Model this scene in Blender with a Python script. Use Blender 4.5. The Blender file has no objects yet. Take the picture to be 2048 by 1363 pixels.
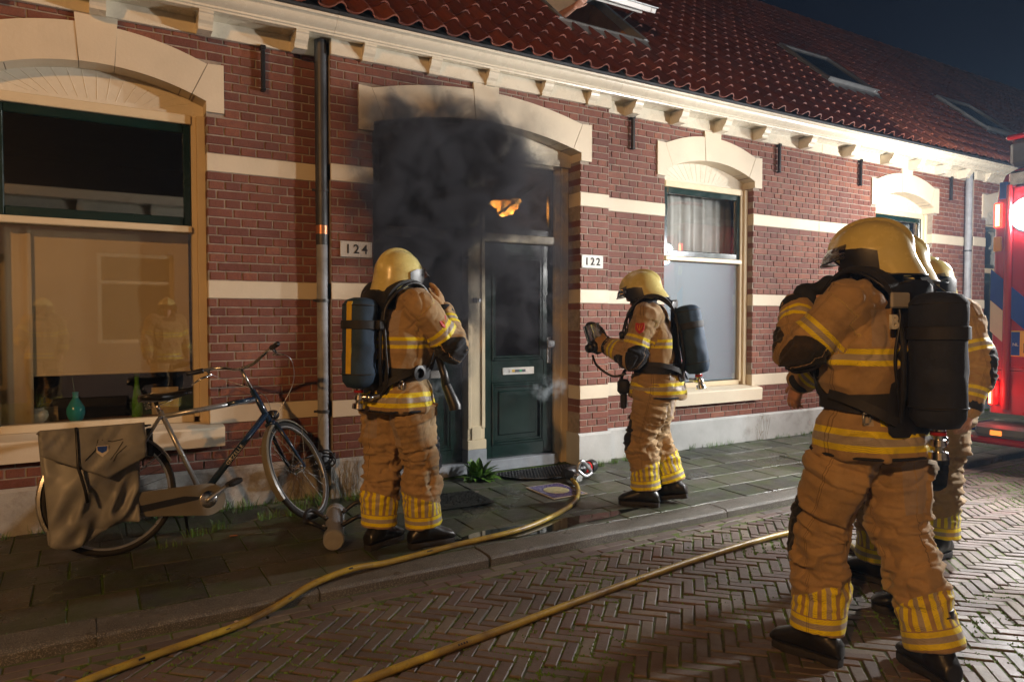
import bpy, bmesh, math, random
import numpy as np
from mathutils import Vector, Matrix
R_ = math.radians
random.seed(7)
rng = np.random.default_rng(7)
scene = bpy.context.scene
C = scene.collection

# ------------------------------------------------------------------ camera
cam_d = bpy.data.cameras.new("camera")
cam_d.sensor_width = 36.0
cam_d.lens = 1420.0 / 2048.0 * 36.0
cam_d.clip_start = 0.05
cam_d.clip_end = 600
cam = bpy.data.objects.new("camera", cam_d)
C.objects.link(cam)
CAM = Vector((0, -5.431, 1.361))
YAW, PITCH = R_(31), math.atan(44 / 1420.0)
cam.location = CAM
cam.rotation_euler = (R_(90) - PITCH, 0, -YAW)
scene.camera = cam
# ------------------------------------------------------------------ night sky
world = bpy.data.worlds.new("World")
scene.world = world
world.use_nodes = True
wn = world.node_tree
sky = wn.nodes.new("ShaderNodeTexSky")
sky.sky_type = 'NISHITA'
sky.sun_disc = False
sky.sun_elevation = R_(-4.0)
sky.sun_rotation = R_(75)
sky.air_density = 1.4
sky.dust_density = 0.6
sky.ozone_density = 3.0
wn.links.new(sky.outputs[0], wn.nodes["Background"].inputs[0])
wn.nodes["Background"].inputs[1].default_value = 0.13
# a last trace of twilight; the picture is lit by the street lamp and the fire engine's lamps further down
sun_d = bpy.data.lights.new("sun", 'SUN')
sun_d.energy = 0.004
sun_d.angle = R_(20)
sun_d.color = (0.55, 0.7, 1.0)
sun = bpy.data.objects.new("sun", sun_d)
sun.rotation_euler = (R_(60), 0, R_(-15))
C.objects.link(sun)
scene.view_settings.view_transform = 'Standard'
scene.view_settings.look = 'None'
scene.view_settings.exposure = 0.0
scene.view_settings.gamma = 1.0
scene.view_settings.use_curve_mapping = False
cy = scene.cycles
cy.use_denoising = True
cy.use_adaptive_sampling = True
cy.adaptive_threshold = 0.025
cy.adaptive_min_samples = 24
cy.max_bounces = 6
cy.diffuse_bounces = 3
cy.glossy_bounces = 3
cy.transmission_bounces = 4
cy.transparent_max_bounces = 12
cy.volume_bounces = 1
cy.volume_step_rate = 1.0
cy.volume_max_steps = 128
cy.sample_clamp_indirect = 4.0
cy.caustics_reflective = False
cy.caustics_refractive = False

# ------------------------------------------------------------------ helpers
fw0 = Vector((math.sin(YAW), math.cos(YAW), 0))
RT = Vector((math.cos(YAW), -math.sin(YAW), 0))
FWD = fw0 * math.cos(PITCH) + Vector((0, 0, -math.sin(PITCH)))
UP = RT.cross(FWD)
def project(p):
    v = Vector(p) - CAM
    z = v.dot(FWD)
    if z < 0.05:
        return None
    return 1024 + 1420 * v.dot(RT) / z, 681.5 - 1420 * v.dot(UP) / z, z
def in_view_area(p, a, b, m=25):
    """how large a piece of about a x b metres shows (0 when out of frame); used only to rank pieces"""
    q = project(p)
    if q is None or not (-m < q[0] < 2048 + m and -m < q[1] < 1363 + m):
        return 0
    return (1420 / q[2]) ** 2 * a * b

def link(o, parent=None):
    C.objects.link(o)
    if parent is not None:
        o.parent = parent
    return o
def tag(o, label=None, cat=None, group=None, kind=None):
    if label: o["label"] = label
    if cat: o["category"] = cat
    if group: o["group"] = group
    if kind: o["kind"] = kind
    return o
def empty(name, label=None, cat=None, loc=(0, 0, 0), rz=0.0, group=None):
    o = bpy.data.objects.new(name, None)
    o.empty_display_size = 0.1
    o.location = loc
    o.rotation_euler = (0, 0, rz)
    C.objects.link(o)
    return tag(o, label, cat, group)

class MB:
    """collects geometry for one mesh object"""
    def __init__(s):
        s.v, s.f, s.r = [], [], []
    def add(s, verts, faces, rnd=None):
        n = len(s.v)
        s.v.extend([tuple(p) for p in verts])
        s.f.extend([tuple(i + n for i in f) for f in faces])
        s.r.extend([rnd or 0.0] * len(verts))
        return s
    def box(s, x0, x1, y0, y1, z0, z1, rnd=None):
        return s.add([(x0, y0, z0), (x1, y0, z0), (x1, y1, z0), (x0, y1, z0), (x0, y0, z1), (x1, y0, z1), (x1, y1, z1), (x0, y1, z1)],
                     [(0, 3, 2, 1), (4, 5, 6, 7), (0, 1, 5, 4), (1, 2, 6, 5), (2, 3, 7, 6), (3, 0, 4, 7)], rnd)
    def bbox(s, x0, x1, y0, y1, z0, z1, b=0.005, rnd=None):
        """box with chamfered edges"""
        V, F = [], []
        xs, ys, zs = (x0, x1), (y0, y1), (z0, z1)
        idx = {}
        for i in (0, 1):
            for j in (0, 1):
                for k in (0, 1):
                    sx, sy, sz = (1 - 2 * i), (1 - 2 * j), (1 - 2 * k)
                    p = (xs[i], ys[j], zs[k])
                    for a in range(3):
                        q = [p[0] + sx * b, p[1] + sy * b, p[2] + sz * b]
                        q[a] = p[a]
                        idx[(i, j, k, a)] = len(V)
                        V.append(q)
        I = idx
        for a in range(3):
            for t in (0, 1):
                o = [c for c in range(3) if c != a]
                ring = []
                for (u, w) in ((0, 0), (1, 0), (1, 1), (0, 1)):
                    c = [0, 0, 0]; c[a] = t; c[o[0]] = u; c[o[1]] = w
                    ring.append(I[(c[0], c[1], c[2], a)])
                F.append(tuple(ring))
        for a in range(3):
            o = [c for c in range(3) if c != a]
            for u in (0, 1):
                for w in (0, 1):
                    c0 = [0, 0, 0]; c0[o[0]] = u; c0[o[1]] = w
                    c1 = list(c0); c1[a] = 1
                    F.append((I[tuple(c0) + (o[0],)], I[tuple(c1) + (o[0],)], I[tuple(c1) + (o[1],)], I[tuple(c0) + (o[1],)]))
        for i in (0, 1):
            for j in (0, 1):
                for k in (0, 1):
                    F.append((I[(i, j, k, 0)], I[(i, j, k, 1)], I[(i, j, k, 2)]))
        return s.add(V, F, rnd)
    def prism(s, poly, y0, y1, axes=(0, 2, 1), rnd=None):
        """polygon (a,b) extruded from y0 to y1 along axes[2]"""
        n = len(poly)
        V = []
        for y in (y0, y1):
            for a, b in poly:
                p = [0, 0, 0]; p[axes[0]] = a; p[axes[1]] = b; p[axes[2]] = y
                V.append(p)
        F = [tuple(range(n - 1, -1, -1)), tuple(range(n, 2 * n))]
        for i in range(n):
            j = (i + 1) % n
            F.append((i, j, j + n, i + n))
        return s.add(V, F, rnd)
    def tube(s, pts, r, n=8, caps=True, flat=None, rnd=None):
        """round tube along pts; r number or list; flat=(w,t) gives a ribbon with given half sizes"""
        P = [Vector(p) for p in pts]
        m = len(P)
        rs = r if isinstance(r, (list, tuple)) else [r] * m
        V, F = [], []
        prev = None
        for i in range(m):
            t = (P[min(i + 1, m - 1)] - P[max(i - 1, 0)]).normalized()
            if prev is None:
                a = Vector((0, 0, 1)) if abs(t.z) < 0.9 else Vector((1, 0, 0))
                u = t.cross(a).normalized()
            else:
                u = (prev - t * prev.dot(t)).normalized()
            prev = u
            w = t.cross(u)
            for k in range(n):
                th = 2 * math.pi * k / n
                V.append(P[i] + u * (rs[i] * math.cos(th)) + w * (rs[i] * math.sin(th)))
        for i in range(m - 1):
            for k in range(n):
                k2 = (k + 1) % n
                F.append((i * n + k, i * n + k2, (i + 1) * n + k2, (i + 1) * n + k))
        if caps:
            F.append(tuple(range(n - 1, -1, -1)))
            F.append(tuple(range((m - 1) * n, m * n)))
        return s.add(V, F, rnd)
    def rings(s, rings, closed=True, cap=True, rnd=None):
        """loft through rings of equal length"""
        n = len(rings[0]); V = [p for r in rings for p in r]; F = []
        for i in range(len(rings) - 1):
            for k in range(n if closed else n - 1):
                k2 = (k + 1) % n
                F.append((i * n + k, i * n + k2, (i + 1) * n + k2, (i + 1) * n + k))
        if cap and closed:
            F.append(tuple(range(n - 1, -1, -1)))
            F.append(tuple(range((len(rings) - 1) * n, len(rings) * n)))
        return s.add(V, F, rnd)
    def lathe(s, prof, c=(0, 0, 0), axis='z', n=20, rnd=None):
        """prof list of (radius, height)"""
        rings = []
        for r, h in prof:
            ring = []
            for k in range(n):
                th = 2 * math.pi * k / n
                a, b = r * math.cos(th), r * math.sin(th)
                p = {'z': (a, b, h), 'y': (a, h, b), 'x': (h, a, b)}[axis]
                ring.append((p[0] + c[0], p[1] + c[1], p[2] + c[2]))
            rings.append(ring)
        return s.rings(rings, True, True, rnd)
    def ell(s, c, r, n=14, m=9, rnd=None):
        V, F = [], []
        for i in range(1, m):
            ph = math.pi * i / m
            for k in range(n):
                th = 2 * math.pi * k / n
                V.append((c[0] + r[0] * math.sin(ph) * math.cos(th), c[1] + r[1] * math.sin(ph) * math.sin(th), c[2] - r[2] * math.cos(ph)))
        for i in range(m - 2):
            for k in range(n):
                k2 = (k + 1) % n
                F.append((i * n + k, i * n + k2, (i + 1) * n + k2, (i + 1) * n + k))
        a = len(V); V.append((c[0], c[1], c[2] - r[2])); V.append((c[0], c[1], c[2] + r[2]))
        for k in range(n):
            k2 = (k + 1) % n
            F.append((a, k2, k)); F.append((a + 1, (m - 2) * n + k, (m - 2) * n + k2))
        return s.add(V, F, rnd)
    def xf(s, M):
        s.v = [tuple(M @ Vector(p)) for p in s.v]
        return s
    def mesh(s, name, mat=None, smooth=False, fix=True):
        me = bpy.data.meshes.new(name)
        me.from_pydata(s.v, [], s.f)
        if any(s.r):
            at = me.attributes.new("rnd", 'FLOAT', 'POINT')
            at.data.foreach_set("value", s.r)
        if fix:
            bm = bmesh.new(); bm.from_mesh(me)
            bmesh.ops.recalc_face_normals(bm, faces=bm.faces)
            bm.to_mesh(me); bm.free()
        if mat: me.materials.append(mat)
        if smooth:
            me.polygons.foreach_set("use_smooth", [True] * len(me.polygons))
            if smooth is not True:
                me.set_sharp_from_angle(angle=R_(smooth))
        me.update()
        return me
    def build(s, name, mat=None, parent=None, smooth=False, fix=True):
        return link(bpy.data.objects.new(name, s.mesh(name, mat, smooth, fix)), parent)

def struct(o):
    o["kind"] = "structure"
    return o
def copy_tree(o, parent=None):
    c = o.copy(); C.objects.link(c)
    if parent is not None: c.parent = parent
    for ch in list(o.children): copy_tree(ch, c)
    return c

# ------------------------------------------------------------------ materials
def newmat(name):
    m = bpy.data.materials.new(name)
    m.use_nodes = True
    nt = m.node_tree
    return m, nt, nt.nodes["Principled BSDF"], nt.nodes["Material Output"]
def nd(nt, typ, props=None, **ins):
    n = nt.nodes.new("ShaderNode" + typ)
    for k, v in (props or {}).items(): setattr(n, k, v)
    for k, v in ins.items():
        key = int(k[1:]) if k[0] == "_" else k.replace("__", " ")
        if hasattr(v, "is_linked") or isinstance(v, bpy.types.NodeSocket): nt.links.new(v, n.inputs[key])
        else: n.inputs[key].default_value = v
    return n
def setin(nt, node, key, v):
    if isinstance(v, bpy.types.NodeSocket): nt.links.new(v, node.inputs[key])
    else: node.inputs[key].default_value = v
def math_(nt, op, a, b=0.0, c=None):
    n = nd(nt, "Math", {"operation": op}, _0=a, _1=b)
    if c is not None: setin(nt, n, 2, c)
    return n.outputs[0]
def mix(nt, f, a, b):
    n = nt.nodes.new("ShaderNodeMix"); n.data_type = 'RGBA'
    setin(nt, n, 0, f); setin(nt, n, 6, a); setin(nt, n, 7, b)
    return n.outputs[2]
def ramp(nt, f, stops):
    n = nt.nodes.new("ShaderNodeValToRGB")
    setin(nt, n, 0, f)
    e = n.color_ramp.elements
    while len(e) < len(stops): e.new(0.5)
    for el, (p, c) in zip(e, stops):
        el.position = p; el.color = c if len(c) == 4 else (*c, 1)
    return n.outputs[0]
def c4(c): return (c[0], c[1], c[2], 1)
def noise(nt, vec, scale, detail=4, rough=0.55, out=0):
    n = nd(nt, "TexNoise", None, Scale=scale, Detail=detail, Roughness=rough)
    if vec is not None: nt.links.new(vec, n.inputs["Vector"])
    return n.outputs[out]
def coord(nt, kind='Position'):
    if kind == 'Position': return nt.nodes.new("ShaderNodeNewGeometry").outputs["Position"]
    return nt.nodes.new("ShaderNodeTexCoord").outputs[kind]
def piece_random(nt):
    oi = nt.nodes.new("ShaderNodeObjectInfo")
    at = nt.nodes.new("ShaderNodeAttribute"); at.attribute_name = "rnd"
    return math_(nt, 'FRACT', math_(nt, 'ADD', oi.outputs["Random"], at.outputs["Fac"]))
def bump(nt, bsdf, h, strength=0.3, dist=0.01):
    b = nd(nt, "Bump", None, Strength=strength, Distance=dist, Height=h)
    nt.links.new(b.outputs[0], bsdf.inputs["Normal"])
def surf(name, col, rough=0.6, var=0.2, scale=6.0, bmp=0.15, bscale=80.0, metal=0.0, spec=0.5, dirt=None, kind='Position', rvar=0.12, piece=0.0, col2=None, dist=0.004):
    m, nt, b, o = newmat(name)
    p = coord(nt, kind)
    n1 = noise(nt, p, scale, 5, 0.6)
    lo = tuple(x * (1 - var) for x in col); hi = tuple(min(1, x * (1 + var)) for x in (col2 or col))
    cc = ramp(nt, n1, [(0.3, lo), (0.7, hi)])
    if piece:
        pr = piece_random(nt)
        cc = mix(nt, math_(nt, 'MULTIPLY', pr, piece), cc, c4(tuple(x * 0.45 for x in col)))
    if dirt:
        n2 = noise(nt, p, scale * 0.6, 6, 0.7)
        f = ramp(nt, n2, [(dirt[1], (0, 0, 0)), (dirt[1] + 0.18, (1, 1, 1))])
        cc = mix(nt, math_(nt, 'MULTIPLY', f, dirt[2] if len(dirt) > 2 else 0.8), cc, c4(dirt[0]))
    setin(nt, b, "Base Color", cc)
    n3 = noise(nt, p, bscale * 0.3, 3, 0.6)
    rr = math_(nt, 'ADD', math_(nt, 'MULTIPLY', n3, 2 * rvar), rough - rvar)
    setin(nt, b, "Roughness", rr)
    b.inputs["Metallic"].default_value = metal
    b.inputs["Specular IOR Level"].default_value = spec
    if bmp:
        bump(nt, b, noise(nt, p, bscale, 4, 0.6), bmp, dist)
    return m
def emis(name, col, strength):
    m, nt, b, o = newmat(name)
    b.inputs["Base Color"].default_value = c4((0.02, 0.02, 0.02))
    b.inputs["Emission Color"].default_value = c4(col)
    b.inputs["Emission Strength"].default_value = strength
    return m
def glassy(name, tint=(0.9, 0.95, 1), refl=0.12, rough=0.02, dark=0.0):
    """window pane: mostly see-through, with a mirror image that grows at grazing angles"""
    m, nt, b, o = newmat(name)
    nt.nodes.remove(b)
    tr = nd(nt, "BsdfTransparent", None, Color=c4(tint))
    gl = nd(nt, "BsdfGlossy", None, Color=c4((1, 1, 1)), Roughness=rough)
    lw = nd(nt, "LayerWeight", None, Blend=0.25)
    f = math_(nt, 'ADD', math_(nt, 'MULTIPLY', lw.outputs["Fresnel"], 0.6), refl)
    mx = nd(nt, "MixShader", None, _0=f, _1=tr.outputs[0], _2=gl.outputs[0])
    nt.links.new(mx.outputs[0], o.inputs[0])
    return m

def brick_mat():
    m, nt, b, o = newmat("red_brick")
    p = coord(nt)
    pr = piece_random(nt)
    base = ramp(nt, pr, [(0.0, (0.12, 0.038, 0.024)), (0.3, (0.19, 0.063, 0.036)), (0.55, (0.225, 0.077, 0.043)), (0.8, (0.285, 0.108, 0.058)), (1.0, (0.15, 0.054, 0.037))])
    n1 = noise(nt, p, 28, 5, 0.65)
    cc = mix(nt, ramp(nt, n1, [(0.35, (0, 0, 0)), (0.75, (1, 1, 1))]), base, c4((0.17, 0.062, 0.05)))
    n2 = noise(nt, p, 130, 2, 0.5)
    cc = mix(nt, ramp(nt, n2, [(0.60, (0, 0, 0)), (0.72, (0.8, 0.8, 0.8))]), cc, c4((0.07, 0.03, 0.028)))
    n4 = noise(nt, p, 2.2, 5, 0.7)
    cc = mix(nt, ramp(nt, n4, [(0.52, (0, 0, 0)), (0.78, (0.32, 0.32, 0.32))]), cc, c4((0.30, 0.20, 0.155)))
    n5 = noise(nt, p, 0.9, 6, 0.7)
    cc = mix(nt, ramp(nt, n5, [(0.44, (0, 0, 0)), (0.70, (0.6, 0.6, 0.6))]), cc, c4((0.10, 0.042, 0.034)))
    setin(nt, b, "Base Color", cc)
    b.inputs["Roughness"].default_value = 0.72
    b.inputs["Specular IOR Level"].default_value = 0.35
    bump(nt, b, math_(nt, 'ADD', noise(nt, p, 60, 5, 0.7), math_(nt, 'MULTIPLY', noise(nt, p, 14, 2, 0.5), 0.8)), 0.55, 0.006)
    return m
M_BRICK = brick_mat()
M_MORTAR = surf("lime_mortar", (0.30, 0.25, 0.205), 0.9, 0.25, 20, 0.5, 150, spec=0.2)
M_CREAM = surf("cream_stone_paint", (0.64, 0.555, 0.42), 0.55, 0.06, 3, 0.25, 45, spec=0.4, dirt=((0.45, 0.36, 0.26), 0.62, 0.35))
M_TRIM = surf("cream_gloss_trim", (0.66, 0.60, 0.48), 0.28, 0.04, 3, 0.06, 30, spec=0.5, dirt=((0.4, 0.33, 0.24), 0.68, 0.4))
M_FRAME = surf("cream_window_frame", (0.66, 0.55, 0.37), 0.35, 0.05, 4, 0.06, 30, spec=0.5, dirt=((0.3, 0.23, 0.15), 0.66, 0.4))
M_GREEN = surf("dark_green_gloss", (0.0055, 0.022, 0.018), 0.22, 0.15, 5, 0.05, 25, spec=0.6)
M_PLINTH = surf("grey_plaster", (0.42, 0.43, 0.42), 0.8, 0.15, 3, 0.5, 60, spec=0.3, dirt=((0.16, 0.13, 0.10), 0.56, 0.75))
M_PLINTH_OLD = surf("stained_plaster", (0.36, 0.35, 0.33), 0.85, 0.3, 4, 0.8, 40, spec=0.3, dirt=((0.13, 0.085, 0.05), 0.47, 0.9))
M_BLUESTONE = surf("bluestone", (0.24, 0.26, 0.29), 0.6, 0.2, 8, 0.3, 60, dirt=((0.12, 0.11, 0.1), 0.6, 0.6))
M_ZINC = surf("zinc", (0.27, 0.28, 0.30), 0.62, 0.25, 9, 0.12, 40, metal=0.0, dirt=((0.2, 0.2, 0.2), 0.55, 0.6))
M_ZINC_DARK = surf("dark_painted_zinc", (0.035, 0.037, 0.042), 0.5, 0.25, 9, 0.1, 40, spec=0.6)
M_IRON = surf("black_iron", (0.012, 0.012, 0.013), 0.4, 0.3, 30, 0.3, 90, spec=0.5)
M_PANE = glassy("window_pane", (0.97, 0.98, 0.97), 0.05)
M_PANE_A = glassy("street_mirror_pane", (0.97, 0.97, 0.95), 0.085)
M_PANE_DARK = glassy("dark_pane", (0.45, 0.47, 0.47), 0.13)
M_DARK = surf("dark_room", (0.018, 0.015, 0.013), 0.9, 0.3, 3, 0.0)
M_BLACK = surf("black_plastic", (0.012, 0.012, 0.014), 0.42, 0.25, 30, 0.1, 60, kind='Object')
M_WHITE = surf("white_enamel", (0.62, 0.61, 0.58), 0.62, 0.05, 10, 0.05, 40)
M_CHROME = surf("chrome", (0.6, 0.6, 0.6), 0.18, 0.15, 20, 0.05, 40, metal=1.0, kind='Object')
M_STEEL = surf("brushed_steel", (0.45, 0.46, 0.48), 0.35, 0.15, 20, 0.1, 60, metal=0.9, kind='Object')
# ================================================================== THE TERRACE
CO = 0.0641                      # one brick course with its joint
ZB = 0.739                       # top of the lowest stone band, an edge of the course grid
Z_PL, Z_FR, Z_SOF = 0.290, 3.335, 3.44
FACE_R, FACE_B = 0.0, -0.11      # plain house fronts / projecting entrance bays
BANDS = [ZB, ZB + 14 * CO, ZB + 28 * CO]
def arc(x, w, z0, rise):
    """height of a flat arch of half width w at offset x"""
    Rr = (w * w + rise * rise) / (2 * rise)
    return z0 + rise - Rr + math.sqrt(max(Rr * Rr - x * x, 0))
def zin(x, w): return arc(x, w, 2.885, 0.145)
def zex(x, w): return arc(x, w, 3.145, 0.135)

BRICK_CACHE = {}
def brick_geo(L, H, D, ch=0.004):
    a, b = L / 2, H / 2
    V = [(-a, ch, -b), (a, ch, -b), (a, ch, b), (-a, ch, b), (-a + ch, 0, -b + ch), (a - ch, 0, -b + ch), (a - ch, 0, b - ch), (-a + ch, 0, b - ch),
         (-a, D, -b), (a, D, -b), (a, D, b), (-a, D, b)]
    F = [(4, 5, 6, 7), (0, 1, 5, 4), (1, 2, 6, 5), (2, 3, 7, 6), (3, 0, 4, 7), (0, 8, 9, 1), (1, 9, 10, 2), (2, 10, 11, 3), (3, 11, 8, 0)]
    return V, F
def put_pieces(pieces, parent, name, mat, geo, limit=300, key=None):
    """pieces: list of (pos, dims, rank, rot). The largest ones become objects of their own, the rest one mesh."""
    pieces = sorted(pieces, key=lambda q: -q[2])
    ind = [q for q in pieces[:limit] if q[2] > 0]
    rest = pieces[len(ind):]
    for pos, dims, rank, rot in ind:
        k = (name, mat.name) + tuple(round(d, 3) for d in dims)
        if k not in BRICK_CACHE:
            mb = MB(); V, F = geo(*dims); mb.add(V, F)
            BRICK_CACHE[k] = mb.mesh(name, mat, fix=True)
        o = bpy.data.objects.new(name, BRICK_CACHE[k])
        o.location = pos
        if rot: o.rotation_euler = rot
        link(o, parent)
    if rest:
        mb = MB()
        for pos, dims, rank, rot in rest:
            V, F = geo(*dims)
            if rot:
                from mathutils import Euler
                Mx = Euler(rot).to_matrix()
                V = [tuple(Mx @ Vector(v)) for v in V]
            mb.add([(v[0] + pos[0], v[1] + pos[1], v[2] + pos[2]) for v in V], F, random.random() + 0.001)
        o = mb.build(name + "_rest", mat, parent)
        o["kind"] = "stuff"

def sub_intervals(x0, x1, cuts):
    out = [(x0, x1)]
    for a, b in cuts:
        nxt = []
        for p, q in out:
            if b <= p or a >= q: nxt.append((p, q)); continue
            if a > p: nxt.append((p, a))
            if b < q: nxt.append((b, q))
        out = nxt
    return out

def make_house(label, X0, X1, face, openings, old_plinth=False, nb=300, far=False):
    """openings: list of (centre, half width, sill z)"""
    H = empty("row_house", label, "house", ((X0 + X1) / 2, face, 0))
    px, py = -(X0 + X1) / 2, -face
    def B(mb, name, mat, parent=None, smooth=False):
        if parent is None:
            mb.v = [(v[0] + px, v[1] + py, v[2]) for v in mb.v]
            return mb.build(name, mat, H, smooth)
        return mb.build(name, mat, parent, smooth)
    H["_px"] = px
    T = 0.19
    # ---- mortar core of the wall, cut round the openings
    mb = MB()
    yb = face + 0.007
    edges = sorted([X0, X1] + [c - w for c, w, s in openings] + [c + w for c, w, s in openings])
    xs = X0
    for c, w, s in sorted(openings):
        if c - w > xs: mb.box(xs, c - w, yb, face + T, 0, Z_SOF)
        if s > 0.2: mb.box(c - w, c + w, yb, face + T, 0, s)
        n = 16
        for i in range(n):
            a, b = c - w + 2 * w * i / n, c - w + 2 * w * (i + 1) / n
            mb.box(a, b, yb, face + T, zin((a + b) / 2 - c, w) + 0.012, Z_SOF)
        xs = c + w
    if xs < X1: mb.box(xs, X1, yb, face + T, 0, Z_SOF)
    B(mb, "wall", M_MORTAR)
    # ---- bricks in cross bond
    pcs = []
    row = 0
    k0 = int(round((Z_PL - ZB) / CO))
    for k in range(k0, 41):
        z0 = ZB + k * CO
        zc = z0 + CO / 2
        if any(-2 <= round((z0 - b) / CO) <= -1 for b in BANDS): row += 1; continue
        cuts = []
        for c, w, s in openings:
            if s < zc < 2.90: cuts.append((c - w, c + w))
            if 2.815 < zc < 3.15: cuts.append((c - w - 0.10, c + w + 0.10))
            elif zc >= 3.15:
                for i in range(60):
                    x = w * i / 60
                    if zex(x, w) < zc + 0.02: break
                cuts.append((c - x + 0.01, c + x - 0.01))
                cuts.append((c - 0.115, c + 0.115))
            if s > 0.3 and s - 0.14 < zc < s: cuts.append((c - w - 0.07, c + w + 0.07))
        head = (k % 2 == 0)
        st = 0.11 if head else 0.22
        off = X0 + (0.0 if head else (0.055 if (k // 2) % 2 else 0.165)) - 0.22
        x = off
        while x < X1:
            L = st
            if not head and (random.random() < 0.12): L = 0.11
            a, b = max(x, X0), min(x + L, X1)
            x += L
            if b - a < 0.016: continue
            for p, q in sub_intervals(a, b, cuts):
                if q - p < 0.016: continue
                D = 0.1
                for c, w, s in openings:
                    if s < zc < 2.9 and (abs(p - (c + w)) < 0.004 or abs(q - (c - w)) < 0.004): D = T + 0.002
                Lq = round((q - p - 0.008) / 0.005) * 0.005
                h = CO - 0.0088
                pos = ((p + q) / 2 + random.uniform(-.0012, .0012), face + random.uniform(-0.0015, 0.0022), zc + random.uniform(-.0012, .0012))
                if D > .15:   # returns flush with the jamb of the opening
                    sgn = 1 if any(abs(p - (c + w)) < 0.004 for c, w, s in openings) else -1
                    pos = (pos[0] - sgn * 0.004, pos[1], pos[2])
                pcs.append(((pos[0] + px, pos[1] + py, pos[2]), (Lq, h, D), in_view_area(pos, Lq, h), None))
    put_pieces(pcs, H, "brick", M_BRICK, brick_geo, nb)
    # ---- stone bands
    for bt in BANDS:
        for p, q in sub_intervals(X0, X1, [(c - w, c + w) for c, w, s in openings if s < bt]):
            ex = [0.003 if any(abs(e - (c + sgn * w)) < .001 for c, w, s in openings for sgn in (-1, 1)) else 0 for e in (p, q)]
            mb = MB().bbox(p - ex[0], q + ex[1], face - 0.004, face + T - 0.004, bt - 2 * CO + 0.001, bt - 0.003, 0.003)
            B(mb, "stone_band", M_CREAM)
    # ---- plinth
    for p, q in sub_intervals(X0, X1, [(c - w, c + w) for c, w, s in openings if s < 0.2]):
        mb = MB()
        mb.prism([(face - 0.022, -0.2), (face - 0.022, Z_PL - 0.018), (face - 0.004, Z_PL + 0.004), (face + T + 0.004, Z_PL + 0.004), (face + T + 0.004, -0.2)], p - (0.02 if face < 0 else 0), q + (0.02 if face < 0 else 0), (1, 2, 0))
        B(mb, "plinth", M_PLINTH_OLD if old_plinth else M_PLINTH)
    # ---- arches
    for c, w, s in openings:
        y0, y1 = face - 0.016, face + T - 0.003
        kb, kt = 0.10, 0.125
        def stone(poly, d=0.0): B(MB().prism(poly, y0 - d, y1), "arch_stone", M_CREAM)
        stone([(c - kb, zin(kb, w)), (c, zin(0, w)), (c + kb, zin(kb, w)), (c + kt, Z_FR + 0.02), (c - kt, Z_FR + 0.02)], 0.004)
        for sg in (-1, 1):
            xa, xe = kb + 0.004, w - 0.095
            n = 12
            lo = [(xa + (xe - xa) * i / n) for i in range(n + 1)]
            xt0, xt1 = kt * 0.93, w + 0.005
            hi = [(xt0 + 0.002 + (xt1 - xt0) * i / n) for i in range(n + 1)]
            poly = [(c + sg * x, zin(x, w)) for x in lo] + [(c + sg * x, zex(min(x, w), w)) for x in reversed(hi)]
            stone(poly)
            poly = [(c + sg * (xe + 0.005), zin(xe, w))] + [(c + sg * x, zin(min(x, w), w)) for x in (xe + 0.03, xe + 0.06, w - 0.003)] + \
                   [(c + sg * (w - 0.003), 2.815), (c + sg * (w + 0.115), 2.815), (c + sg * (w + 0.115), 3.152), (c + sg * (w + 0.012), 3.147)]
            stone(poly, 0.002)
        # panel filling the arch above the window head
        n = 20
        poly = [(c - w + 2 * w * i / n, zin(abs(-w + 2 * w * i / n), w) + 0.01) for i in range(n + 1)]
        poly = [(c - w, 2.775)] + poly + [(c + w, 2.775)]
        pan = B(MB().prism(poly, face + 0.155, face + 0.2), "arch_panel", M_TRIM)
        fan = MB()
        for i in range(-7, 8):
            t = i / 7 * 1.15
            x0 = c + i * w / 12; x1 = c + i * w / 7.6
            z1 = zin(abs(x1 - c), w) + 0.005
            fan.tube([(x0 + px, face + 0.155 + py, 2.84), (x1 + px, face + 0.155 + py, z1)], 0.0022, 4)
        fan.build("bead", M_TRIM, pan)
    # ---- cornice: frieze board, soffit and moulded gutter
    mb = MB().bbox(X0, X1, face - 0.032, face + 0.05, Z_FR, Z_SOF + 0.02, 0.004)
    B(mb, "frieze", M_TRIM)
    prof = [(-0.17, 3.475), (-0.17, Z_SOF), (-0.222, Z_SOF), (-0.226, 3.452), (-0.238, 3.455), (-0.24, 3.468), (-0.252, 3.474), (-0.278, 3.486), (-0.296, 3.504), (-0.304, 3.522), (-0.318, 3.530), (-0.332, 3.532), (-0.336, 3.548), (-0.325, 3.556), (0.19, 3.556), (0.19, Z_SOF + 0.003), (-0.03, Z_SOF + 0.003)]
    g = B(MB().prism(prof, X0, X1, (1, 2, 0)), "gutter", M_TRIM, None, 35)
    lip = MB().bbox(X0 + px, X1 + px, -0.345 + py, -0.318 + py, 3.5565, 3.578, 0.004)
    lip.build("zinc_edge", M_ZINC_DARK, g)
    return H

CORBELS = [-2.4, -1.77, -1.14, -0.51, 0.1, 0.733, 1.377, 1.887, 2.441, 2.966, 3.525, 4.028, 4.56, 5.163, 5.779, 6.388, 7.17, 7.975, 8.764, 9.39, 10.02, 10.6, 11.15, 11.7, 12.24]
CPROF = [(-0.03, 3.335), (-0.03, Z_SOF + .003), (-0.218, Z_SOF + .003), (-0.218, 3.425), (-0.208, 3.418), (-0.203, 3.40), (-0.190, 3.378), (-0.168, 3.362), (-0.158, 3.345), (-0.158, 3.326), (-0.05, 3.322)]
corbel_mesh = MB().prism(CPROF, -0.046, 0.046, (1, 2, 0)).mesh("corbel", M_TRIM)

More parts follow.
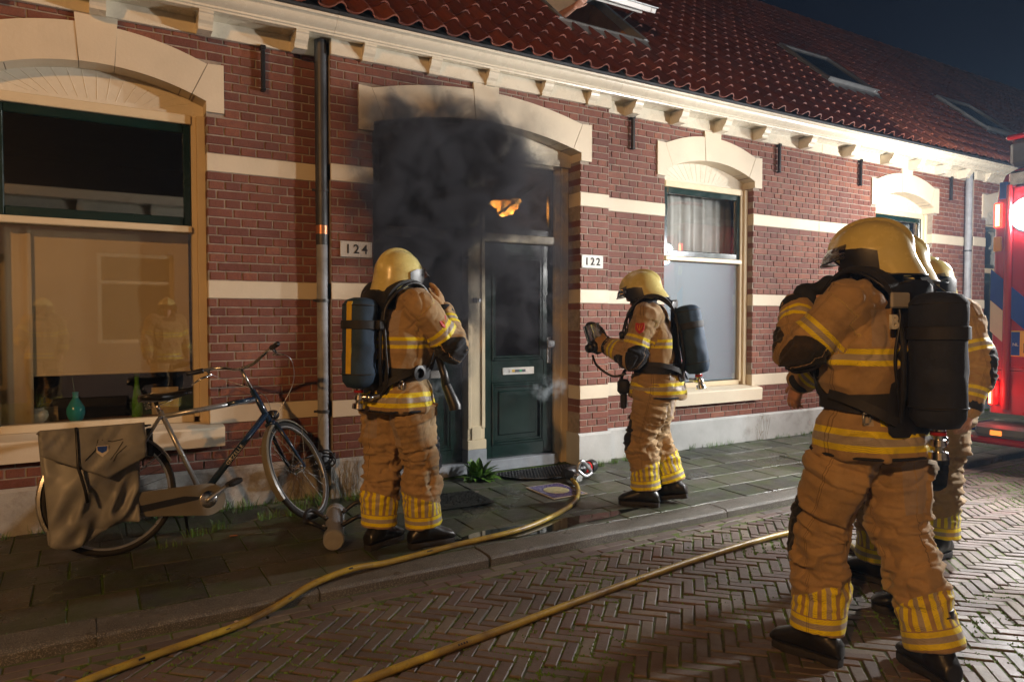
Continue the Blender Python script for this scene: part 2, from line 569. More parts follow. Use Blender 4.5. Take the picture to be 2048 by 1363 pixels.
WA, WB, WC = 0.092, 5.742, 9.36
BAY1, BAY2 = 2.935, 12.2
houses = [
    make_house("brick house front with a large arched window behind the parked bicycle", -3.2, 1.60, FACE_R, [(WA, 0.662, 0.60)], True),
    make_house("projecting brick entrance bay with two dark green doors and smoke pouring out", 1.602, 4.27, FACE_B, [(BAY1, 1.0, 0.06)]),
    make_house("brick house front with one tall arched window right of number 122", 4.272, 7.55, FACE_R, [(WB, 0.662, 0.60)]),
    make_house("brick house front behind the firefighters' heads, left of the far drainpipe", 7.552, 10.866, FACE_R, [(WC, 0.662, 0.60)]),
    make_house("far brick house front at the end, mostly hidden by the fire engine", 10.868, 24.0, FACE_B, [(BAY2, 1.0, 0.06)]),
]
H_L, H_B, H_R, H_R2, H_F = houses
HX = [(-3.2, 1.6), (1.6, 4.27), (4.27, 7.55), (7.55, 10.866), (10.866, 24)]
def local(h, x, y, z): return (x + h["_px"], y - h.location.y, z)
def mbat(h, mb, name, mat, parent=None, smooth=False):
    """build geometry given in world metres as a part of house h"""
    mb.v = [local(h, *v) for v in mb.v]
    return mb.build(name, mat, parent or h, smooth)
for x in CORBELS:
    i = next(k for k, (a, b) in enumerate(HX) if a <= x < b)
    o = bpy.data.objects.new("corbel", corbel_mesh)
    o.location = local(houses[i], x, 0, 0)
    link(o, houses[i])
# wall anchors
for x, zt in ((1.136, 3.33), (4.63, 3.335), (6.79, 3.335), (8.32, 3.335), (10.42, 3.335)):
    i = next(k for k, (a, b) in enumerate(HX) if a <= x < b)
    mb = MB().bbox(x - .014, x + .014, -0.045, -0.012, zt - 0.30, zt + 0.01, 0.004)
    mb.bbox(x - .019, x + .019, -0.05, 0.01, zt - 0.02, zt + 0.012, 0.004)
    mb.bbox(x - .017, x + .017, -0.048, 0.0, zt - 0.315, zt - 0.295, 0.004)
    mbat(houses[i], mb, "wall_anchor", M_IRON)

# ------------------------------------------------------------------ windows
def frosted(name, col, alpha):
    m, nt, b, o = newmat(name)
    b.inputs["Base Color"].default_value = c4(col)
    b.inputs["Roughness"].default_value = 0.45
    tr = nd(nt, "BsdfTransparent", None, Color=c4((1, 1, 1)))
    mx = nd(nt, "MixShader", None, _0=alpha, _1=tr.outputs[0], _2=b.outputs[0])
    nt.links.new(mx.outputs[0], o.inputs[0])
    return m
M_FROST = frosted("frosted_film", (0.40, 0.47, 0.56), 0.80)
M_CURTAIN = surf("sheer_curtain", (0.62, 0.60, 0.58), 0.9, 0.1, 8, 0.1, 30)
M_BLIND = surf("beige_roller_blind", (0.62, 0.50, 0.31), 0.9, 0.06, 2, 0.25, 300, spec=0.15)
M_WOOD = surf("brown_wood", (0.22, 0.11, 0.05), 0.5, 0.3, 12, 0.2, 50)
def window(h, c, w, face, sash_mat, lower_pane, sill_right=0.085, upper=None):
    y = face + 0.075
    fr = MB()
    for sg in (-1, 1):
        a, b = sorted((c + sg * w, c + sg * (w - 0.055)))
        fr.bbox(a, b, y, y + 0.11, 0.62, 2.80, 0.004)
        a, b = sorted((c + sg * (w - 0.0545), c + sg * (w - 0.09)))
        fr.bbox(a, b, y + 0.028, y + 0.11, 0.66, 2.80, 0.004)
    fr.bbox(c - w + 0.0905, c + w - 0.0905, y + 0.01, y + 0.11, 2.735, 2.80, 0.005)
    fr.bbox(c - w + 0.0905, c + w - 0.0905, y + 0.028, y + 0.11, 0.62, 0.675, 0.006)
    W = mbat(h, fr, "window", M_FRAME)
    L = c - w + 0.091; Rr = c + w - 0.091
    bar = MB().bbox(L, Rr, y + 0.0, y + 0.1, 1.972, 2.018, 0.006)
    mbat(h, bar, "transom_bar", M_FRAME, W)
    sa = MB()
    sa.bbox(L, L + .05, y + .035, y + .085, 2.0185, 2.735, .006); sa.bbox(Rr - .05, Rr, y + .035, y + .085, 2.0185, 2.735, .006)
    sa.bbox(L + .0505, Rr - .0505, y + .035, y + .085, 2.0185, 2.083, .006); sa.bbox(L + .0505, Rr - .0505, y + .035, y + .085, 2.675, 2.735, .006)
    mbat(h, sa, "sash", sash_mat, W)
    mbat(h, MB().box(L + .04, Rr - .04, y + .055, y + .06, 2.07, 2.69), "pane", upper or M_PANE, W)
    mbat(h, MB().box(L - .005, Rr + .005, y + .060, y + .066, 0.66, 1.985), "pane", lower_pane, W)
    sl = MB().prism([(face - 0.075, 0.462), (face - 0.08, 0.585), (face - 0.07, 0.597), (face + 0.085, 0.625), (face + 0.085, 0.462)], c - w - sill_right, c + w + sill_right, (1, 2, 0))
    mbat(h, sl, "window_sill", M_CREAM)
    return W
wa = window(H_L, WA, 0.662, 0.0, M_GREEN, M_PANE_A, upper=M_PANE_A)
wb = window(H_R, WB, 0.662, 0.0, M_GREEN, M_PANE)
wc = window(H_R2, WC, 0.662, 0.0, M_GREEN, M_PANE)
# rooms behind the glass: closed dark boxes
def room(h, x0, x1, y0, z0, z1, d=2.6, mat=None):
    mb = MB()
    V = [(x0, y0, z0), (x1, y0, z0), (x1, y0 + d, z0), (x0, y0 + d, z0), (x0, y0, z1), (x1, y0, z1), (x1, y0 + d, z1), (x0, y0 + d, z1)]
    mb.add(V, [(0, 1, 2, 3), (4, 7, 6, 5), (1, 5, 6, 2), (2, 6, 7, 3), (3, 7, 4, 0)])
    return mbat(h, mb, "room", mat or M_DARK)
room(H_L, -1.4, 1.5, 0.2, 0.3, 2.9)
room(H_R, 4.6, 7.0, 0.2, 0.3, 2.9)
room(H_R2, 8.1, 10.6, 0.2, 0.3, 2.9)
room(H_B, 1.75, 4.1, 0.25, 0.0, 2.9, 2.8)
# roller blind and inner sill board of the big window
mbat(H_L, MB().bbox(-0.47, 0.655, 0.262, 0.266, 0.985, 2.005, 0.001), "roller_blind", M_BLIND, wa)
mbat(H_L, MB().tube([(-0.48, 0.264, 0.983), (0.66, 0.264, 0.983)], 0.008, 8), "blind_bar", M_BLIND, wa)
mbat(H_L, MB().bbox(-0.62, 0.80, 0.192, 0.46, 0.615, 0.655, 0.005), "inner_sill", M_WOOD, wa)
M_CURTAIN = surf("sheer_curtain", (0.62, 0.60, 0.58), 0.9, 0.1, 8, 0.1, 30)
# curtains in the other windows: wavy sheets with thickness
def curtain(h, x0, x1, y, z0, z1, n=60, amp=0.022, parent=None):
    front, back = [], []
    mb = MB()
    ph = [random.uniform(0, 6) for _ in range(3)]
    pr = []
    for i in range(n + 1):
        x = x0 + (x1 - x0) * i / n
        s = math.sin(x * 55 + ph[0]) * 0.6 + math.sin(x * 31 + ph[1]) * 0.5 + math.sin(x * 92 + ph[2]) * 0.25
        pr.append((x, y + amp * s))
    V = [(x, yy, z0) for x, yy in pr] + [(x, yy, z1) for x, yy in pr] + [(x, yy + .003, z0) for x, yy in pr] + [(x, yy + .003, z1) for x, yy in pr]
    m = n + 1
    F = [(i, i + 1, m + i + 1, m + i) for i in range(n)] + [(2 * m + i, 3 * m + i, 3 * m + i + 1, 2 * m + i + 1) for i in range(n)]
    F += [(i, 2 * m + i, 2 * m + i + 1, i + 1) for i in range(n)] + [(m + i, m + i + 1, 3 * m + i + 1, 3 * m + i) for i in range(n)]
    mb.add(V, F)
    return mbat(h, mb, "curtain", M_CURTAIN, parent, True)
curtain(H_L, -.52, -.30, 0.235, 0.66, 2.0, 24, 0.014, wa).data.materials[0] = M_BLIND
curtain(H_R, 5.10, 6.38, 0.30, 1.95, 2.76, 90, 0.02, wb)
mbat(H_R, MB().bbox(5.165, 6.32, 0.150, 0.1515, 0.685, 1.965, 0.0004), "frosted_film", M_FROST, wb)
curtain(H_R2, 8.72, 10.0, 0.30, 0.7, 2.76, 80, 0.02, wc)

# ------------------------------------------------------------------ entrance bay doors
yF = FACE_B + 0.19               # 0.08 front of the door frame
def doorset(h, cx):
    w = 1.0
    fr = MB()
    for sg in (-1, 1):
        a, b = sorted((cx + sg * w, cx + sg * (w - 0.075))); fr.bbox(a, b, yF, yF + .12, 0.0, 2.80, .004)
        a, b = sorted((cx + sg * (w - .0755), cx + sg * (w - 0.135))); fr.bbox(a, b, yF + .025, yF + .12, 0.0, 2.80, .004)
    fr.bbox(cx - w + .1355, cx + w - .1355, yF + .012, yF + .12, 2.75, 2.80, .005)
    F = mbat(h, fr, "door_frame", M_FRAME)
    ps = MB()   # pilaster between the doors
    a = 0.085
    ps.bbox(cx - a - .01, cx + a + .01, yF - .035, yF + .1, 0.03, 0.215, .004)
    plinth = mbat(h, ps, "pilaster_plinth", M_BLUESTONE, F)
    ps = MB()
    ps.bbox(cx - a - .008, cx + a + .008, yF - .033, yF + .1, 0.216, 0.30, .004)
    ps.bbox(cx - a, cx + a, yF - .015, yF + .1, 0.3005, 2.44, .003)
    for sg in (-1, 1):
        x0, x1 = sorted((cx + sg * a, cx + sg * (a - .035))); ps.bbox(x0, x1, yF - .027, yF - .0152, 0.40, 2.36, .003)
    ps.bbox(cx - a + .0355, cx + a - .0355, yF - .027, yF - .0152, 0.3005, 0.42, .003)
    ps.bbox(cx - a + .0355, cx + a - .0355, yF - .027, yF - .0152, 2.34, 2.44, .003)
    ps.bbox(cx - a - .022, cx + a + .022, yF - .045, yF + .1, 2.4405, 2.475, .005)
    ps.bbox(cx - a - .012, cx + a + .012, yF - .035, yF + .1, 2.4755, 2.50, .004)
    ps.bbox(cx - a, cx + a, yF - .02, yF + .1, 2.5005, 2.66, .003)
    for i, (e, z0, z1) in enumerate(((.012, 2.66, 2.69), (.028, 2.69, 2.725), (.045, 2.725, 2.765), (.055, 2.765, 2.80))):
        ps.bbox(cx - a - e, cx + a + e, yF - .02 - e, yF + .1, z0 + .0005, z1, .004)
    mbat(h, ps, "pilaster", M_FRAME, F, False)
    for sg, nm in ((-1, "l"), (1, "r")):
        x0, x1 = sorted((cx + sg * 0.0955, cx + sg * (w - .1355)))
        mbat(h, MB().bbox(x0, x1, yF + .008, yF + .11, 2.05, 2.125, .008), "transom_bar", M_FRAME, F)
        t = MB()
        t.bbox(x0, x0 + .05, yF + .05, yF + .1, 2.1255, 2.7495, .005); t.bbox(x1 - .05, x1, yF + .05, yF + .1, 2.1255, 2.7495, .005)
        t.bbox(x0 + .0505, x1 - .0505, yF + .05, yF + .1, 2.1255, 2.185, .005); t.bbox(x0 + .0505, x1 - .0505, yF + .05, yF + .1, 2.69, 2.7495, .005)
        T = mbat(h, t, "transom_light", M_GREEN)
        mbat(h, MB().box(x0 + .045, x1 - .045, yF + .07, yF + .076, 2.17, 2.70), "pane", M_PANE_DARK, T)
        if sg > 0:
            mbat(h, MB().tube([(x1 - .02, yF + .062, 2.72), (x0 + .03, yF + .062, 2.20)], .0095, 8), "stay_rod", M_GREEN, T)
        # door leaf
        d = MB(); y0, y1 = yF + .055, yF + .10
        gx0, gx1 = x0 + .10, x1 - .11
        d.bbox(x0 + .004, gx0, y0, y1, .10, 2.045, .004); d.bbox(gx1, x1 - .004, y0, y1, .10, 2.045, .004)
        d.bbox(gx0 + .0005, gx1 - .0005, y0, y1, 1.94, 2.045, .004); d.bbox(gx0 + .0005, gx1 - .0005, y0, y1, .785, .985, .004)
        d.bbox(gx0 + .0005, gx1 - .0005, y0, y1, .10, .22, .004)
        d.bbox(gx0, gx1, y0 + .02, y1, .2205, .7845, .003)
        D = mbat(h, d, "door", M_GREEN)
        mo = MB()
        for (za, zb) in ((.2205, .7845), (.9855, 1.9395)):
            for e, pr in ((0.0, .012), (.022, .004)):
                mo.bbox(gx0 + e, gx0 + e + .02, y0 - pr, y0 + .02, za + e, zb - e, .004); mo.bbox(gx1 - e - .02, gx1 - e, y0 - pr, y0 + .02, za + e, zb - e, .004)
                mo.bbox(gx0 + e + .0205, gx1 - e - .0205, y0 - pr, y0 + .02, za + e, za + e + .02, .004); mo.bbox(gx0 + e + .0205, gx1 - e - .0205, y0 - pr, y0 + .02, zb - e - .02, zb - e, .004)
        mo.bbox(gx0 + .075, gx1 - .075, y0 + .008, y0 + .03, .30, .705, .01)
        mbat(h, mo, "moulding", M_GREEN, D)
        mbat(h, MB().box(gx0 + .04, gx1 - .04, y0 + .015, y0 + .021, 1.02, 1.905), "pane", M_PANE_DARK, D)
        mbat(h, MB().bbox(x0, x1, yF - .03, yF + .12, 0.0, 0.098, .006), "threshold", M_BLUESTONE, F)
        # furniture
        sx = (gx0 + gx1) / 2
        if cx < 5:
            ls = MB().bbox(sx - .17, sx + .17, y0 - .010, y0 + .004, .852, .918, .004)
            ls.bbox(sx - .105, sx + .105, y0 - .016, y0 - .0102, .872, .902, .003)
            LS = mbat(h, ls, "letter_slot", M_WHITE, D)
            if sg > 0:
                kn = x1 - .05
                hp = MB().bbox(kn - .022, kn + .022, y0 - .008, y0 + .002, .945, 1.19, .004)
                mbat(h, hp, "handle_plate", M_STEEL, D)
                mbat(h, MB().bbox(kn - .055, kn + .03, y0 - .065, y0 - .04, 1.09, 1.165, .008).tube([(kn, y0 - .01, 1.13), (kn, y0 - .05, 1.13)], .011, 10), "door_knob", M_CHROME, D)
    return F
df = doorset(H_B, BAY1)
doorset(H_F, BAY2)
# stickers on the letter slot of the right-hand door
M_STK1 = surf("yellow_sticker", (0.65, 0.4, 0.03), .5, .05); M_STK2 = surf("green_sticker", (0.02, 0.35, 0.12), .5, .05); M_STK3 = surf("dark_sticker", (0.05, 0.06, 0.08), .5, .05)
_sx = (BAY1 + .0955 + .10 + BAY1 + 1 - .1355 - .11) / 2
for a, b, mm in ((-.075, -.045, M_STK1), (-.044, .005, M_STK3), (.006, .03, M_STK2), (.031, .07, M_STK3)):
    mbat(H_B, MB().box(_sx + a, _sx + b, yF + .055 - .0175, yF + .055 - .0163, .876, .899), "sticker", mm)
# bell push on the pilaster
mbat(H_B, MB().bbox(BAY1 - .04, BAY1 + .0, yF - .045, yF - .0275, 1.50, 1.545, .004), "door_bell", M_BLACK)
mbat(H_B, MB().bbox(BAY1 + .012, BAY1 + .04, yF - .04, yF - .0275, 1.505, 1.54, .004), "door_bell", M_STEEL)

# ------------------------------------------------------------------ lettering helper
def text_mesh(body, size, mat, extrude=0.001, spacing=1.0, name="lettering", bold=0.0):
    cu = bpy.data.curves.new(name, 'FONT')
    cu.body = body; cu.size = size; cu.extrude = extrude; cu.space_character = spacing
    cu.align_x = 'CENTER'; cu.align_y = 'CENTER'; cu.offset = bold
    cu.resolution_u = 4
    o = bpy.data.objects.new(name, cu)
    C.objects.link(o)
    dg = bpy.context.evaluated_depsgraph_get()
    me = bpy.data.meshes.new_from_object(o.evaluated_get(dg))
    C.objects.unlink(o); bpy.data.objects.remove(o)
    me.materials.clear(); me.materials.append(mat)
    return me
def put_text(body, size, mat, M, parent, **kw):
    o = bpy.data.objects.new("lettering", text_mesh(body, size, mat, **kw))
    link(o, parent)
    o.matrix_local = M
    return o
M_DIGIT = surf("grey_digit", (0.035, 0.034, 0.033), .85, .1, spec=.1)
def number_plate(h, x, z, body, label, face):
    w, hh = 0.125, 0.06
    e = empty("house_number", label, "sign", (x, face - .006, z))
    MB().bbox(-w, w, -.005, .0055, -hh, hh, .002).build("plate", M_WHITE, e)
    put_text(body, 0.098, M_DIGIT, Matrix.Translation((0, -.0056, -.002)) @ Matrix.Rotation(R_(90), 4, 'X'), e, extrude=.0025, spacing=1.35, bold=.0012)
    for sx in (-1, 1):
        for sz in (-1, 1):
            MB().lathe([(0.001, -.0075), (.004, -.0065), (.0045, -.004)], (sx * (w - .01), 0, sz * (hh - .01)), 'y', 8).build("screw", M_STEEL, e)
    return e
number_plate(H_B, 1.795, 1.895, "124", "white enamel number plate reading 124 left of the doors", FACE_B)
number_plate(H_B, 4.068, 1.895, "122", "white enamel number plate reading 122 right of the doors", FACE_B)

# ------------------------------------------------------------------ rain pipes
def rain_pipe(x, y, label, dark_top, join):
    e = empty("rain_pipe", label, "drainpipe", (x, y, 0))
    r = 0.042
    MB().tube([(0, 0, z) for z in np.linspace(-0.03, join, 8)], r, 20).build("lower_pipe", M_ZINC, e, 40)
    MB().tube([(0, 0, z) for z in np.linspace(join - .06, Z_SOF + .004, 8)], r + .003, 20).build("upper_pipe", M_ZINC_DARK if dark_top else M_ZINC, e, 40)
    for z in (0.66, 1.50, 2.33):
        mb = MB().lathe([(r + .001, z - .012), (r + .0075, z - .011), (r + .0075, z + .011), (r + .001, z + .012)], n=20)
        mb.bbox(-r - .028, r + .028, .002, .012, z - .009, z + .009, .002)
        mb.bbox(-.006, .006, r, .06 if y > -.1 else .1, z - .006, z + .006, .001)
        mb.build("pipe_bracket", M_ZINC_DARK, e, 40)
    if dark_top:
        MB().lathe([(r + .0035, 2.0), (r + .0045, 2.0), (r + .0045, 2.065), (r + .0035, 2.065)], n=20).build("copper_label", surf("copper_label", (.5, .22, .11), .35, .1, metal=.6), e, 40)
    return e
rain_pipe(1.545, -0.068, "dark rain pipe with grey lower length between bicycle window and entrance bay", True, 1.98)
rain_pipe(10.81, -0.068, "grey zinc rain pipe at the far right next to the fire engine", False, 1.6)

# ------------------------------------------------------------------ tiled roof
TH = R_(42)
ST, CT = math.sin(TH), math.cos(TH)
M_TILE = None
def tile_mat():
    m, nt, b, o = newmat("orange_pantile")
    p = coord(nt); pr = piece_random(nt)
    base = ramp(nt, pr, [(0, (0.12, 0.028, 0.016)), (.5, (0.19, 0.045, 0.021)), (.8, (0.235, 0.062, 0.026)), (1, (0.14, 0.034, 0.018))])
    cc = mix(nt, ramp(nt, noise(nt, p, 9, 5, .7), [(.45, (0, 0, 0)), (.75, (.7, .7, .7))]), base, c4((0.09, 0.05, 0.035)))
    setin(nt, b, "Base Color", cc)
    b.inputs["Roughness"].default_value = .62
    bump(nt, b, noise(nt, p, 90, 4, .6), .3, .004)
    return m
M_TILE = tile_mat()
TW, TR = 0.2035, 0.265
def tile_geo(*dims):
    """S shaped pantile in roof coordinates: x across, y up the slope, z off the plane"""
    prof = [(-0.106, 0.020), (-0.09, 0.006), (-0.055, 0.0), (-0.02, 0.004), (0.012, 0.022), (0.035, 0.047), (0.058, 0.058), (0.082, 0.050), (0.103, 0.026)]
    n = len(prof); t = 0.014
    V = []
    for (yy, lift) in ((0.0, 0.018), (0.30, -0.004)):
        V += [(x, yy, z + lift + t) for x, z in prof] + [(x, yy, z + lift) for x, z in prof]
    F = []
    for i in range(n - 1):
        F += [(i, i + 1, 2 * n + i + 1, 2 * n + i), (i, n + i, n + i + 1, i + 1)]
    F += [(0, 2 * n, 3 * n, n), (n - 1, 2 * n - 1, 4 * n - 1, 3 * n - 1)]
    return V, F
SKY = [(4.70, 0.55, 0.585, 1.18), (9.40, 0.84, 0.585, 1.16), (13.15, 0.60, 0.56, 1.16)]   # centre x, lower edge Y, half width, length up slope
RX0, RX1 = -3.1, 23.9
ROOF_Y0, ROOF_Z0 = -0.25, 3.600
NROW = int(3.95 / CT / TR)
for h, (a, b) in zip(houses, HX):
    mb = MB()
    e0 = (ROOF_Y0 + .06, ROOF_Z0 - .01)
    er = (3.70, ROOF_Z0 + (3.70 - ROOF_Y0) * ST / CT)
    # boarding under the tiles, leaving skylight holes open
    xs = a
    def slab(x0, x1, s0, s1):
        P = lambda s: (ROOF_Y0 + s * CT, ROOF_Z0 - .012 + s * ST)
        (ya, za), (yb, zb) = P(s0), P(s1)
        V = [(x0, ya, za), (x1, ya, za), (x1, yb, zb), (x0, yb, zb)]
        V += [(v[0], v[1] + .05 * ST, v[2] - .05 * CT) for v in V]
        mb.add(V, [(0, 1, 2, 3), (4, 7, 6, 5), (0, 4, 5, 1), (1, 5, 6, 2), (2, 6, 7, 3), (3, 7, 4, 0)])
    SL = 3.95 / CT
    for c, ylo, hw, ln in SKY:
        if a <= c < b:
            s0 = (ylo - ROOF_Y0) / CT
            slab(xs, c - hw, 0.02, SL); slab(c - hw, c + hw, 0.02, s0); slab(c - hw, c + hw, s0 + ln, SL); xs = c + hw
    slab(xs, b, 0.02, SL)
    roof = mbat(h, mb, "roof", M_DARK)
    # row of eave filling under the first tiles
    pcs = []
    for r in range(NROW):
        s = r * TR
        for cidx in range(int((a - RX0) / TW) - 1, int((b - RX0) / TW) + 2):
            x = RX0 + cidx * TW
            if not (a <= x < b): continue
            y, z = ROOF_Y0 + s * CT, ROOF_Z0 + s * ST
            if any(abs(x - c) < hw + .06 and (ylo - ROOF_Y0) / CT - .24 < s < (ylo - ROOF_Y0) / CT + ln + .02 for c, ylo, hw, ln in SKY): continue
            jx, js = random.uniform(-.003, .003), random.uniform(-.005, .005)
            pos = local(h, x + jx, y + js * CT, z + js * ST)
            pcs.append((pos, (TW, TR), in_view_area((x, y, z), TW, TR, 5), (TH, 0, random.uniform(-.008, .008))))
    put_pieces(pcs, roof, "roof_tile", M_TILE, tile_geo, 300)
    # ridge tiles
    rp = []
    def ridge_geo(L, R):
        V = []
        for x in (0, L):
            rr = R * (1.0 if x == 0 else .9)
            for t in (0, rr * .12):
                V += [(x, (rr - t) * math.cos(q), (rr - t) * math.sin(q)) for q in np.linspace(-.25, math.pi + .25, 9)]
        n = 9
        F = [(i, i + 1, 18 + i + 1, 18 + i) for i in range(8)] + [(i, 9 + i, 10 + i, i + 1) for i in range(8)]
        return V, F
    x = a
    while x < b:
        rp.append((local(h, x, er[0] + .02, er[1] + .0), (min(.36, b - x + .02), .12), in_view_area((x, er[0], er[1]), .35, .12, 0), None)); x += .34
    put_pieces(rp, roof, "ridge_tile", M_TILE, ridge_geo, 300)
# ------------------------------------------------------------------ roof windows
M_ALU = surf("grey_aluminium", (0.30, 0.31, 0.32), .4, .15, 12, .1, 50, metal=.5)
M_WHITEWOOD = surf("white_sash", (0.7, 0.7, 0.7), .35, .05)
M_PINE = surf("pine_reveal", (0.45, 0.25, 0.12), .6, .15, 8, .1, 40)
def roof_window(h, c, ylo, hw, ln, opened, label):
    s0 = (ylo - ROOF_Y0) / CT
    e = empty("roof_window", label, "roof window", (c, ROOF_Y0 + s0 * CT, ROOF_Z0 + s0 * ST))
    e.rotation_euler = (TH, 0, 0)
    f = MB(); t = .055
    f.bbox(-hw, -hw + t, 0, ln, -.10, .085, .006); f.bbox(hw - t, hw, 0, ln, -.10, .085, .006)
    f.bbox(-hw + t + .0005, hw - t - .0005, 0, t, -.10, .07, .006); f.bbox(-hw + t + .0005, hw - t - .0005, ln - t, ln, -.10, .085, .006)
    f.build("frame", M_ALU, e)
    MB().prism([(-.17, .045), (-.02, .062), (0.0, .075), (0.0, .06), (-.17, .032)], -hw - .02, hw + .02, (1, 2, 0)).build("flashing", M_ALU, e)
    r = MB()
    r.box(-hw + t, -hw + t + .012, t, ln - t, -.35, .0); r.box(hw - t - .012, hw - t, t, ln - t, -.35, .0); r.box(-hw + t, hw - t, ln - t - .012, ln - t, -.35, .0)
    r.build("reveal", M_PINE, e)
    MB().box(-hw + .02, hw - .02, t - .03, ln - .02, -.37, -.352).build("dark_room", M_DARK, e)
    s = MB(); u = .07
    s.bbox(-hw + .02, -hw + .02 + u, -ln + .03, 0, -.01, .04, .006); s.bbox(hw - .02 - u, hw - .02, -ln + .03, 0, -.01, .04, .006)
    s.bbox(-hw + .0205 + u, hw - .0205 - u, -ln + .03, -ln + .03 + u, -.012, .042, .006); s.bbox(-hw + .0205 + u, hw - .0205 - u, -u, 0, -.01, .04, .006)
    S = s.build("sash", M_WHITEWOOD if opened else M_ALU, e)
    S.location = (0, ln - .01, .072); S.rotation_euler = (-opened, 0, 0)
    MB().box(-hw + .08, hw - .08, -ln + .09, -.06, .012, .018).build("pane", M_PANE_DARK, S)
    MB().bbox(-hw + .005, hw - .005, -ln + .02, -ln + .055, .0425, .058, .004).build("sash_cap", M_ALU, S)
    if opened:
        MB().tube([(-hw + .12, -ln + .14, -.03), (hw - .12, -ln + .14, -.03)], .012, 8).build("control_bar", M_WHITE, S)
        for sx in (-1, 1):
            MB().tube([(sx * (hw - .04), ln * .45, .06), (sx * (hw - .045), ln * .32, .24)], .009, 6).build("stay", M_ALU, e)
    return e
rw1 = roof_window(H_B, *SKY[0], R_(14), "open roof window with a white sash and a hand on its edge")
roof_window(H_R2, *SKY[1], 0.0, "closed roof window in the middle of the tiled roof")
roof_window(H_F, *SKY[2], 0.0, "closed roof window far right, near the fire engine")

# ================================================================== GROUND
def pave_mat():
    m, nt, b, o = newmat("paving_slab")
    p = coord(nt); pr = piece_random(nt)
    base = ramp(nt, pr, [(0, (0.020, 0.021, 0.020)), (.3, (0.048, 0.049, 0.038)), (.65, (0.074, 0.072, 0.052)), (.85, (0.036, 0.038, 0.033)), (1, (0.017, 0.019, 0.019))])
    cc = mix(nt, ramp(nt, noise(nt, p, 130, 3, .7), [(.5, (0, 0, 0)), (.68, (.55, .55, .55))]), base, c4((.19, .18, .16)))
    cc = mix(nt, ramp(nt, noise(nt, p, 3.5, 6, .75), [(.44, (0, 0, 0)), (.66, (.85, .85, .85))]), cc, c4((.042, .066, .013)))
    setin(nt, b, "Base Color", cc)
    wet = ramp(nt, noise(nt, p, 1.3, 5, .65), [(.38, (.22, .22, .22)), (.62, (.68, .68, .68))])
    setin(nt, b, "Roughness", wet)
    bump(nt, b, math_(nt, 'ADD', noise(nt, p, 160, 3, .6), math_(nt, 'MULTIPLY', noise(nt, p, 18, 3, .6), 1.2)), .6, .004)
    return m
def clinker_mat():
    m, nt, b, o = newmat("street_clinker")
    p = coord(nt); pr = piece_random(nt)
    base = ramp(nt, pr, [(0, (0.105, 0.074, 0.068)), (.22, (0.150, 0.105, 0.090)), (.45, (0.12, 0.088, 0.080)), (.65, (0.175, 0.140, 0.115)), (.78, (0.195, 0.165, 0.125)), (.9, (0.095, 0.080, 0.082)), (1, (0.145, 0.085, 0.075))])
    cc = mix(nt, ramp(nt, noise(nt, p, 22, 5, .7), [(.4, (0, 0, 0)), (.75, (.7, .7, .7))]), base, c4((.105, .082, .07)))
    cc = mix(nt, ramp(nt, noise(nt, p, 150, 3, .6), [(.58, (0, 0, 0)), (.7, (.6, .6, .6))]), cc, c4((.21, .18, .15)))
    cc = mix(nt, ramp(nt, noise(nt, p, 1.1, 6, .7), [(.42, (0, 0, 0)), (.66, (.75, .75, .75))]), cc, c4((.062, .052, .043)))
    setin(nt, b, "Base Color", cc)
    setin(nt, b, "Roughness", ramp(nt, noise(nt, p, 1.6, 5, .65), [(.36, (.50, .50, .50)), (.66, (.82, .82, .82))]))
    bump(nt, b, math_(nt, 'ADD', noise(nt, p, 110, 4, .65), noise(nt, p, 24, 2, .5)), .55, .004)
    return m
def moss_mat():
    m, nt, b, o = newmat("mossy_joint")
    p = coord(nt)
    f = ramp(nt, noise(nt, p, 7, 6, .75), [(.42, (0, 0, 0)), (.58, (1, 1, 1))])
    cc = mix(nt, f, c4((.030, .028, .018)), c4((.10, .15, .02)))
    cc = mix(nt, ramp(nt, noise(nt, p, 160, 3, .6), [(.45, (0, 0, 0)), (.7, (1, 1, 1))]), cc, c4((.085, .105, .028)))
    setin(nt, b, "Base Color", cc); b.inputs["Roughness"].default_value = .85
    bump(nt, b, noise(nt, p, 200, 4, .7), .8, .008)
    return m
def kerb_mat():
    m, nt, b, o = newmat("concrete_kerb")
    p = coord(nt)
    cc = ramp(nt, noise(nt, p, 9, 5, .7), [(.3, (.048, .045, .039)), (.7, (.10, .094, .079))])
    cc = mix(nt, ramp(nt, noise(nt, p, 190, 2, .5), [(.54, (0, 0, 0)), (.64, (.85, .85, .85))]), cc, c4((.28, .26, .22)))
    setin(nt, b, "Base Color", cc)
    setin(nt, b, "Roughness", ramp(nt, noise(nt, p, 4, 3), [(.35, (.25, .25, .25)), (.65, (.55, .55, .55))]))
    bump(nt, b, noise(nt, p, 170, 3, .6), 1.0, .006)
    return m
M_PAVE, M_CLINK, M_MOSS, M_KERB = pave_mat(), clinker_mat(), moss_mat(), kerb_mat()
M_EARTH = surf("dark_earth", (.03, .027, .022), .9, .3, 3, .5, 40)
ground = struct(MB().box(-80, 120, -80, 80, -.5, -.20).build("ground", M_EARTH))
KY0, KY1 = -1.82, -1.625
SLOPE = .03 / 1.62
def pz(y): return y * SLOPE
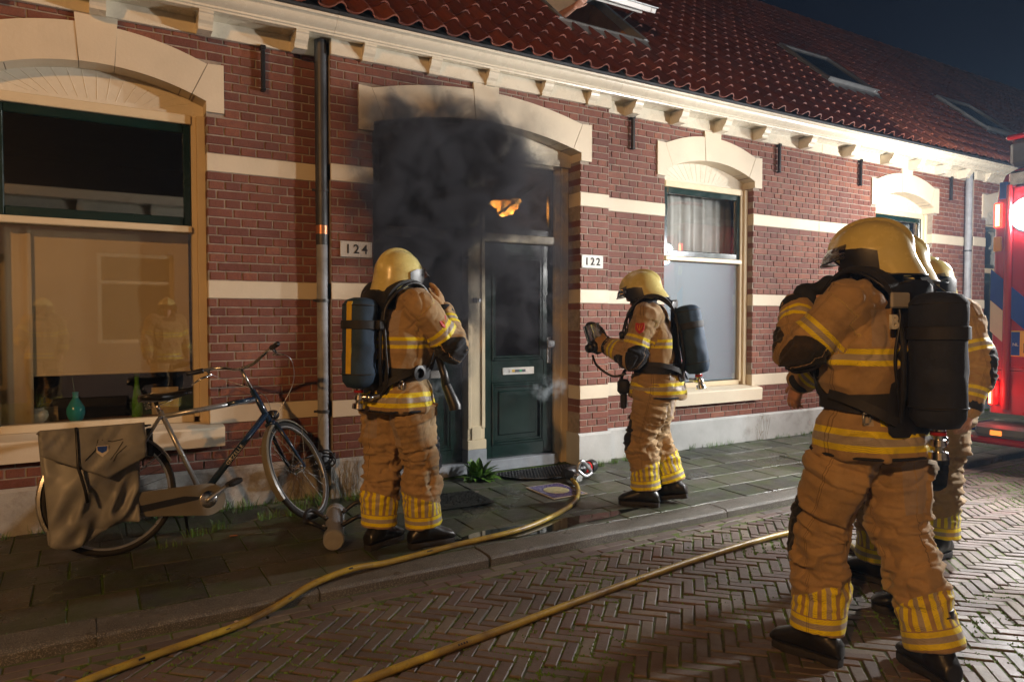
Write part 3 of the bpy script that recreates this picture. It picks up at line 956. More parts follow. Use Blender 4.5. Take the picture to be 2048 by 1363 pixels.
# pavement bed and slabs
bed = MB()
n = 60
V = []
for i in range(n + 1):
    x = -6 + 32 * i / n
    V += [(x, KY1, pz(KY1) - .006), (x, .12, pz(.12) - .006)]
bed.add(V, [(2 * i, 2 * i + 2, 2 * i + 3, 2 * i + 1) for i in range(n)])
bed.box(-6, 26, KY1, .2, -.19, -.05)
M_MOSSP = surf("pavement_moss", (.05, .085, .012), .9, .5, 9, .8, 160, spec=.2)
pavement = struct(bed.build("pavement", M_MOSSP))
def slab_geo(a, b):
    ch, t = .004, .04
    x, y = a / 2, b / 2
    V = [(-x, -y, -ch), (x, -y, -ch), (x, y, -ch), (-x, y, -ch), (-x + ch, -y + ch, 0), (x - ch, -y + ch, 0), (x - ch, y - ch, 0), (-x + ch, y - ch, 0), (-x, -y, -t), (x, -y, -t), (x, y, -t), (-x, y, -t)]
    F = [(4, 5, 6, 7), (0, 1, 5, 4), (1, 2, 6, 5), (2, 3, 7, 6), (3, 0, 4, 7), (0, 8, 9, 1), (1, 9, 10, 2), (2, 10, 11, 3), (3, 11, 8, 0)]
    return V, F
pcs = []
ART = (3.21, -0.79)       # a decorated tile lies here
P_ = .303
for j in range(5):
    y = KY1 + P_ * (j + .5)
    off = (.0 if j % 2 == 0 else .1515) + .055
    for i in range(-12, 62):
        x = off + i * P_
        pos = (x + random.uniform(-.003, .003), y + random.uniform(-.003, .003), pz(y) + random.uniform(-.003, .0035))
        pcs.append((pos, (.296, .296), in_view_area(pos, .3, .3, 60), (math.atan(SLOPE) + random.uniform(-.008, .008), random.uniform(-.008, .008), random.uniform(-.01, .01))))
for i in range(-12, 62):   # half slabs along the house fronts
    y = KY1 + P_ * 5 + .045
    x = .055 + i * P_
    if 1.9 < x < 4.0 and False: continue
    pos = (x, y, pz(y) + random.uniform(-.006, .001))
    pcs.append((pos, (.296, .078), in_view_area(pos, .3, .08, 60), (math.atan(SLOPE), random.uniform(-.01, .01), random.uniform(-.02, .02))))
put_pieces(pcs, pavement, "paving_slab", M_PAVE, slab_geo, 300)
# kerb stones
kerb = struct(MB().box(-6, 26, KY0 + .02, KY1 - .01, -.19, -.055).build("kerb", M_MOSS))
kp = [(KY0, -.16), (KY0 + .004, -.052), (KY0 + .012, -.042), (KY0 + .03, -.0345), (KY1 - .006, -.031), (KY1 - .003, -.034), (KY1 - .003, -.16)]
km = MB().prism(kp, -.495, .495, (1, 2, 0)).mesh("kerb_stone", M_KERB, 30)
for i in range(-5, 20):
    o = bpy.data.objects.new("kerb_stone", km)
    o.location = (i * 1.0 + .52, random.uniform(-.004, .004), random.uniform(-.004, .002)); o.rotation_euler = (0, random.uniform(-.003, .003), random.uniform(-.004, .004))
    link(o, kerb)
# road: bed, two gutter courses and herringbone clinkers laid at 45 degrees
ZR = -.088
rb = MB()
V = []
for i in range(n + 1):
    x = -8 + 36 * i / n
    V += [(x, KY0 + .01, ZR - .0072), (x, -9.2, ZR - .0072)]
rb.add(V, [(2 * i, 2 * i + 1, 2 * i + 3, 2 * i + 2) for i in range(n)])
rb.box(-8, 28, -9.2, KY0, -.195, ZR - .03)
road = struct(rb.build("road", M_MOSS))
def clink_geo(a, b):
    ch, t = .0035, .035
    x, y = a / 2, b / 2
    V = [(-x, -y, -ch), (x, -y, -ch), (x, y, -ch), (-x, y, -ch), (-x + ch, -y + ch, 0), (x - ch, -y + ch, 0), (x - ch, y - ch, 0), (-x + ch, y - ch, 0), (-x, -y, -t), (x, -y, -t), (x, y, -t), (-x, y, -t)]
    F = [(4, 5, 6, 7), (0, 1, 5, 4), (1, 2, 6, 5), (2, 3, 7, 6), (3, 0, 4, 7), (0, 8, 9, 1), (1, 9, 10, 2), (2, 10, 11, 3), (3, 11, 8, 0)]
    return V, F
def vn2(x, y):
    return math.sin(x * 2.1 + 1.3 * math.sin(y * 1.7)) * math.cos(y * 1.9 + math.sin(x * 1.3))
pcs = []
Wc, Lc = .0620, .1860
for r in range(2):
    y = KY0 - .012 - .035 - r * .0705
    for i in range(-20, 90):
        x = i * .211 + r * .1
        pos = (x, y + random.uniform(-.003, .003), ZR - .004 + random.uniform(-.003, .002))
        pcs.append((pos, (.203, .064), in_view_area(pos, .2, .065), (random.uniform(-.01, .01), random.uniform(-.01, .01), random.uniform(-.015, .015))))
q = math.sqrt(.5)
YTOP = KY0 - .012 - .0705 * 2 - .004
for k in range(-90, 170):
    for m in range(-30, 30):
        for hv in (0, 1):
            if hv == 0: a, b = (k + 6 * m) * Wc + Lc / 2, k * Wc + Wc / 2
            else: a, b = (k + 3 + 6 * m) * Wc + Wc / 2, (k - 2) * Wc + Lc / 2
            x = (a + b) * q; y = (-a + b) * q - 2.5
            if not (-2.2 < x < 13.5 and -6.4 < y < YTOP - .02): continue
            if x > 8.5 and y < -5.0: continue
            L = Lc
            ang = R_(-45) if hv == 0 else R_(45)
            ext = (Lc + Wc) * q / 2
            if y + ext > YTOP:      # cut to the gutter courses
                cut = (y + ext - YTOP) / q
                L = Lc - cut * 1.0
                if L < .05: continue
                sgn = 1 if hv == 0 else -1
                d = (Lc - L) / 2
                x += d * q * (1 if hv == 0 else -1); y -= d * q
            lowf = float(vn2(x * 1.1, y * 1.1)) * .0022 + float(vn2(x * 3.1 + 9, y * 3.1)) * .0014
            pos = (x + random.uniform(-.003, .003), y + random.uniform(-.003, .003), ZR + lowf + random.uniform(-.0045, .0035))
            pcs.append((pos, (round((L - .0105) / .01) * .01 if L < Lc else L - .0105, Wc - .0105), in_view_area(pos, L, Wc), (random.uniform(-.02, .02), random.uniform(-.02, .02), ang + random.uniform(-.02, .02))))
put_pieces(pcs, road, "clinker", M_CLINK, clink_geo, 300)
# the shallow puddle against the kerb
def water_mat():
    m, nt, b, o = newmat("puddle_water")
    b.inputs["Base Color"].default_value = (.012, .013, .010, 1); b.inputs["Roughness"].default_value = .04
    b.inputs["Specular IOR Level"].default_value = .5
    bump(nt, b, noise(nt, coord(nt), 25, 2, .5), .04, .003)
    return m
pu = MB()
ring = []
for i in range(40):
    t = 2 * math.pi * i / 40
    rr = 1 + .18 * math.sin(3 * t + 1) + .1 * math.sin(7 * t)
    ring.append((2.62 + .70 * rr * math.cos(t), -1.50 + .105 * rr * math.sin(t)))
zpu = pz(-1.5) + .0045
pu.add([(x, y, zpu + (-1.5 - y) * 0) for x, y in ring], [tuple(range(40))])
struct(pu.build("puddle", water_mat()))

# ================================================================== STREET LAMP (behind the camera, left) and the house across the street
M_SODIUM = emis("sodium_lamp", (1.0, .46, .12), 30)
sl = empty("street_lamp", "tall street lamp across the street giving warm orange light", "street lamp", (-5.2, -8.3, 0))
MB().tube([(0, 0, -.2), (0, 0, 1.2), (0, 0, 1.21), (0, 0, 4.9)], [.07, .07, .045, .04], 14).build("post", M_ZINC, sl, 40)
MB().lathe([(.03, 4.88), (.05, 4.9), (.16, 5.22), (.19, 5.24), (.02, 5.36), (.001, 5.37)], n=18).build("lamp_housing", M_ZINC_DARK, sl, 30)
MB().ell((0, 0, 5.0), (.07, .07, .1)).build("bulb", M_SODIUM, sl, True)
ld = bpy.data.lights.new("street_lamp_light", 'POINT'); ld.energy = 1550; ld.color = (1.0, .50, .17); ld.shadow_soft_size = .12
lo = bpy.data.objects.new("street_lamp_light", ld); lo.location = (0.25, .35, 4.86); link(lo, sl)

M_OPP = surf("pale_render", (.22, .165, .14), .8, .1, 2, .2, 40)
op = empty("opposite_house", "pale rendered house across the street, mirrored in the big window", "house", (0, -9.6, 0))
mb = MB()
ops = [(-4.6, -3.4, 1.0, 2.6), (-2.2, -1.2, .1, 2.5), (.2, 1.5, .9, 2.6), (2.6, 3.6, .1, 2.5), (4.8, 6.0, .9, 2.6)]
xs = -9
for a, b, z0, z1 in ops:
    mb.box(xs, a, -.3, 0, -.2, 3.3); mb.box(a, b, -.3, 0, z1, 3.3)
    if z0 > .2: mb.box(a, b, -.3, 0, -.2, z0)
    xs = b
mb.box(xs, 14, -.3, 0, -.2, 3.3)
mb.build("wall", M_OPP, op)
for a, b, z0, z1 in ops:
    f = MB()
    for x0, x1, za, zb in ((a, a + .07, z0, z1), (b - .07, b, z0, z1), (a + .0705, b - .0705, z1 - .07, z1), (a + .0705, b - .0705, z0, z0 + .07), (a + .0705, b - .0705, z0 + (z1 - z0) * .66, z0 + (z1 - z0) * .66 + .06)):
        f.bbox(x0, x1, -.2, -.1, za, zb, .004)
    F = f.build("window" if z0 > .2 else "door", M_FRAME, op)
    MB().box(a + .05, b - .05, -.16, -.15, z0 + .05, z1 - .05).build("pane", M_DARK, F)
MB().prism([(0, 3.3), (.06, 3.3), (.06, 3.5), (.3, 3.52), (.34, 3.68), (-.3, 3.68), (-.3, 3.3)], -9, 14, (1, 2, 0)).build("cornice", M_TRIM, op)
for i in range(18):
    MB().prism([(.06, 3.32), (.06, 3.515), (.26, 3.515), (.2, 3.42), (.16, 3.32)], -8.5 + i * 1.2, -8.4 + i * 1.2, (1, 2, 0)).build("corbel", M_TRIM, op)
MB().prism([(.3, 3.69), (-3.6, 6.9), (-3.8, 6.9), (-.1, 3.69)], -9, 14, (1, 2, 0)).build("roof", M_DARK, op)

# ================================================================== FIRE ENGINE
def paint(name, col, rough=.25):
    m = surf(name, col, rough, .06, 3, .03, 12, spec=.5, rvar=.05)
    m.node_tree.nodes["Principled BSDF"].inputs["Coat Weight"].default_value = .4
    return m
M_RED = paint("fire_red", (.34, .010, .013)); M_BLUE = paint("signal_blue", (.012, .055, .38)); M_STRIPEW = paint("white_stripe", (.62, .58, .52))
M_YPLATE = surf("yellow_plate", (.75, .42, .02), .35, .05)
M_TAIL = emis("tail_lamp", (1, .035, .02), 5); M_TAILCORE = emis("tail_lamp_core", (1, .30, .10), 14); M_AMBER = surf("amber_lens", (.7, .35, .02), .2, .1)
M_REDLENS = surf("red_lens", (.45, .01, .01), .15, .1)
M_FLOOD = emis("flood_lamp", (.92, .96, 1.0), 220)
M_GREYBODY = surf("grey_panel", (.12, .13, .15), .4, .1)
fe = empty("fire_engine", "red fire engine with blue and white striping and a glaring floodlight", "fire engine", (7.5, -3.15, ZR))
Y0t, Y1t = 1.25, -1.25        # local: +y towards the houses
zb = -ZR                       # local heights below are given above z = 0 of the pavement
def T(mb, name, mat, smooth=False):
    mb.v = [(x, y, z + zb) for x, y, z in mb.v]
    return mb.build(name, mat, fe, smooth)
# body with rounded vertical rear corners (plan outline extruded) and rounded top edge
def body_ring(z, ins):
    pts = []
    rad = .10
    for cx, cy, a0 in ((rad, Y0t - rad, 90), (6.9, Y0t - .05, 0), (6.9, Y1t + .05, -90), (rad, Y1t + rad, 180)):
        pass
    L = 6.95
    out = []
    for (cx, cy, a0, a1, rr) in ((L - .06, Y0t - .06, 0, 90, .06), (rad, Y0t - rad, 90, 180, rad), (rad, Y1t + rad, 180, 270, rad), (L - .06, Y1t + .06, 270, 360, .06)):
        for i in range(6):
            t = R_(a0 + (a1 - a0) * i / 5)
            out.append((cx + (rr) * math.cos(t), cy + (rr) * math.sin(t)))
    res = []
    for x, y in out:
        sx = x + (ins if x < 1 else -ins if x > 6 else 0)
        sy = y * (1 - ins / 1.25)
        res.append((sx, sy, z))
    return res
T(MB().rings([body_ring(.46, 0), body_ring(.87, 0)]), "lower_body", M_RED, 40)
T(MB().rings([body_ring(.875, .004), body_ring(2.45, .012), body_ring(2.62, .03), body_ring(2.74, .07), body_ring(2.80, .14)]), "body", M_RED, 40)
# rear shutter recess panel, corner pillars and striping
T(MB().bbox(-.012, .05, -1.04, 1.04, .90, 2.60, .008), "rear_panel", M_RED)
for s in (1, -1):
    yy = s * 1.075
    T(MB().tube([(-.012, yy, z) for z in (.50, .9, 1.5, 2.1, 2.62)], [.032, .034, .034, .034, .024], 12), "corner_pillar", M_RED, 40)
def stripe(y0, y1, z00, z01, hgt, mat, x=-.0165):
    """slanting band across the rear, y0 outer to y1 inner"""
    V = [(x, y0, z00), (x, y1, z01), (x, y1, z01 + hgt), (x, y0, z00 + hgt)]
    V += [(x + .003, p[1], p[2]) for p in V]
    T(MB().add(V, [(0, 1, 2, 3), (4, 7, 6, 5), (0, 4, 5, 1), (1, 5, 6, 2), (2, 6, 7, 3), (3, 7, 4, 0)]), "stripe", mat)
sl_ = -.95
for k, mt in enumerate((M_BLUE, M_STRIPEW, M_BLUE, M_STRIPEW, M_BLUE)):
    zc = 1.57 - k * .30
    for ya, yb_ in ((1.225, 1.115), (1.038, .02)):
        n_ = 1 if ya > 1.1 else 4
        for i in range(n_):
            y0_, y1_ = ya + (yb_ - ya) * i / n_, ya + (yb_ - ya) * (i + 1) / n_
            zz0, zz1 = zc + (y0_ - 1.25) * -sl_ * 1.0, zc + (y1_ - 1.25) * -sl_
            zz0 = zc - (1.25 - y0_) * -sl_; zz1 = zc - (1.25 - y1_) * -sl_
            if min(zz0, zz1) < .93 or i > 0 and n_ > 1 and zz1 < 1.0: 
                if min(zz0, zz1) < .90: continue
            stripe(y0_, y1_, zz0, zz1, .295, mt, -.0165 if ya < 1.1 else -.004 + .0)
T(MB().bbox(.005, .03, 1.10, 1.17, 2.50, 2.66, .004), "stripe", M_BLUE)
# outer edge of the rear carries the stripes too: a slightly proud corner panel
# lamps on the left corner
def lamp(y0, y1, z0, z1, mat, core=None, x=-.02):
    L_ = T(MB().bbox(x, x + .03, y0, y1, z0, z1, .008), "tail_lamp", mat)
    if core:
        o = MB().bbox(x - .004, x - .0002, y0 + (y1 - y0) * .25, y1 - (y1 - y0) * .25, z0 + zb + .015, z1 + zb - .015, .001).build("lamp_core", core, L_)
for s in (1, -1):
    a, b = sorted((s * 1.205, s * 1.135))
    lamp(a, b, 2.23, 2.465, M_TAIL, M_TAILCORE)
    lamp(a, b, 2.005, 2.145, M_AMBER)
    a, b = sorted((s * 1.222, s * 1.185)); lamp(a, b, .535, .775, M_TAIL, M_TAILCORE)
    a, b = sorted((s * 1.17, s * 1.13)); lamp(a, b, .535, .775, M_REDLENS)
    a, b = sorted((s * 1.12, s * 1.09)); lamp(a, b, .535, .775, M_REDLENS)
# floodlights high on the rear
for s in (1, -1):
    c = (-.035, s * .90, 2.33)
    T(MB().lathe([(.12, -.03), (.168, -.05), (.173, -.08), (.155, -.085)], (.06, c[1], c[2]), 'x', 24), "lamp_housing", M_BLACK, 40)
    T(MB().lathe([(.001, -.028), (.08, -.026), (.150, -.012)], (c[0], c[1], c[2]), 'x', 24), "floodlight", M_FLOOD, True)
# bumper step, orange marker, blue under-light
T(MB().bbox(-.16, .3, -1.28, 1.28, .24, .36, .03), "bumper", M_GREYBODY)
T(MB().bbox(-.17, -.158, 1.03, 1.13, .265, .31, .004), "marker_lamp", emis("orange_marker", (1, .22, .03), 2.0))
T(MB().bbox(-.13, .3, -1.2, 1.42, .17, .235, .02), "under_run_bar", M_RED)
T(MB().bbox(-.1, .5, 1.26, 1.40, .28, .34, .02), "step", M_BLUE)
# number plate with the visible characters
npl = T(MB().bbox(-.028, -.0175, .70, 1.03, 1.01, 1.25, .004), "number_plate", M_YPLATE)
MB().box(-.0292, -.0281, .955, 1.027, 1.02 + zb, 1.24 + zb).build("country_strip", M_BLUE, npl)
RX = Matrix.Rotation(R_(-90), 4, 'Z') @ Matrix.Rotation(R_(90), 4, 'X')
put_text("B", .125, M_IRON, Matrix.Translation((-.0285, .895, 1.085 + zb)) @ RX, npl, extrude=.001, bold=.002)
put_text("NL", .04, M_WHITE, Matrix.Translation((-.0297, .99, 1.12 + zb)) @ RX, npl, extrude=.0005)
# roof gear and wheels
T(MB().bbox(.15, 6.6, -1.05, 1.05, 2.78, 2.92, .05), "roof_locker", M_GREYBODY)
T(MB().bbox(.05, .6, .60, 1.12, 2.80, 3.05, .04), "roof_box", M_GREYBODY)
T(MB().bbox(.02, .5, .55, 1.14, 3.052, 3.10, .02), "warning_light_bar", M_REDLENS)
T(MB().tube([(.1, .9, 2.66), (-.03, .9, 2.72), (-.04, .5, 2.74), (-.04, -.9, 2.74)], .02, 8), "hand_rail", M_CHROME, True)
for s in (1, -1):
    T(MB().bbox(.01, .07, min(s * .78, s * 1.1), max(s * .78, s * 1.1), 2.60, 2.75, .02), "blue_flasher_housing", M_CHROME)
for x in (1.35, 5.4):
    for s in (1, -1):
        c = (x, s * 1.10, .49 + ZR)
        w = T(MB().lathe([(.28, -.14), (.46, -.14), (.49, -.10), (.49, .10), (.46, .14), (.28, .14)], c, 'y', 28), "wheel", M_BLACK, 40)
        MB().lathe([(.001, s * .05), (.1, s * .06), (.12, s * .02), (.27, s * .10), (.285, s * .13)], (c[0], c[1], c[2] + zb), 'y', 24).build("rim", M_STEEL, w, 40)
T(MB().bbox(5.0, 6.9, -1.2, 1.2, .45, .8, .05), "cab_skirt", M_RED)
# the engine's own working lights
def engine_light(name, loc, energy, col, size, typ='POINT', rot=None, ang=150):
    d = bpy.data.lights.new(name, typ); d.energy = energy; d.color = col
    if typ == 'SPOT': d.spot_size = R_(ang); d.spot_blend = .35; d.shadow_soft_size = size
    else: d.shadow_soft_size = size
    o = bpy.data.objects.new(name, d); o.location = loc
    if rot: o.rotation_euler = rot
    link(o, fe); return o
engine_light("rear_floodlight_beam", (-.20, .90, 2.33 + zb), 640, (1.0, .98, .95), .10, 'SPOT', (R_(76), 0, R_(107)), 118)
engine_light("rear_floodlight_beam", (-.20, -.90, 2.33 + zb), 860, (1.0, .97, .92), .10, 'SPOT', (R_(78), 0, R_(90)), 168)
engine_light("side_floodlight_beam", (1.3, 1.40, 2.60 + zb), 430, (1.0, .98, .94), .10, 'SPOT', (R_(80), 0, 0), 165)
for x in (1.3, 3.6):
    T(MB().bbox(x - .12, x + .12, 1.25, 1.315, 2.55, 2.69, .015), "side_floodlight", M_GREYBODY)
engine_light("tail_glow", (-.14, 1.19, .66 + zb), 5, (1, .04, .03), .06)
# ================================================================== PEOPLE
def vnoise(p, seed=0):
    """smooth value noise on an (n,3) array, range -1..1"""
    p = np.asarray(p, float)
    i = np.floor(p).astype(np.int64); f = p - i
    f = f * f * (3 - 2 * f)
    def hsh(a, b, c):
        h = (a * 374761393 + b * 668265263 + c * 2147483647 + seed * 974711) & 0x7fffffff
        h = ((h ^ (h >> 13)) * 1274126177) & 0x7fffffff
        h = h ^ (h >> 16)
        return (h % 65536) / 32767.5 - 1
    r = 0
    for dx in (0, 1):
        for dy in (0, 1):
            for dz in (0, 1):
                w = (f[:, 0] if dx else 1 - f[:, 0]) * (f[:, 1] if dy else 1 - f[:, 1]) * (f[:, 2] if dz else 1 - f[:, 2])
                r = r + w * hsh(i[:, 0] + dx, i[:, 1] + dy, i[:, 2] + dz)
    return r
def fuse(mb, voxel, it=3):
    """voxel-fuse the closed shapes in mb into one skin; returns mesh datablock"""
    me = mb.mesh("tmp", None, False, True)
    o = bpy.data.objects.new("tmp", me); C.objects.link(o)
    r = o.modifiers.new("r", 'REMESH'); r.mode = 'VOXEL'; r.voxel_size = voxel
    if it:
        s = o.modifiers.new("s", 'SMOOTH'); s.factor = .5; s.iterations = it
    dg = bpy.context.evaluated_depsgraph_get()
    out = bpy.data.meshes.new_from_object(o.evaluated_get(dg))
    C.objects.unlink(o); bpy.data.objects.remove(o); bpy.data.meshes.remove(me)
    return out
def mverts(me):
    n = len(me.vertices); a = np.empty(n * 3); me.vertices.foreach_get("co", a); return a.reshape(n, 3)
def mnormals(me):
    n = len(me.vertices); a = np.empty(n * 3, dtype=np.float32); me.vertex_normals.foreach_get("vector", a); return a.reshape(n, 3).astype(float)
def setv(me, V):
    me.vertices.foreach_set("co", V.ravel()); me.update()
def attr(me, name, val):
    a = me.attributes.new(name, 'FLOAT', 'POINT'); a.data.foreach_set("value", np.asarray(val, dtype=np.float32))
def poly_coord(V, pts, ref):
    """closest place on a polyline: (distance, arc length, angle about it measured from direction ref)"""
    best = np.full(len(V), 1e9); u = np.zeros(len(V)); ang = np.zeros(len(V)); acc = 0
    P = [np.array(p, float) for p in pts]
    ref = np.array(ref, float)
    for a, b in zip(P[:-1], P[1:]):
        d = b - a; L = np.linalg.norm(d); t = d / L
        k = np.clip((V - a) @ t, 0, L)
        q = a + np.outer(k, t); w = V - q
        dist = np.linalg.norm(w, axis=1)
        e1 = ref - t * (ref @ t); e1 /= np.linalg.norm(e1); e2 = np.cross(t, e1)
        an = np.arctan2(w @ e2, w @ e1)
        m = dist < best
        best[m] = dist[m]; u[m] = acc + ((V - a) @ t)[m] if False else (acc + k)[m]; ang[m] = an[m]
        acc += L
    return best, u, ang

# ---- turnout cloth with reflective tape; tape positions come from coordinates measured along each limb
def cloth(name, tapes, base=(.375, .25, .125), pads=(), vert=None, patches=()):
    m, nt, b, o = newmat(name)
    au = nt.nodes.new("ShaderNodeAttribute"); au.attribute_name = "su"; u = au.outputs["Fac"]
    av = nt.nodes.new("ShaderNodeAttribute"); av.attribute_name = "sv"; v = av.outputs["Fac"]
    ar = nt.nodes.new("ShaderNodeAttribute"); ar.attribute_name = "reg"; g = ar.outputs["Fac"]
    p = coord(nt, 'Object')
    cc = ramp(nt, noise(nt, p, 7, 5, .65), [(.3, tuple(x * .78 for x in base)), (.7, tuple(x * 1.12 for x in base))])
    def inside(val, c, w): return math_(nt, 'LESS_THAN', math_(nt, 'ABSOLUTE', math_(nt, 'SUBTRACT', val, c)), w)
    YEL, SIL, NAVY = c4((.86, .70, .008)), c4((.40, .35, .31)), c4((.012, .015, .022))
    hat = nd(nt, "TexWave", {"wave_type": 'BANDS', "bands_direction": 'DIAGONAL'}, Scale=95.0, Distortion=0.0)
    nt.links.new(p, hat.inputs["Vector"])
    hf = ramp(nt, hat.outputs["Fac"], [(.10, (.45, .45, .45)), (.25, (1, 1, 1))])
    tape_mask = 0.0
    for (c, w, reg) in tapes:
        rm = inside(g, reg, .45)
        k = math_(nt, 'MULTIPLY', inside(u, c, w), rm)
        cc = mix(nt, k, cc, YEL)
        cc = mix(nt, math_(nt, 'MULTIPLY', inside(u, c, w * .36), rm), cc, SIL)
        tape_mask = k if tape_mask == 0.0 else math_(nt, 'MAXIMUM', tape_mask, k)
    for (u0, u1, v0, v1, reg, col) in patches:     # plain rectangular patches
        k = math_(nt, 'MULTIPLY', math_(nt, 'MULTIPLY', inside(u, (u0 + u1) / 2, (u1 - u0) / 2), inside(v, (v0 + v1) / 2, (v1 - v0) / 2)), inside(g, reg, .45))
        cc = mix(nt, k, cc, c4(col))
    for (uc, uw, vc, vw, reg) in pads:             # rounded dark pads on elbow and knee
        e = math_(nt, 'ADD', math_(nt, 'POWER', math_(nt, 'ABSOLUTE', math_(nt, 'DIVIDE', math_(nt, 'SUBTRACT', u, uc), uw)), 2.6),
                  math_(nt, 'POWER', math_(nt, 'ABSOLUTE', math_(nt, 'DIVIDE', math_(nt, 'SUBTRACT', v, vc), vw)), 2.6))
        k = math_(nt, 'MULTIPLY', math_(nt, 'LESS_THAN', e, 1.0), inside(g, reg, .45))
        cc = mix(nt, k, cc, NAVY)
    if vert:                                        # block of upright stripes with a slanting top edge
        u0, u1, reg, per = vert
        fv = math_(nt, 'FRACT', math_(nt, 'MULTIPLY', v, per))
        top = math_(nt, 'ADD', u1, math_(nt, 'MULTIPLY', math_(nt, 'COSINE', v), -.045))
        k0 = math_(nt, 'MULTIPLY', math_(nt, 'MULTIPLY', math_(nt, 'GREATER_THAN', u, u0), math_(nt, 'LESS_THAN', u, top)), inside(g, reg, .45))
        ky = math_(nt, 'MULTIPLY', k0, math_(nt, 'LESS_THAN', fv, .78))
        ks = math_(nt, 'MULTIPLY', k0, inside(fv, .39, .13))
        cc = mix(nt, ky, cc, YEL); cc = mix(nt, ks, cc, SIL)
        tape_mask = math_(nt, 'MAXIMUM', tape_mask, ky) if tape_mask != 0.0 else ky
    # soot and wear, then stitched seams
    cc = mix(nt, ramp(nt, noise(nt, p, 3.2, 6, .72), [(.5, (0, 0, 0)), (.72, (.55, .55, .55))]), cc, c4((.10, .062, .03)))
    for sv_ in (1.571, -1.571):
        for o_ in (-.035, .035):
            cc = mix(nt, math_(nt, 'MULTIPLY', inside(v, sv_ + o_, .011), .55), cc, c4((.07, .042, .018)))
    if tape_mask != 0.0:
        cc = mix(nt, math_(nt, 'MULTIPLY', tape_mask, math_(nt, 'SUBTRACT', 1.0, hf)), cc, c4((.10, .085, .03)))
        setin(nt, b, "Roughness", math_(nt, 'SUBTRACT', .85, math_(nt, 'MULTIPLY', tape_mask, .35)))
    else:
        b.inputs["Roughness"].default_value = .85
    setin(nt, b, "Base Color", cc)
    b.inputs["Specular IOR Level"].default_value = .25
    b.inputs["Sheen Weight"].default_value = .15
    h = math_(nt, 'ADD', noise(nt, p, 55, 5, .65), math_(nt, 'MULTIPLY', noise(nt, p, 420, 2, .5), .35))
    bump(nt, b, h, .35, .006)
    return m
# regions: 0 torso, 1 sleeve, 2 leg
M_JACKET = cloth("turnout_jacket", [(.885, .040, 0), (1.215, .033, 0), (.185, .033, 1), (.46, .028, 1)], pads=[(.315, .105, 3.14, 1.35, 1), (.315, .105, -3.14, 1.35, 1)],
                 patches=[(.945, .985, -2.6, -2.42, 0, (.72, .60, .015)), (.945, .985, -2.30, -2.12, 0, (.38, .335, .3)), (.945, .985, 2.42, 2.6, 0, (.72, .6, .015)), (.945, .985, 2.12, 2.3, 0, (.38, .335, .3)), (1.255, 1.40, 2.25, 2.60, 0, (.34, .26, .20)), (1.255, 1.40, -2.60, -2.25, 0, (.34, .26, .20))])
M_TROUSER = cloth("turnout_trousers", [(.075, .032, 2)], pads=[(.46, .13, 0.0, .85, 2)], vert=(.112, .205, 2, 1.43),
                  patches=[(.58, .84, 2.74, 3.15, 2, (.34, .26, .20)), (.58, .84, -3.15, -2.74, 2, (.34, .26, .20))])
M_NAVY = surf("navy_hood_cloth", (.012, .015, .024), .85, .25, 14, .4, 60, kind='Object')
M_BOOT = surf("black_boot_leather", (.013, .012, .011), .36, .25, 18, .25, 70, kind='Object', spec=.5)
M_SOLE = surf("boot_sole", (.018, .016, .015), .8, .2, 30, .3, 80, kind='Object')
M_HELMET = surf("pale_yellow_helmet", (.62, .53, .20), .26, .10, 9, .05, 60, kind='Object', spec=.5, rvar=.10, dirt=((.20, .14, .06), .58, .55))
M_HELMET.node_tree.nodes["Principled BSDF"].inputs["Coat Weight"].default_value = .6
M_STRAP = surf("black_webbing", (.014, .014, .016), .7, .2, 40, .3, 220, kind='Object')
M_GLOVE = surf("tan_leather_glove", (.34, .20, .085), .75, .2, 12, .35, 60, kind='Object')
M_CYLCOVER = surf("navy_cylinder_cover", (.016, .042, .085), .75, .2, 9, .35, 160, kind='Object')
M_CYLDARK = surf("black_navy_cylinder_cover", (.011, .015, .028), .8, .25, 9, .45, 160, kind='Object')
M_CYLYEL = surf("yellow_cover_stripe", (.62, .40, .015), .6, .1, 20, .2, 120, kind='Object')
M_REDCLOTH = surf("red_lining", (.35, .01, .012), .8, .2, 10, .2, 60, kind='Object')
M_BADGE = surf("red_sleeve_badge", (.42, .02, .015), .7, .15, 40, .2, 120, kind='Object')
M_VISOR = glassy("helmet_visor", (.75, .75, .75), .2, .05)
M_LENS = glassy("mask_lens", (.5, .55, .58), .3, .05)
def skin_mat():
    m, nt, b, o = newmat("skin")
    p = coord(nt, 'Object')
    setin(nt, b, "Base Color", ramp(nt, noise(nt, p, 24, 4, .6), [(.3, (.40, .20, .135)), (.7, (.55, .30, .21))]))
    b.inputs["Roughness"].default_value = .5
    b.inputs["Subsurface Weight"].default_value = .08
    b.inputs["Subsurface Radius"].default_value = (.012, .005, .003)
    bump(nt, b, noise(nt, p, 120, 4, .6), .25, .002)
    return m
M_SKIN = skin_mat()
M_HAIR = surf("brown_hair", (.05, .028, .015), .6, .3, 60, .4, 200, kind='Object')

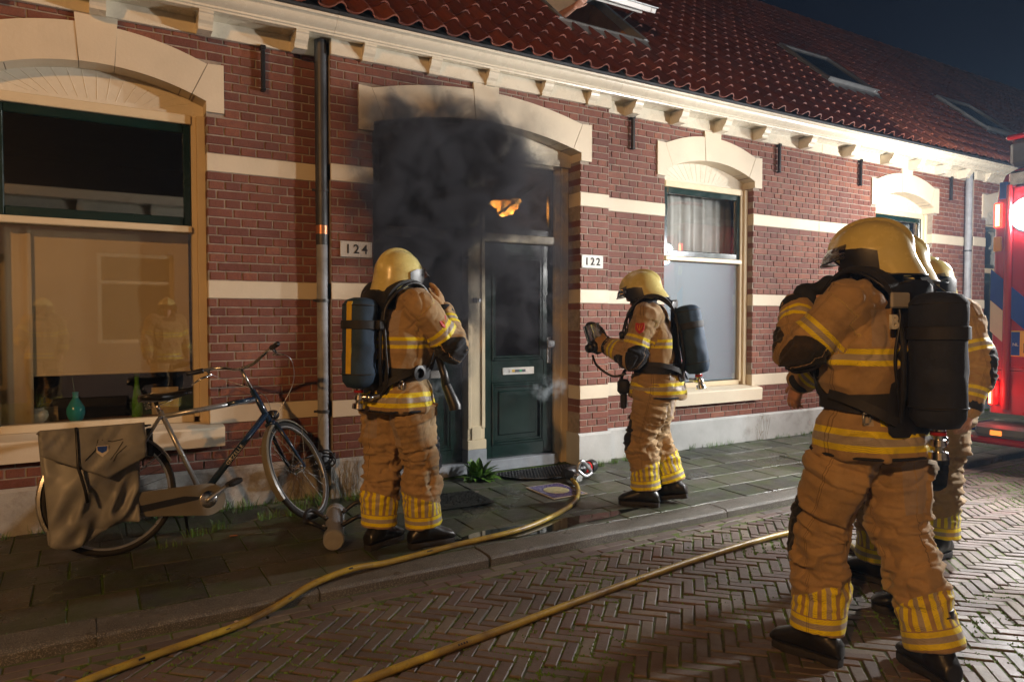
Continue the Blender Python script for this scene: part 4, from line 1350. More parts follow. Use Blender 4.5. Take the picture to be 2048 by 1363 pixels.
def V3(*a): return Vector(a)
def limb(mb, pts, rad, n=14):
    """tube with rounded ends"""
    P = [Vector(p) for p in pts]
    d0 = (P[1] - P[0]).normalized(); d1 = (P[-1] - P[-2]).normalized()
    r0, r1 = rad[0], rad[-1]
    pre = [P[0] - d0 * r0 * .9, P[0] - d0 * r0 * .55]; post = [P[-1] + d1 * r1 * .55, P[-1] + d1 * r1 * .9]
    mb.tube(pre + P + post, [r0 * .35, r0 * .8] + list(rad) + [r1 * .8, r1 * .35], n)
def subdiv_path(pts, rads, k=5):
    """Catmull-Rom smoothing of a joint chain"""
    P = [Vector(p) for p in pts]; out, ro = [], []
    for i in range(len(P) - 1):
        p0, p1, p2, p3 = P[max(i - 1, 0)], P[i], P[i + 1], P[min(i + 2, len(P) - 1)]
        for j in range(k):
            t = j / k
            out.append(.5 * ((2 * p1) + (p2 - p0) * t + (2 * p0 - 5 * p1 + 4 * p2 - p3) * t * t + (3 * p1 - p0 - 3 * p2 + p3) * t ** 3))
            ro.append(rads[i] + (rads[i + 1] - rads[i]) * t)
    out.append(P[-1]); ro.append(rads[-1])
    return out, ro
def ering(c, a, b, n=28, e=2.3, tilt=0.0):
    out = []
    for k in range(n):
        t = 2 * math.pi * k / n
        ct, s = math.cos(t), math.sin(t)
        x = a * math.copysign(abs(ct) ** (2 / e), ct); y = b * math.copysign(abs(s) ** (2 / e), s)
        out.append((c[0] + x, c[1] + y, c[2] + tilt * y))
    return out
def hand_shape(mb, wrist, d, nrm, thumb_side, curl=.5, s=1.0, fat=1.0, spread=.12):
    """palm and five fingers; d points along the hand, nrm out of the palm (fingers curl that way)"""
    d = Vector(d).normalized(); nrm = Vector(nrm); nrm = (nrm - d * nrm.dot(d)).normalized()
    sd = d.cross(nrm).normalized() * thumb_side
    w = Vector(wrist)
    rings = []
    for t, hw, th in ((-.02, .028, .022), (.015, .034, .019), (.05, .041, .017), (.085, .042, .0145), (.098, .038, .011)):
        c = w + d * t * s
        r = []
        for k in range(14):
            q = 2 * math.pi * k / 14
            r.append(c + sd * hw * s * fat * math.cos(q) + nrm * th * s * fat * math.sin(q))
        rings.append(r)
    mb.rings(rings)
    F = [(.030, .072, .0092, .10), (.010, .080, .0098, .03), (-.0105, .074, .0092, -.04), (-.030, .058, .0080, -.12)]
    for i, (off, L, r, sp) in enumerate(F):
        p = w + d * .088 * s + sd * off * s * fat
        dirv = (d + sd * sp * (spread / .12)).normalized()
        pts = [p - dirv * .02 * s, p]
        a = 0
        for f, cu in ((.45, .55), (.30, .75), (.25, .55)):
            a += curl * cu * (1 + .12 * i)
            v = dirv * math.cos(a) + nrm * math.sin(a)
            p = p + v * L * f * s
            pts.append(p)
        limb(mb, pts, [r * s * fat * k for k in (1.05, 1.05, 1.0, .92, .82)], 9)
    p = w + d * .022 * s + sd * .028 * s * fat
    td = (d * .62 + sd * .70 + nrm * .35).normalized()
    pts = [p - td * .012 * s, p]
    for f, cu in ((.038, .1), (.030, .35), (.026, .4)):
        td = (td + nrm * curl * cu * .8 + d * .25 * curl).normalized()
        p = p + td * f * s; pts.append(p)
    limb(mb, pts, [r * s * fat for r in (.015, .0145, .0118, .0105, .0088)], 9)

def helmet(parent, tint=None):
    """jet-style fire helmet about the head centre; +y is the front"""
    A, Bb, T = .133, .160, .150
    def pt(az, t, off=0.0):
        """az 0 = front; t 0 rim .. 1 crown"""
        f = math.cos(az)
        rim = -.082 - .030 * max(0, -f) ** .8 + .118 * max(0, f) ** 2.2 + (.012 if abs(f) < .25 else 0)
        ph = t * math.pi / 2
        z = rim + (T - rim) * math.sin(ph) ** 1.04
        k = max(0.0, 1 - (max(z, 0) / T) ** 2.25) ** .5 if z > 0 else 1 - .06 * (z / -.1) ** 2 * (1 if f > -.3 else -.35)
        k = max(k, .0)
        rr = k + (off / .14)
        x = A * math.sin(az) * rr; y = Bb * math.cos(az) * rr - .008
        if f < -.2 and z < -.02: y -= .018 * (-z - .02) / .06
        cr = math.exp(-(x / .021) ** 2) * .011 * min(1, max(0, (z + .0) / .06))
        n = Vector((x / A ** 2, y / Bb ** 2, max(z, 0) / T ** 2))
        if n.length > 0: n.normalize()
        # shallow sweeping step along the side, rising to the front
        line = .030 + .035 * f
        st = .0045 / (1 + math.exp(-(z - line) / .003)) * (1 if abs(x) > .02 else 0)
        return Vector((x, y, z)) + n * (cr + off - st)
    nA, nT = 64, 22
    mb = MB()
    outer = [[pt(2 * math.pi * k / nA, (i / nT) ** .9) for k in range(nA)] for i in range(nT)]
    inner = [[p * .955 for p in r] for r in outer]
    mb.rings(list(reversed(inner)) + outer, True, False)
    ni = nT * nA
    mb.add([pt(0, .9999)], [])
    top = len(mb.v) - 1
    base = (2 * nT - 1) * nA
    mb.f += [(base + k, base + (k + 1) % nA, top) for k in range(nA)]
    sh = mb.build("helmet", M_HELMET, parent, 50)
    MB().tube(outer[0] + [outer[0][0]], .0042, 6, False).build("rubber_edge", M_BLACK, sh, True)
    # dark side panels
    for s in (1, -1):
        g = MB(); N = 8
        R1 = [[pt(s * (R_(48) + R_(52) * i / N), .02 + (.30 - .12 * abs(i / N - .45)) * j / N, .0045) for i in range(N + 1)] for j in range(N + 1)]
        R0 = [[p * .985 for p in r] for r in R1]
        W = N + 1
        V = [p for r in R1 for p in r] + [p for r in R0 for p in r]
        F = []
        for j in range(N):
            for i in range(N):
                a = j * W + i
                F += [(a, a + 1, a + W + 1, a + W), (W * W + a, W * W + a + W, W * W + a + W + 1, W * W + a + 1)]
        for i in range(N):
            for a, b in ((i, i + 1), (N * W + i, N * W + i + 1), (i * W, (i + 1) * W), (i * W + N, (i + 1) * W + N)):
                F.append((a, b, b + W * W, a + W * W))
        g.add(V, F); g.build("side_panel", M_BLACK, sh, 50)
    # visor blade tucked under the brow
    g = MB(); N = 20
    R1, R2 = [], []
    for j, (zz, off) in enumerate(((.046, .004), (.02, .022), (-.012, .034))):
        for rr, o_ in ((R1, 0), (R2, -.0025)):
            rr.append([Vector(((A + off + o_) * math.sin(a) * .98, (Bb + off + o_) * math.cos(a) - .006, zz + .018 * (1 - math.cos(a)))) for a in np.linspace(R_(-62), R_(62), N + 1)])
    V = [p for r in R1 for p in r] + [p for r in R2 for p in r]; W = N + 1; S = 3 * W
    F = []
    for j in range(2):
        for i in range(N):
            a = j * W + i; F += [(a, a + 1, a + W + 1, a + W), (S + a, S + a + W, S + a + W + 1, S + a + 1)]
    for i in range(N): F += [(i, i + 1, S + i + 1, S + i), (2 * W + i, S + 2 * W + i, S + 2 * W + i + 1, 2 * W + i + 1)]
    g.add(V, F); g.build("visor", M_VISOR, sh, True)
    MB().tube([((A + .036) * math.sin(a) * .98, (Bb + .036) * math.cos(a) - .006, -.012 + .018 * (1 - math.cos(a))) for a in np.linspace(R_(-62), R_(62), 15)], .0028, 6).build("visor_rim", M_BLACK, sh, True)
    # chin strap
    MB().tube([(.118, .03, -.06), (.095, .055, -.11), (.045, .075, -.148), (0, .08, -.155), (-.045, .075, -.148), (-.095, .055, -.11), (-.118, .03, -.06)], .007, 6).build("chin_strap", M_BLACK, sh, True)
    return sh
def ribbon(mb, pts, nrms, w, t):
    """flat webbing along pts lying on a surface with the given normals"""
    P = [Vector(p) for p in pts]; R4 = []
    m = len(P)
    for i in range(m):
        tg = (P[min(i + 1, m - 1)] - P[max(i - 1, 0)]).normalized()
        n = Vector(nrms[i]); n = (n - tg * n.dot(tg)).normalized()
        s = tg.cross(n)
        R4.append([P[i] - s * w + n * 0, P[i] + s * w + n * 0, P[i] + s * w + n * t, P[i] - s * w + n * t])
    mb.rings(R4)

def person(label, loc, heading, J, helmet_rot=(0, 0, 0), sc=1.0, lean=(0, 0), gloves=(True, True), hands=None, pack=True, cyl_stripe=False, face_mask=False, collar=1.0, cat="person", seed=1, fold=1.0, cyl_tilt=0.0, cyl_mat=None):
    """J: joints in local metres (x right, y forward, z up)"""
    rng2 = np.random.default_rng(seed)
    E = empty("person", label, cat, loc, heading - R_(90))
    E.scale = (sc, sc, sc)
    j = {k: Vector(v) for k, v in J.items()}
    pel, che, nec, hd = j["pelvis"], j["chest"], j["neck"], j["head"]
    # ---------------- skin: one continuous body
    mb = MB()
    mb.rings([ering(pel + V3(0, 0, -.10), .13, .10), ering(pel, .14, .11), ering(pel.lerp(che, .5), .125, .095), ering(che, .15, .105), ering(nec + V3(0, -.005, -.05), .12, .075), ering(nec, .06, .06)])
    limb(mb, [nec + V3(0, 0, -.03), nec.lerp(hd, .5), hd], [.062, .058, .06])
    from mathutils import Euler
    Hm = Matrix.Translation(hd) @ Euler(helmet_rot).to_matrix().to_4x4()
    hb = MB()
    hb.ell((0, -.012, .035), (.074, .096, .092)); hb.ell((0, .022, -.035), (.058, .070, .082)); hb.ell((0, .045, -.085), (.036, .036, .026))
    hb.ell((0, .066, .022), (.058, .026, .020)); hb.ell((0, .098, -.018), (.013, .022, .022)); hb.ell((0, .088, .008), (.009, .016, .030)); hb.ell((0, .086, -.055), (.026, .014, .007)); hb.ell((0, .084, -.066), (.022, .014, .008)); hb.ell((0, .075, -.092), (.020, .018, .014))
    hb.ell((.040, .062, -.020), (.022, .022, .018)); hb.ell((-.040, .062, -.020), (.022, .022, .018))
    for s in (1, -1): hb.ell((s * .077, -.008, -.012), (.011, .022, .034))
    hb.xf(Hm); mb.add(hb.v, hb.f)
    for s, n in ((1, "R"), (-1, "L")):
        limb(mb, *subdiv_path([nec.lerp(j["sh" + n], .6), j["sh" + n], j["el" + n], j["wr" + n]], [.06, .058, .046, .031]))
        limb(mb, *subdiv_path([j["hip" + n], j["kn" + n], j["an" + n]], [.085, .06, .045]))
        limb(mb, [j["an" + n] + V3(0, 0, -.02), j["an" + n] + Vector(j["toe" + n]) * .10 + V3(0, 0, -.062)], [.032, .022])
        hd_ = (hands or {}).get(n, (j["wr" + n] - j["el" + n], V3(-s, 0, 0), .5))
        hand_shape(mb, j["wr" + n], hd_[0], hd_[1], hd_[3] if len(hd_) > 3 else s, hd_[2])
    me = fuse(mb, .0052, 2)
    me.materials.append(M_SKIN)
    me.polygons.foreach_set("use_smooth", [True] * len(me.polygons))
    me.name = "body"
    link(bpy.data.objects.new("body", me), E)
    eyes = MB()
    for s in (1, -1): eyes.ell((s * .031, .0785, .004), (.012, .011, .008), 10, 7)
    eyes.xf(Hm).build("eyes", M_WHITE, E, True)
    ip = MB()
    for s in (1, -1): ip.ell((s * .031, .0885, .004), (.0045, .002, .0045), 8, 5)
    ip.xf(Hm).build("pupils", M_BLACK, E, True)
    # ---------------- trousers
    mb = MB()
    mb.rings([ering(pel + V3(0, 0, -.15), .165, .14), ering(pel + V3(0, -.01, -.06), .190, .158), ering(pel + V3(0, 0, .03), .18, .145), ering(pel + V3(0, 0, .12), .165, .13)])
    chains = {}
    for n in "RL":
        hp, kn, an = j["hip" + n], j["kn" + n], j["an" + n]
        fwd = Vector(j["toe" + n]).normalized()
        th = hp.lerp(kn, .5) + V3(0, 0, 0) - fwd * .008
        ca = kn.lerp(an, .5) - fwd * .012
        end = an + (kn - an).normalized() * .035
        pts, rad = subdiv_path([hp + (hp - kn).normalized() * .02, th, kn, ca, end], [.128, .121, .106, .104, .114], 6)
        mb.tube(pts, rad, 18)
        chains[n] = [an, kn, hp]
    me = fuse(mb, .0075, 6)
    V = mverts(me); N = mnormals(me)
    dR = poly_coord(V, chains["R"], j["toeR"]); dL = poly_coord(V, chains["L"], j["toeL"])
    isR = dR[0] < dL[0]
    u = np.where(isR, dR[1], dL[1]); an_ = np.where(isR, dR[2], dL[2])
    sd = np.where(isR, 13.7, -41.2)
    # wrinkles: rings that bunch above the cuff and behind the knee, long drape folds on the thigh, soft lumps
    q = np.stack([np.cos(an_) * 1.1 + sd, np.sin(an_) * 1.1, u * 17], 1)
    w1 = 1 - np.abs(vnoise(q, seed)) * 2
    q2 = np.stack([np.cos(an_ + u * 3) * 1.6 + sd, np.sin(an_ + u * 3) * 1.6, u * 30], 1)
    w2 = 1 - np.abs(vnoise(q2, seed + 3)) * 2
    low = np.exp(-((u - .30) / .13) ** 2); kneez = np.exp(-((u - .50) / .09) ** 2); hi = np.exp(-((u - .80) / .12) ** 2)
    q3 = V * 9 + seed * 3.1
    disp = .015 * w1 * (low * 1.0 + kneez * .8 + .30) + .009 * w2 * (low + kneez * .8 + hi * .6 + .2) + .012 * vnoise(q3, seed + 7) + .008 * hi * w1
    c3 = vnoise(np.stack([np.cos(an_ + u * 2) * 1.3 + sd, np.sin(an_ + u * 2) * 1.3, u * 24], 1), seed + 51)
    c4_ = vnoise(np.stack([V[:, 0] * 10 + V[:, 2] * 7, V[:, 1] * 10, V[:, 2] * 9 - V[:, 0] * 6], 1), seed + 53)
    disp = disp - .009 * np.exp(-(c3 / .10) ** 2) * (low * 1.2 + kneez + .35 * hi + .15) - .006 * np.exp(-(c4_ / .08) ** 2)
    cuff = np.exp(-((u - .08) / .06) ** 2)
    disp = disp * (1 - .7 * cuff) * fold
    V2 = V + N * disp[:, None]
    # cargo pockets on the outer thigh
    out = np.where(isR, 1.0, -1.0)
    side = np.cos(an_ + out * np.pi / 2)          # 1 on the outer side
    pk = (np.abs(u - .66) < .115) & (side > .42)
    V2 += N * (pk * .016)[:, None]
    fl = (np.abs(u - .745) < .035) & (side > .36)
    V2 += N * (fl * .010)[:, None]
    setv(me, V2)
    attr(me, "su", u); attr(me, "sv", an_); attr(me, "reg", np.full(len(u), 2.0))
    me.materials.append(M_TROUSER)
    me.polygons.foreach_set("use_smooth", [True] * len(me.polygons)); me.name = "trousers"
    link(bpy.data.objects.new("trousers", me), E)
    # ---------------- jacket
    hem = pel + V3(0, -.005, -.13)
    mid = pel.lerp(che, .5)
    rr = [(hem, .246, .206), (hem + V3(0, 0, .07), .240, .200), (pel + V3(0, 0, -.02), .222, .184), (pel + V3(0, 0, .09), .196, .154), (mid + V3(0, 0, .03), .216, .168), (che, .226, .168), (che.lerp(nec, .5), .214, .145), (nec + V3(0, -.005, -.035), .150, .112), (nec + V3(0, -.005, .02), .098, .092)]
    mb = MB()
    mb.rings([ering(c, a, b) for c, a, b in rr])
    arms = {}
    for n in "RL":
        s = 1 if n == "R" else -1
        sh, el, wr = j["sh" + n], j["el" + n], j["wr" + n]
        root = Vector((s * .10, (nec.y + che.y) / 2 - .005, sh.z - .015))
        pts, rad = subdiv_path([root, sh, sh.lerp(el, .5), el, el.lerp(wr, .55), wr - (wr - el).normalized() * .012], [.115, .098, .090, .088, .080, .066], 5)
        limb(mb, pts, rad, 16)
        arms[n] = [sh, el, wr]
    me = fuse(mb, .0075, 6)
    V = mverts(me); N = mnormals(me)
    aR = poly_coord(V, arms["R"], (0, 1, .01)); aL = poly_coord(V, arms["L"], (0, 1, .01))
    # elbow angle is measured from the inside of the bend so pads land on the outside
    for n, arr in (("R", aR), ("L", aL)):
        sh, el, wr = arms[n]
        inner = ((sh + wr) / 2 - el)
        if inner.length < .04: inner = V3(0, 1, .05)
        arr2 = poly_coord(V, arms[n], tuple(inner.normalized()))
        arr[2][:] = arr2[2]
    isR = aR[0] < aL[0]
    da = np.where(isR, aR[0], aL[0]); ua = np.where(isR, aR[1], aL[1]); va = np.where(isR, aR[2], aL[2])
    # torso coordinates: height above the hem line carried to nominal heights
    zh = (V[:, 2] - hem[2]) + .815
    t = np.clip((V[:, 2] - pel.z) / (nec.z - pel.z), 0, 1)
    cx = pel.x + (nec.x - pel.x) * t; cyy = pel.y + (nec.y - pel.y) * t
    rt = ((V[:, 0] - cx) / .235) ** 2 + ((V[:, 1] - cyy) / .185) ** 2
    sleeve = (da < .125) & ((ua > .06) & ((rt > .92) | (ua > .30)) | (rt > 1.25)) & (ua > .02)
    vt = np.arctan2(V[:, 0] - cx, V[:, 1] - cyy)
    le = np.where(isR, (arms['R'][1] - arms['R'][0]).length, (arms['L'][1] - arms['L'][0]).length); lf = np.where(isR, (arms['R'][2] - arms['R'][1]).length, (arms['L'][2] - arms['L'][1]).length)
    un = np.where(ua < le, ua / le * .30, .30 + (ua - le) / lf * .25)
    su = np.where(sleeve, un, zh); sv = np.where(sleeve, va, vt); rg = np.where(sleeve, 1.0, 0.0)
    q = np.stack([np.cos(va) * 1.2 + isR * 9, np.sin(va) * 1.2, ua * 20], 1)
    w1 = 1 - np.abs(vnoise(q, seed + 11)) * 2
    bend = np.exp(-((ua - .30) / .09) ** 2)
    q2 = np.stack([np.cos(va + ua * 4) * 1.8 + isR * 9, np.sin(va + ua * 4) * 1.8, ua * 34], 1)
    w2 = 1 - np.abs(vnoise(q2, seed + 13)) * 2
    dsl = .013 * w1 * (.35 + bend) + .006 * w2 * (.4 + bend) + .009 * vnoise(V * 11, seed + 5)
    qq = np.stack([V[:, 0] * 6, V[:, 1] * 6, V[:, 2] * 5 + V[:, 0] * 3], 1)
    drape = 1 - np.abs(vnoise(np.stack([vt * 2.2, zh * 5, zh * 0], 1), seed + 21)) * 2
    dto = .011 * vnoise(qq + 5, seed + 9) + .011 * drape + .008 * (1 - np.abs(vnoise(V * 13 + 2, seed + 2)) * 2)
    c5 = vnoise(np.stack([V[:, 0] * 9 + V[:, 2] * 6, V[:, 1] * 9, V[:, 2] * 8 - V[:, 0] * 7], 1), seed + 61)
    c6 = vnoise(np.stack([np.cos(va + ua * 3) * 1.5 + isR * 9, np.sin(va + ua * 3) * 1.5, ua * 26], 1), seed + 63)
    dto = dto - .008 * np.exp(-(c5 / .09) ** 2); dsl = dsl - .009 * np.exp(-(c6 / .10) ** 2) * (.3 + bend)
    belt = np.exp(-((zh - 1.0) / .03) ** 2)
    dto = dto * (1 - .6 * belt) - .010 * belt
    V2 = V + N * (np.where(sleeve, dsl, dto) * fold)[:, None]
    setv(me, V2)
    attr(me, "su", su); attr(me, "sv", sv); attr(me, "reg", rg)
    me.materials.append(M_JACKET)
    me.polygons.foreach_set("use_smooth", [True] * len(me.polygons)); me.name = "jacket"
    link(bpy.data.objects.new("jacket", me), E)
    # dark hem binding
    hb = MB()
    hp_ = ering(hem + V3(0, 0, .006), .246, .206, 40)
    hb.tube(hp_ + [hp_[0]], .0065, 6, False); hb.build("jacket_hem", M_NAVY, E, True)
    # cuffs, gloves, boots
    for n in "RL":
        s = 1 if n == "R" else -1
        sh, el, wr = arms[n]; d = (wr - el).normalized()
        MB().tube([wr - d * .04, wr - d * .012, wr + d * .006], [.0695, .070, .063], 18, False).build("cuff", M_NAVY, E, True)
        if gloves[0 if n == "R" else 1]:
            g = MB()
            hd_ = (hands or {}).get(n, (wr - el, V3(-s, 0, 0), .5))
            hand_shape(g, wr + d * .004, hd_[0], hd_[1], hd_[3] if len(hd_) > 3 else s, hd_[2], 1.06, 1.42, .1)
            limb(g, [wr - d * .05, wr + d * .01], [.056, .042])
            gm = fuse(g, .0065, 2); gm.materials.append(M_GLOVE); gm.name = "glove"
            gv = mverts(gm); setv(gm, gv + mnormals(gm) * (.0025 * vnoise(gv * 60, seed))[:, None])
            gm.polygons.foreach_set("use_smooth", [True] * len(gm.polygons))
            link(bpy.data.objects.new("glove", gm), E)
        an = j["an" + n]; f = Vector(j["toe" + n]); fz = f.z; f.normalize(); side = Vector((f.y, -f.x, 0)).normalized(); upv = side.cross(f).normalized()
        if upv.z < 0: upv = -upv
        b0 = an - upv * an_h(J, n)
        rings = []
        for (t_, hw, hh) in ((-.104, .022, .05), (-.096, .041, .10), (-.05, .052, .15), (.0, .055, .165), (.05, .054, .148), (.10, .056, .118), (.15, .057, .095), (.185, .049, .080), (.210, .027, .055)):
            c = b0 + f * t_
            r = []
            for k in range(16):
                q_ = 2 * math.pi * k / 16
                yy = math.sin(q_)
                r.append(c + side * hw * math.cos(q_) + upv * (.026 + (hh - .026) * (.5 + .5 * yy) if True else 0))
            rings.append(r)
        g = MB().rings(rings)
        g.tube([an + upv * .20 - f * .0, an + upv * .10, an + upv * .0, an - upv * .02 + f * .01], [.058, .060, .060, .058], 16)
        bm_ = fuse(g, .0085, 3); bm_.materials.append(M_BOOT); bm_.name = "boot"
        bm_.polygons.foreach_set("use_smooth", [True] * len(bm_.polygons))
        bo = link(bpy.data.objects.new("boot", bm_), E)
        outl = [(-.103, .0), (-.095, .030), (-.06, .045), (.0, .043), (.06, .046), (.11, .054), (.155, .052), (.19, .038), (.208, .0)]
        full = outl + [(a, -b) for a, b in reversed(outl[1:-1])]
        V_ = []
        for lev, gw in ((.0, .97), (.012, 1.0), (.03, 1.0), (.034, .95)):
            V_.append([b0 + f * a + side * (w_ * gw) + upv * (lev if not (-.02 < a < .03 and lev < .01) else .012) for a, w_ in full])
        MB().rings(V_).build("sole", M_SOLE, bo, 40)
    # ---------------- neck hood and collar
    mb = MB()
    hv = hd.lerp(nec, .45)
    mb.rings([ering(nec + V3(0, -.005, -.055), .165 * collar, .130), ering(nec + V3(0, 0, -.01), .140 * collar, .122), ering(nec + V3(0, .004, .035), .112, .116), ering(hd + V3(0, -.012, -.085), .100, .110), ering(hd + V3(0, -.02, -.03), .099, .108)])
    me = fuse(mb, .011, 3); V = mverts(me); N = mnormals(me)
    V = V + N * (.009 * (1 - np.abs(vnoise(np.stack([V[:, 0] * 5, V[:, 1] * 5, V[:, 2] * 26], 1), seed + 4)) * 2) + .006 * vnoise(V * 14, seed))[:, None]
    # keep the face opening clear
    Hi = np.array(Hm.inverted()); L = V @ Hi[:3, :3].T + Hi[:3, 3]
    face = (L[:, 1] > .035) & (L[:, 2] > -.125) & (np.abs(L[:, 0]) < .085)
    if not face_mask:
        L[face, 1] = np.minimum(L[face, 1], .030 + 0 * L[face, 1])
        Hf = np.array(Hm); V = L @ Hf[:3, :3].T + Hf[:3, 3]
    setv(me, V); me.materials.append(M_NAVY); me.name = "hood"
    me.polygons.foreach_set("use_smooth", [True] * len(me.polygons))
    link(bpy.data.objects.new("hood", me), E)
    hl = helmet(E)
    hl.matrix_local = Hm @ Matrix.Translation((0, -.004, .018))
    if face_mask:
        mk = MB(); mk.ell((0, .075, -.03), (.082, .062, .095), 20, 12); mk.xf(Hm)
        fm = mk.build("face_mask", M_LENS, E, True)
        r = MB().ell((0, .135, -.085), (.035, .04, .035)); r.tube([(0, .14, -.09), (.03, .12, -.17), (.09, .04, -.24), (.12, -.05, -.28)], .016, 10); r.ell((0, .06, -.10), (.075, .06, .045)); r.xf(Hm); r.build("demand_valve", M_BLACK, fm, True)
    # ---------------- breathing apparatus on the back
    if pack:
        yb_ = -.168
        Tt = Matrix.Translation(Vector((che.x, che.y, che.z))) @ Matrix.Rotation(math.atan2(-(nec.y - pel.y), nec.z - pel.z), 4, 'X')
        # local to chest: y backwards negative
        bp = MB()
        for k, (z, hw, dy) in enumerate(()): pass
        ringsb = []
        for z, hw, dy in ((-.36, .10, .00), (-.34, .125, .0), (-.22, .115, .01), (-.10, .075, .015), (.05, .07, .012), (.14, .10, .0), (.20, .115, -.012), (.235, .095, -.02), (.25, .05, -.02)):
            y = yb_ - .004 + dy
            ringsb.append([(-hw, y, z), (-hw * .6, y - .022, z), (hw * .6, y - .022, z), (hw, y, z), (hw * .6, y + .014, z), (-hw * .6, y + .014, z)])
        bp.rings(ringsb)
        for s in (1, -1):
            bp.tube([(s * .085, yb_ - .02, .12), (s * .105, yb_ - .055, .0), (s * .105, yb_ - .055, -.18), (s * .08, yb_ - .02, -.30)], .011, 8)
        BP = bp.xf(Tt).build("breathing_apparatus", M_BLACK, E, 40)
        cz0, cz1, cr, yc = -.305, .195, .097, yb_ - .118
        Ct = Tt @ Matrix.Translation((0, yc, -.07)) @ Matrix.Rotation(cyl_tilt, 4, 'X') @ Matrix.Translation((0, -yc, .07))
        prof = [(.03, cz0 - .012), (.07, cz0 - .004), (.094, cz0 + .03), (cr, cz0 + .075)] + [(cr, cz0 + .075 + (cz1 - cz0 - .15) * i / 24) for i in range(1, 25)] + [(.098, cz1 - .035), (.078, cz1 - .008), (.04, cz1 + .004), (.001, cz1 + .006)]
        cb = MB().lathe(prof, (0, yc, 0), 'z', 44)
        cv = np.array(cb.v); rad = np.stack([cv[:, 0], cv[:, 1] - yc], 1)
        wob = .005 * vnoise(np.stack([cv[:, 0] * 30, cv[:, 1] * 30, cv[:, 2] * 9], 1), seed + 31) + .006 * vnoise(np.stack([cv[:, 0] * 12, cv[:, 1] * 12, cv[:, 2] * 22], 1), seed + 37)
        cb.v = [(a[0] * (1 + w / cr), yc + (a[1] - yc) * (1 + w / cr), a[2]) for a, w in zip(cv, wob)]
        CY = cb.xf(Ct).build("air_cylinder", cyl_mat or M_CYLCOVER, BP, 50)
        if cyl_stripe:
            st = MB()
            for a0 in cyl_stripe:
                rows = []
                for (r_, z) in [(cr, cz0 + .075 + (cz1 - cz0 - .13) * i / 10) for i in range(11)] + [(.098, cz1 - .035), (.09, cz1 - .02)]:
                    rows.append([((r_ + .005) * math.sin(a0 + q_), yc - (r_ + .005) * math.cos(a0 + q_), z) for q_ in (-.17, 0, .17)] + [((r_ - .004) * math.sin(a0 + q_), yc - (r_ - .004) * math.cos(a0 + q_), z) for q_ in (.17, 0, -.17)])
                st.rings(rows)
            st.xf(Ct).build("cover_stripe", M_CYLYEL, CY)
        sb = MB().lathe([(cr + .002, .02), (cr + .010, .022), (cr + .010, .068), (cr + .002, .07)], (0, yc, 0), 'z', 28)
        sb.bbox(.06, .13, yc + .03, yc + .075, .018, .074, .008)
        sb.xf(Ct).build("cylinder_strap", M_STRAP, CY, 40)
        for zz_ in (cz0 + .07, cz1 - .04):
            MB().lathe([(cr - .001, zz_ - .004), (cr + .005, zz_ - .002), (cr + .005, zz_ + .002), (cr - .001, zz_ + .004)], (0, yc, 0), 'z', 28).xf(Ct).build("cover_seam", M_STRAP, CY, 40)
        # air line from the valve up over the shoulder, pressure gauge and radio on the chest
        al, _ = subdiv_path([(.085, yc + .08, cz0 - .05), (.13, yb_ - .02, -.28), (.125, yb_ - .035, -.05), (.115, yb_ - .03, .14), (.155, -.10, .27), (.165, .02, .292), (.155, .13, .20), (.14, .20, .05)], [0] * 8, 5)
        MB().tube(al, .0085, 8).xf(Tt).build("air_line", M_BLACK, BP, True)
        al, _ = subdiv_path([(-.07, yb_ - .02, -.28), (-.12, yb_ - .03, -.06), (-.10, yb_ - .03, .15), (-.15, -.09, .275), (-.16, .03, .285), (-.15, .15, .17), (-.13, .20, .06)], [0] * 7, 5)
        MB().tube(al, .006, 8).xf(Tt).build("gauge_line", M_BLACK, BP, True)
        MB().lathe([(.001, .02), (.026, .02), (.03, .012), (.03, -.012), (.001, -.016)], (-.13, .205, .04), 'y', 16).xf(Tt).build("pressure_gauge", M_BLACK, BP, 40)
        MB().bbox(.10, .155, .19, .225, -.02, .09, .008).tube([(.145, .205, .085), (.147, .20, .20)], [.006, .004], 6).xf(Tt).build("radio", M_BLACK, BP, 40)
        vv = MB().lathe([(.022, cz0 - .012), (.024, cz0 - .03), (.017, cz0 - .034), (.017, cz0 - .05), (.027, cz0 - .052), (.03, cz0 - .075), (.018, cz0 - .08), (.018, cz0 - .095), (.034, cz0 - .098), (.038, cz0 - .125), (.02, cz0 - .13)], (0, yc, 0), 'z', 16)
        vv.tube([(0, yc, cz0 - .06), (.06, yc + .03, cz0 - .062), (.085, yc + .08, cz0 - .05)], .014, 10)
        vv.ell((.06, yc + .03, cz0 - .062), (.026, .026, .022))
        vv.xf(Ct).build("cylinder_valve", M_CHROME, CY, 40)
        MB().lathe([(.0265, cz0 - .02), (.028, cz0 - .022), (.028, cz0 - .034), (.0265, cz0 - .036)], (0, yc, 0), 'z', 16).xf(Ct).build("red_ring", M_REDCLOTH, CY, 40)
        # harness webbing
        for s in (1, -1):
            w = MB()
            pts = [(s * .085, yb_ - .012, .17), (s * .105, -.145, .245), (s * .125, -.07, .292), (s * .13, .02, .282), (s * .125, .12, .20), (s * .125, .175, .08), (s * .15, .172, -.06), (s * .19, .10, -.19), (s * .205, .0, -.24)]
            nr = [(0, -1, .2), (0, -.8, .6), (0, -.3, 1), (0, .3, 1), (0, .9, .4), (0, 1, 0), (.3 * s, 1, 0), (s, .5, 0), (s, 0, 0)]
            pp, _ = subdiv_path(pts, [0] * len(pts), 4)
            nn = []
            for i in range(len(nr) - 1):
                for q_ in range(4): nn.append(Vector(nr[i]).lerp(Vector(nr[i + 1]), q_ / 4))
            nn.append(Vector(nr[-1]))
            ribbon(w, pp[:18], nn[:18], .030, .020); ribbon(w, pp[17:], nn[17:], .019, .008)
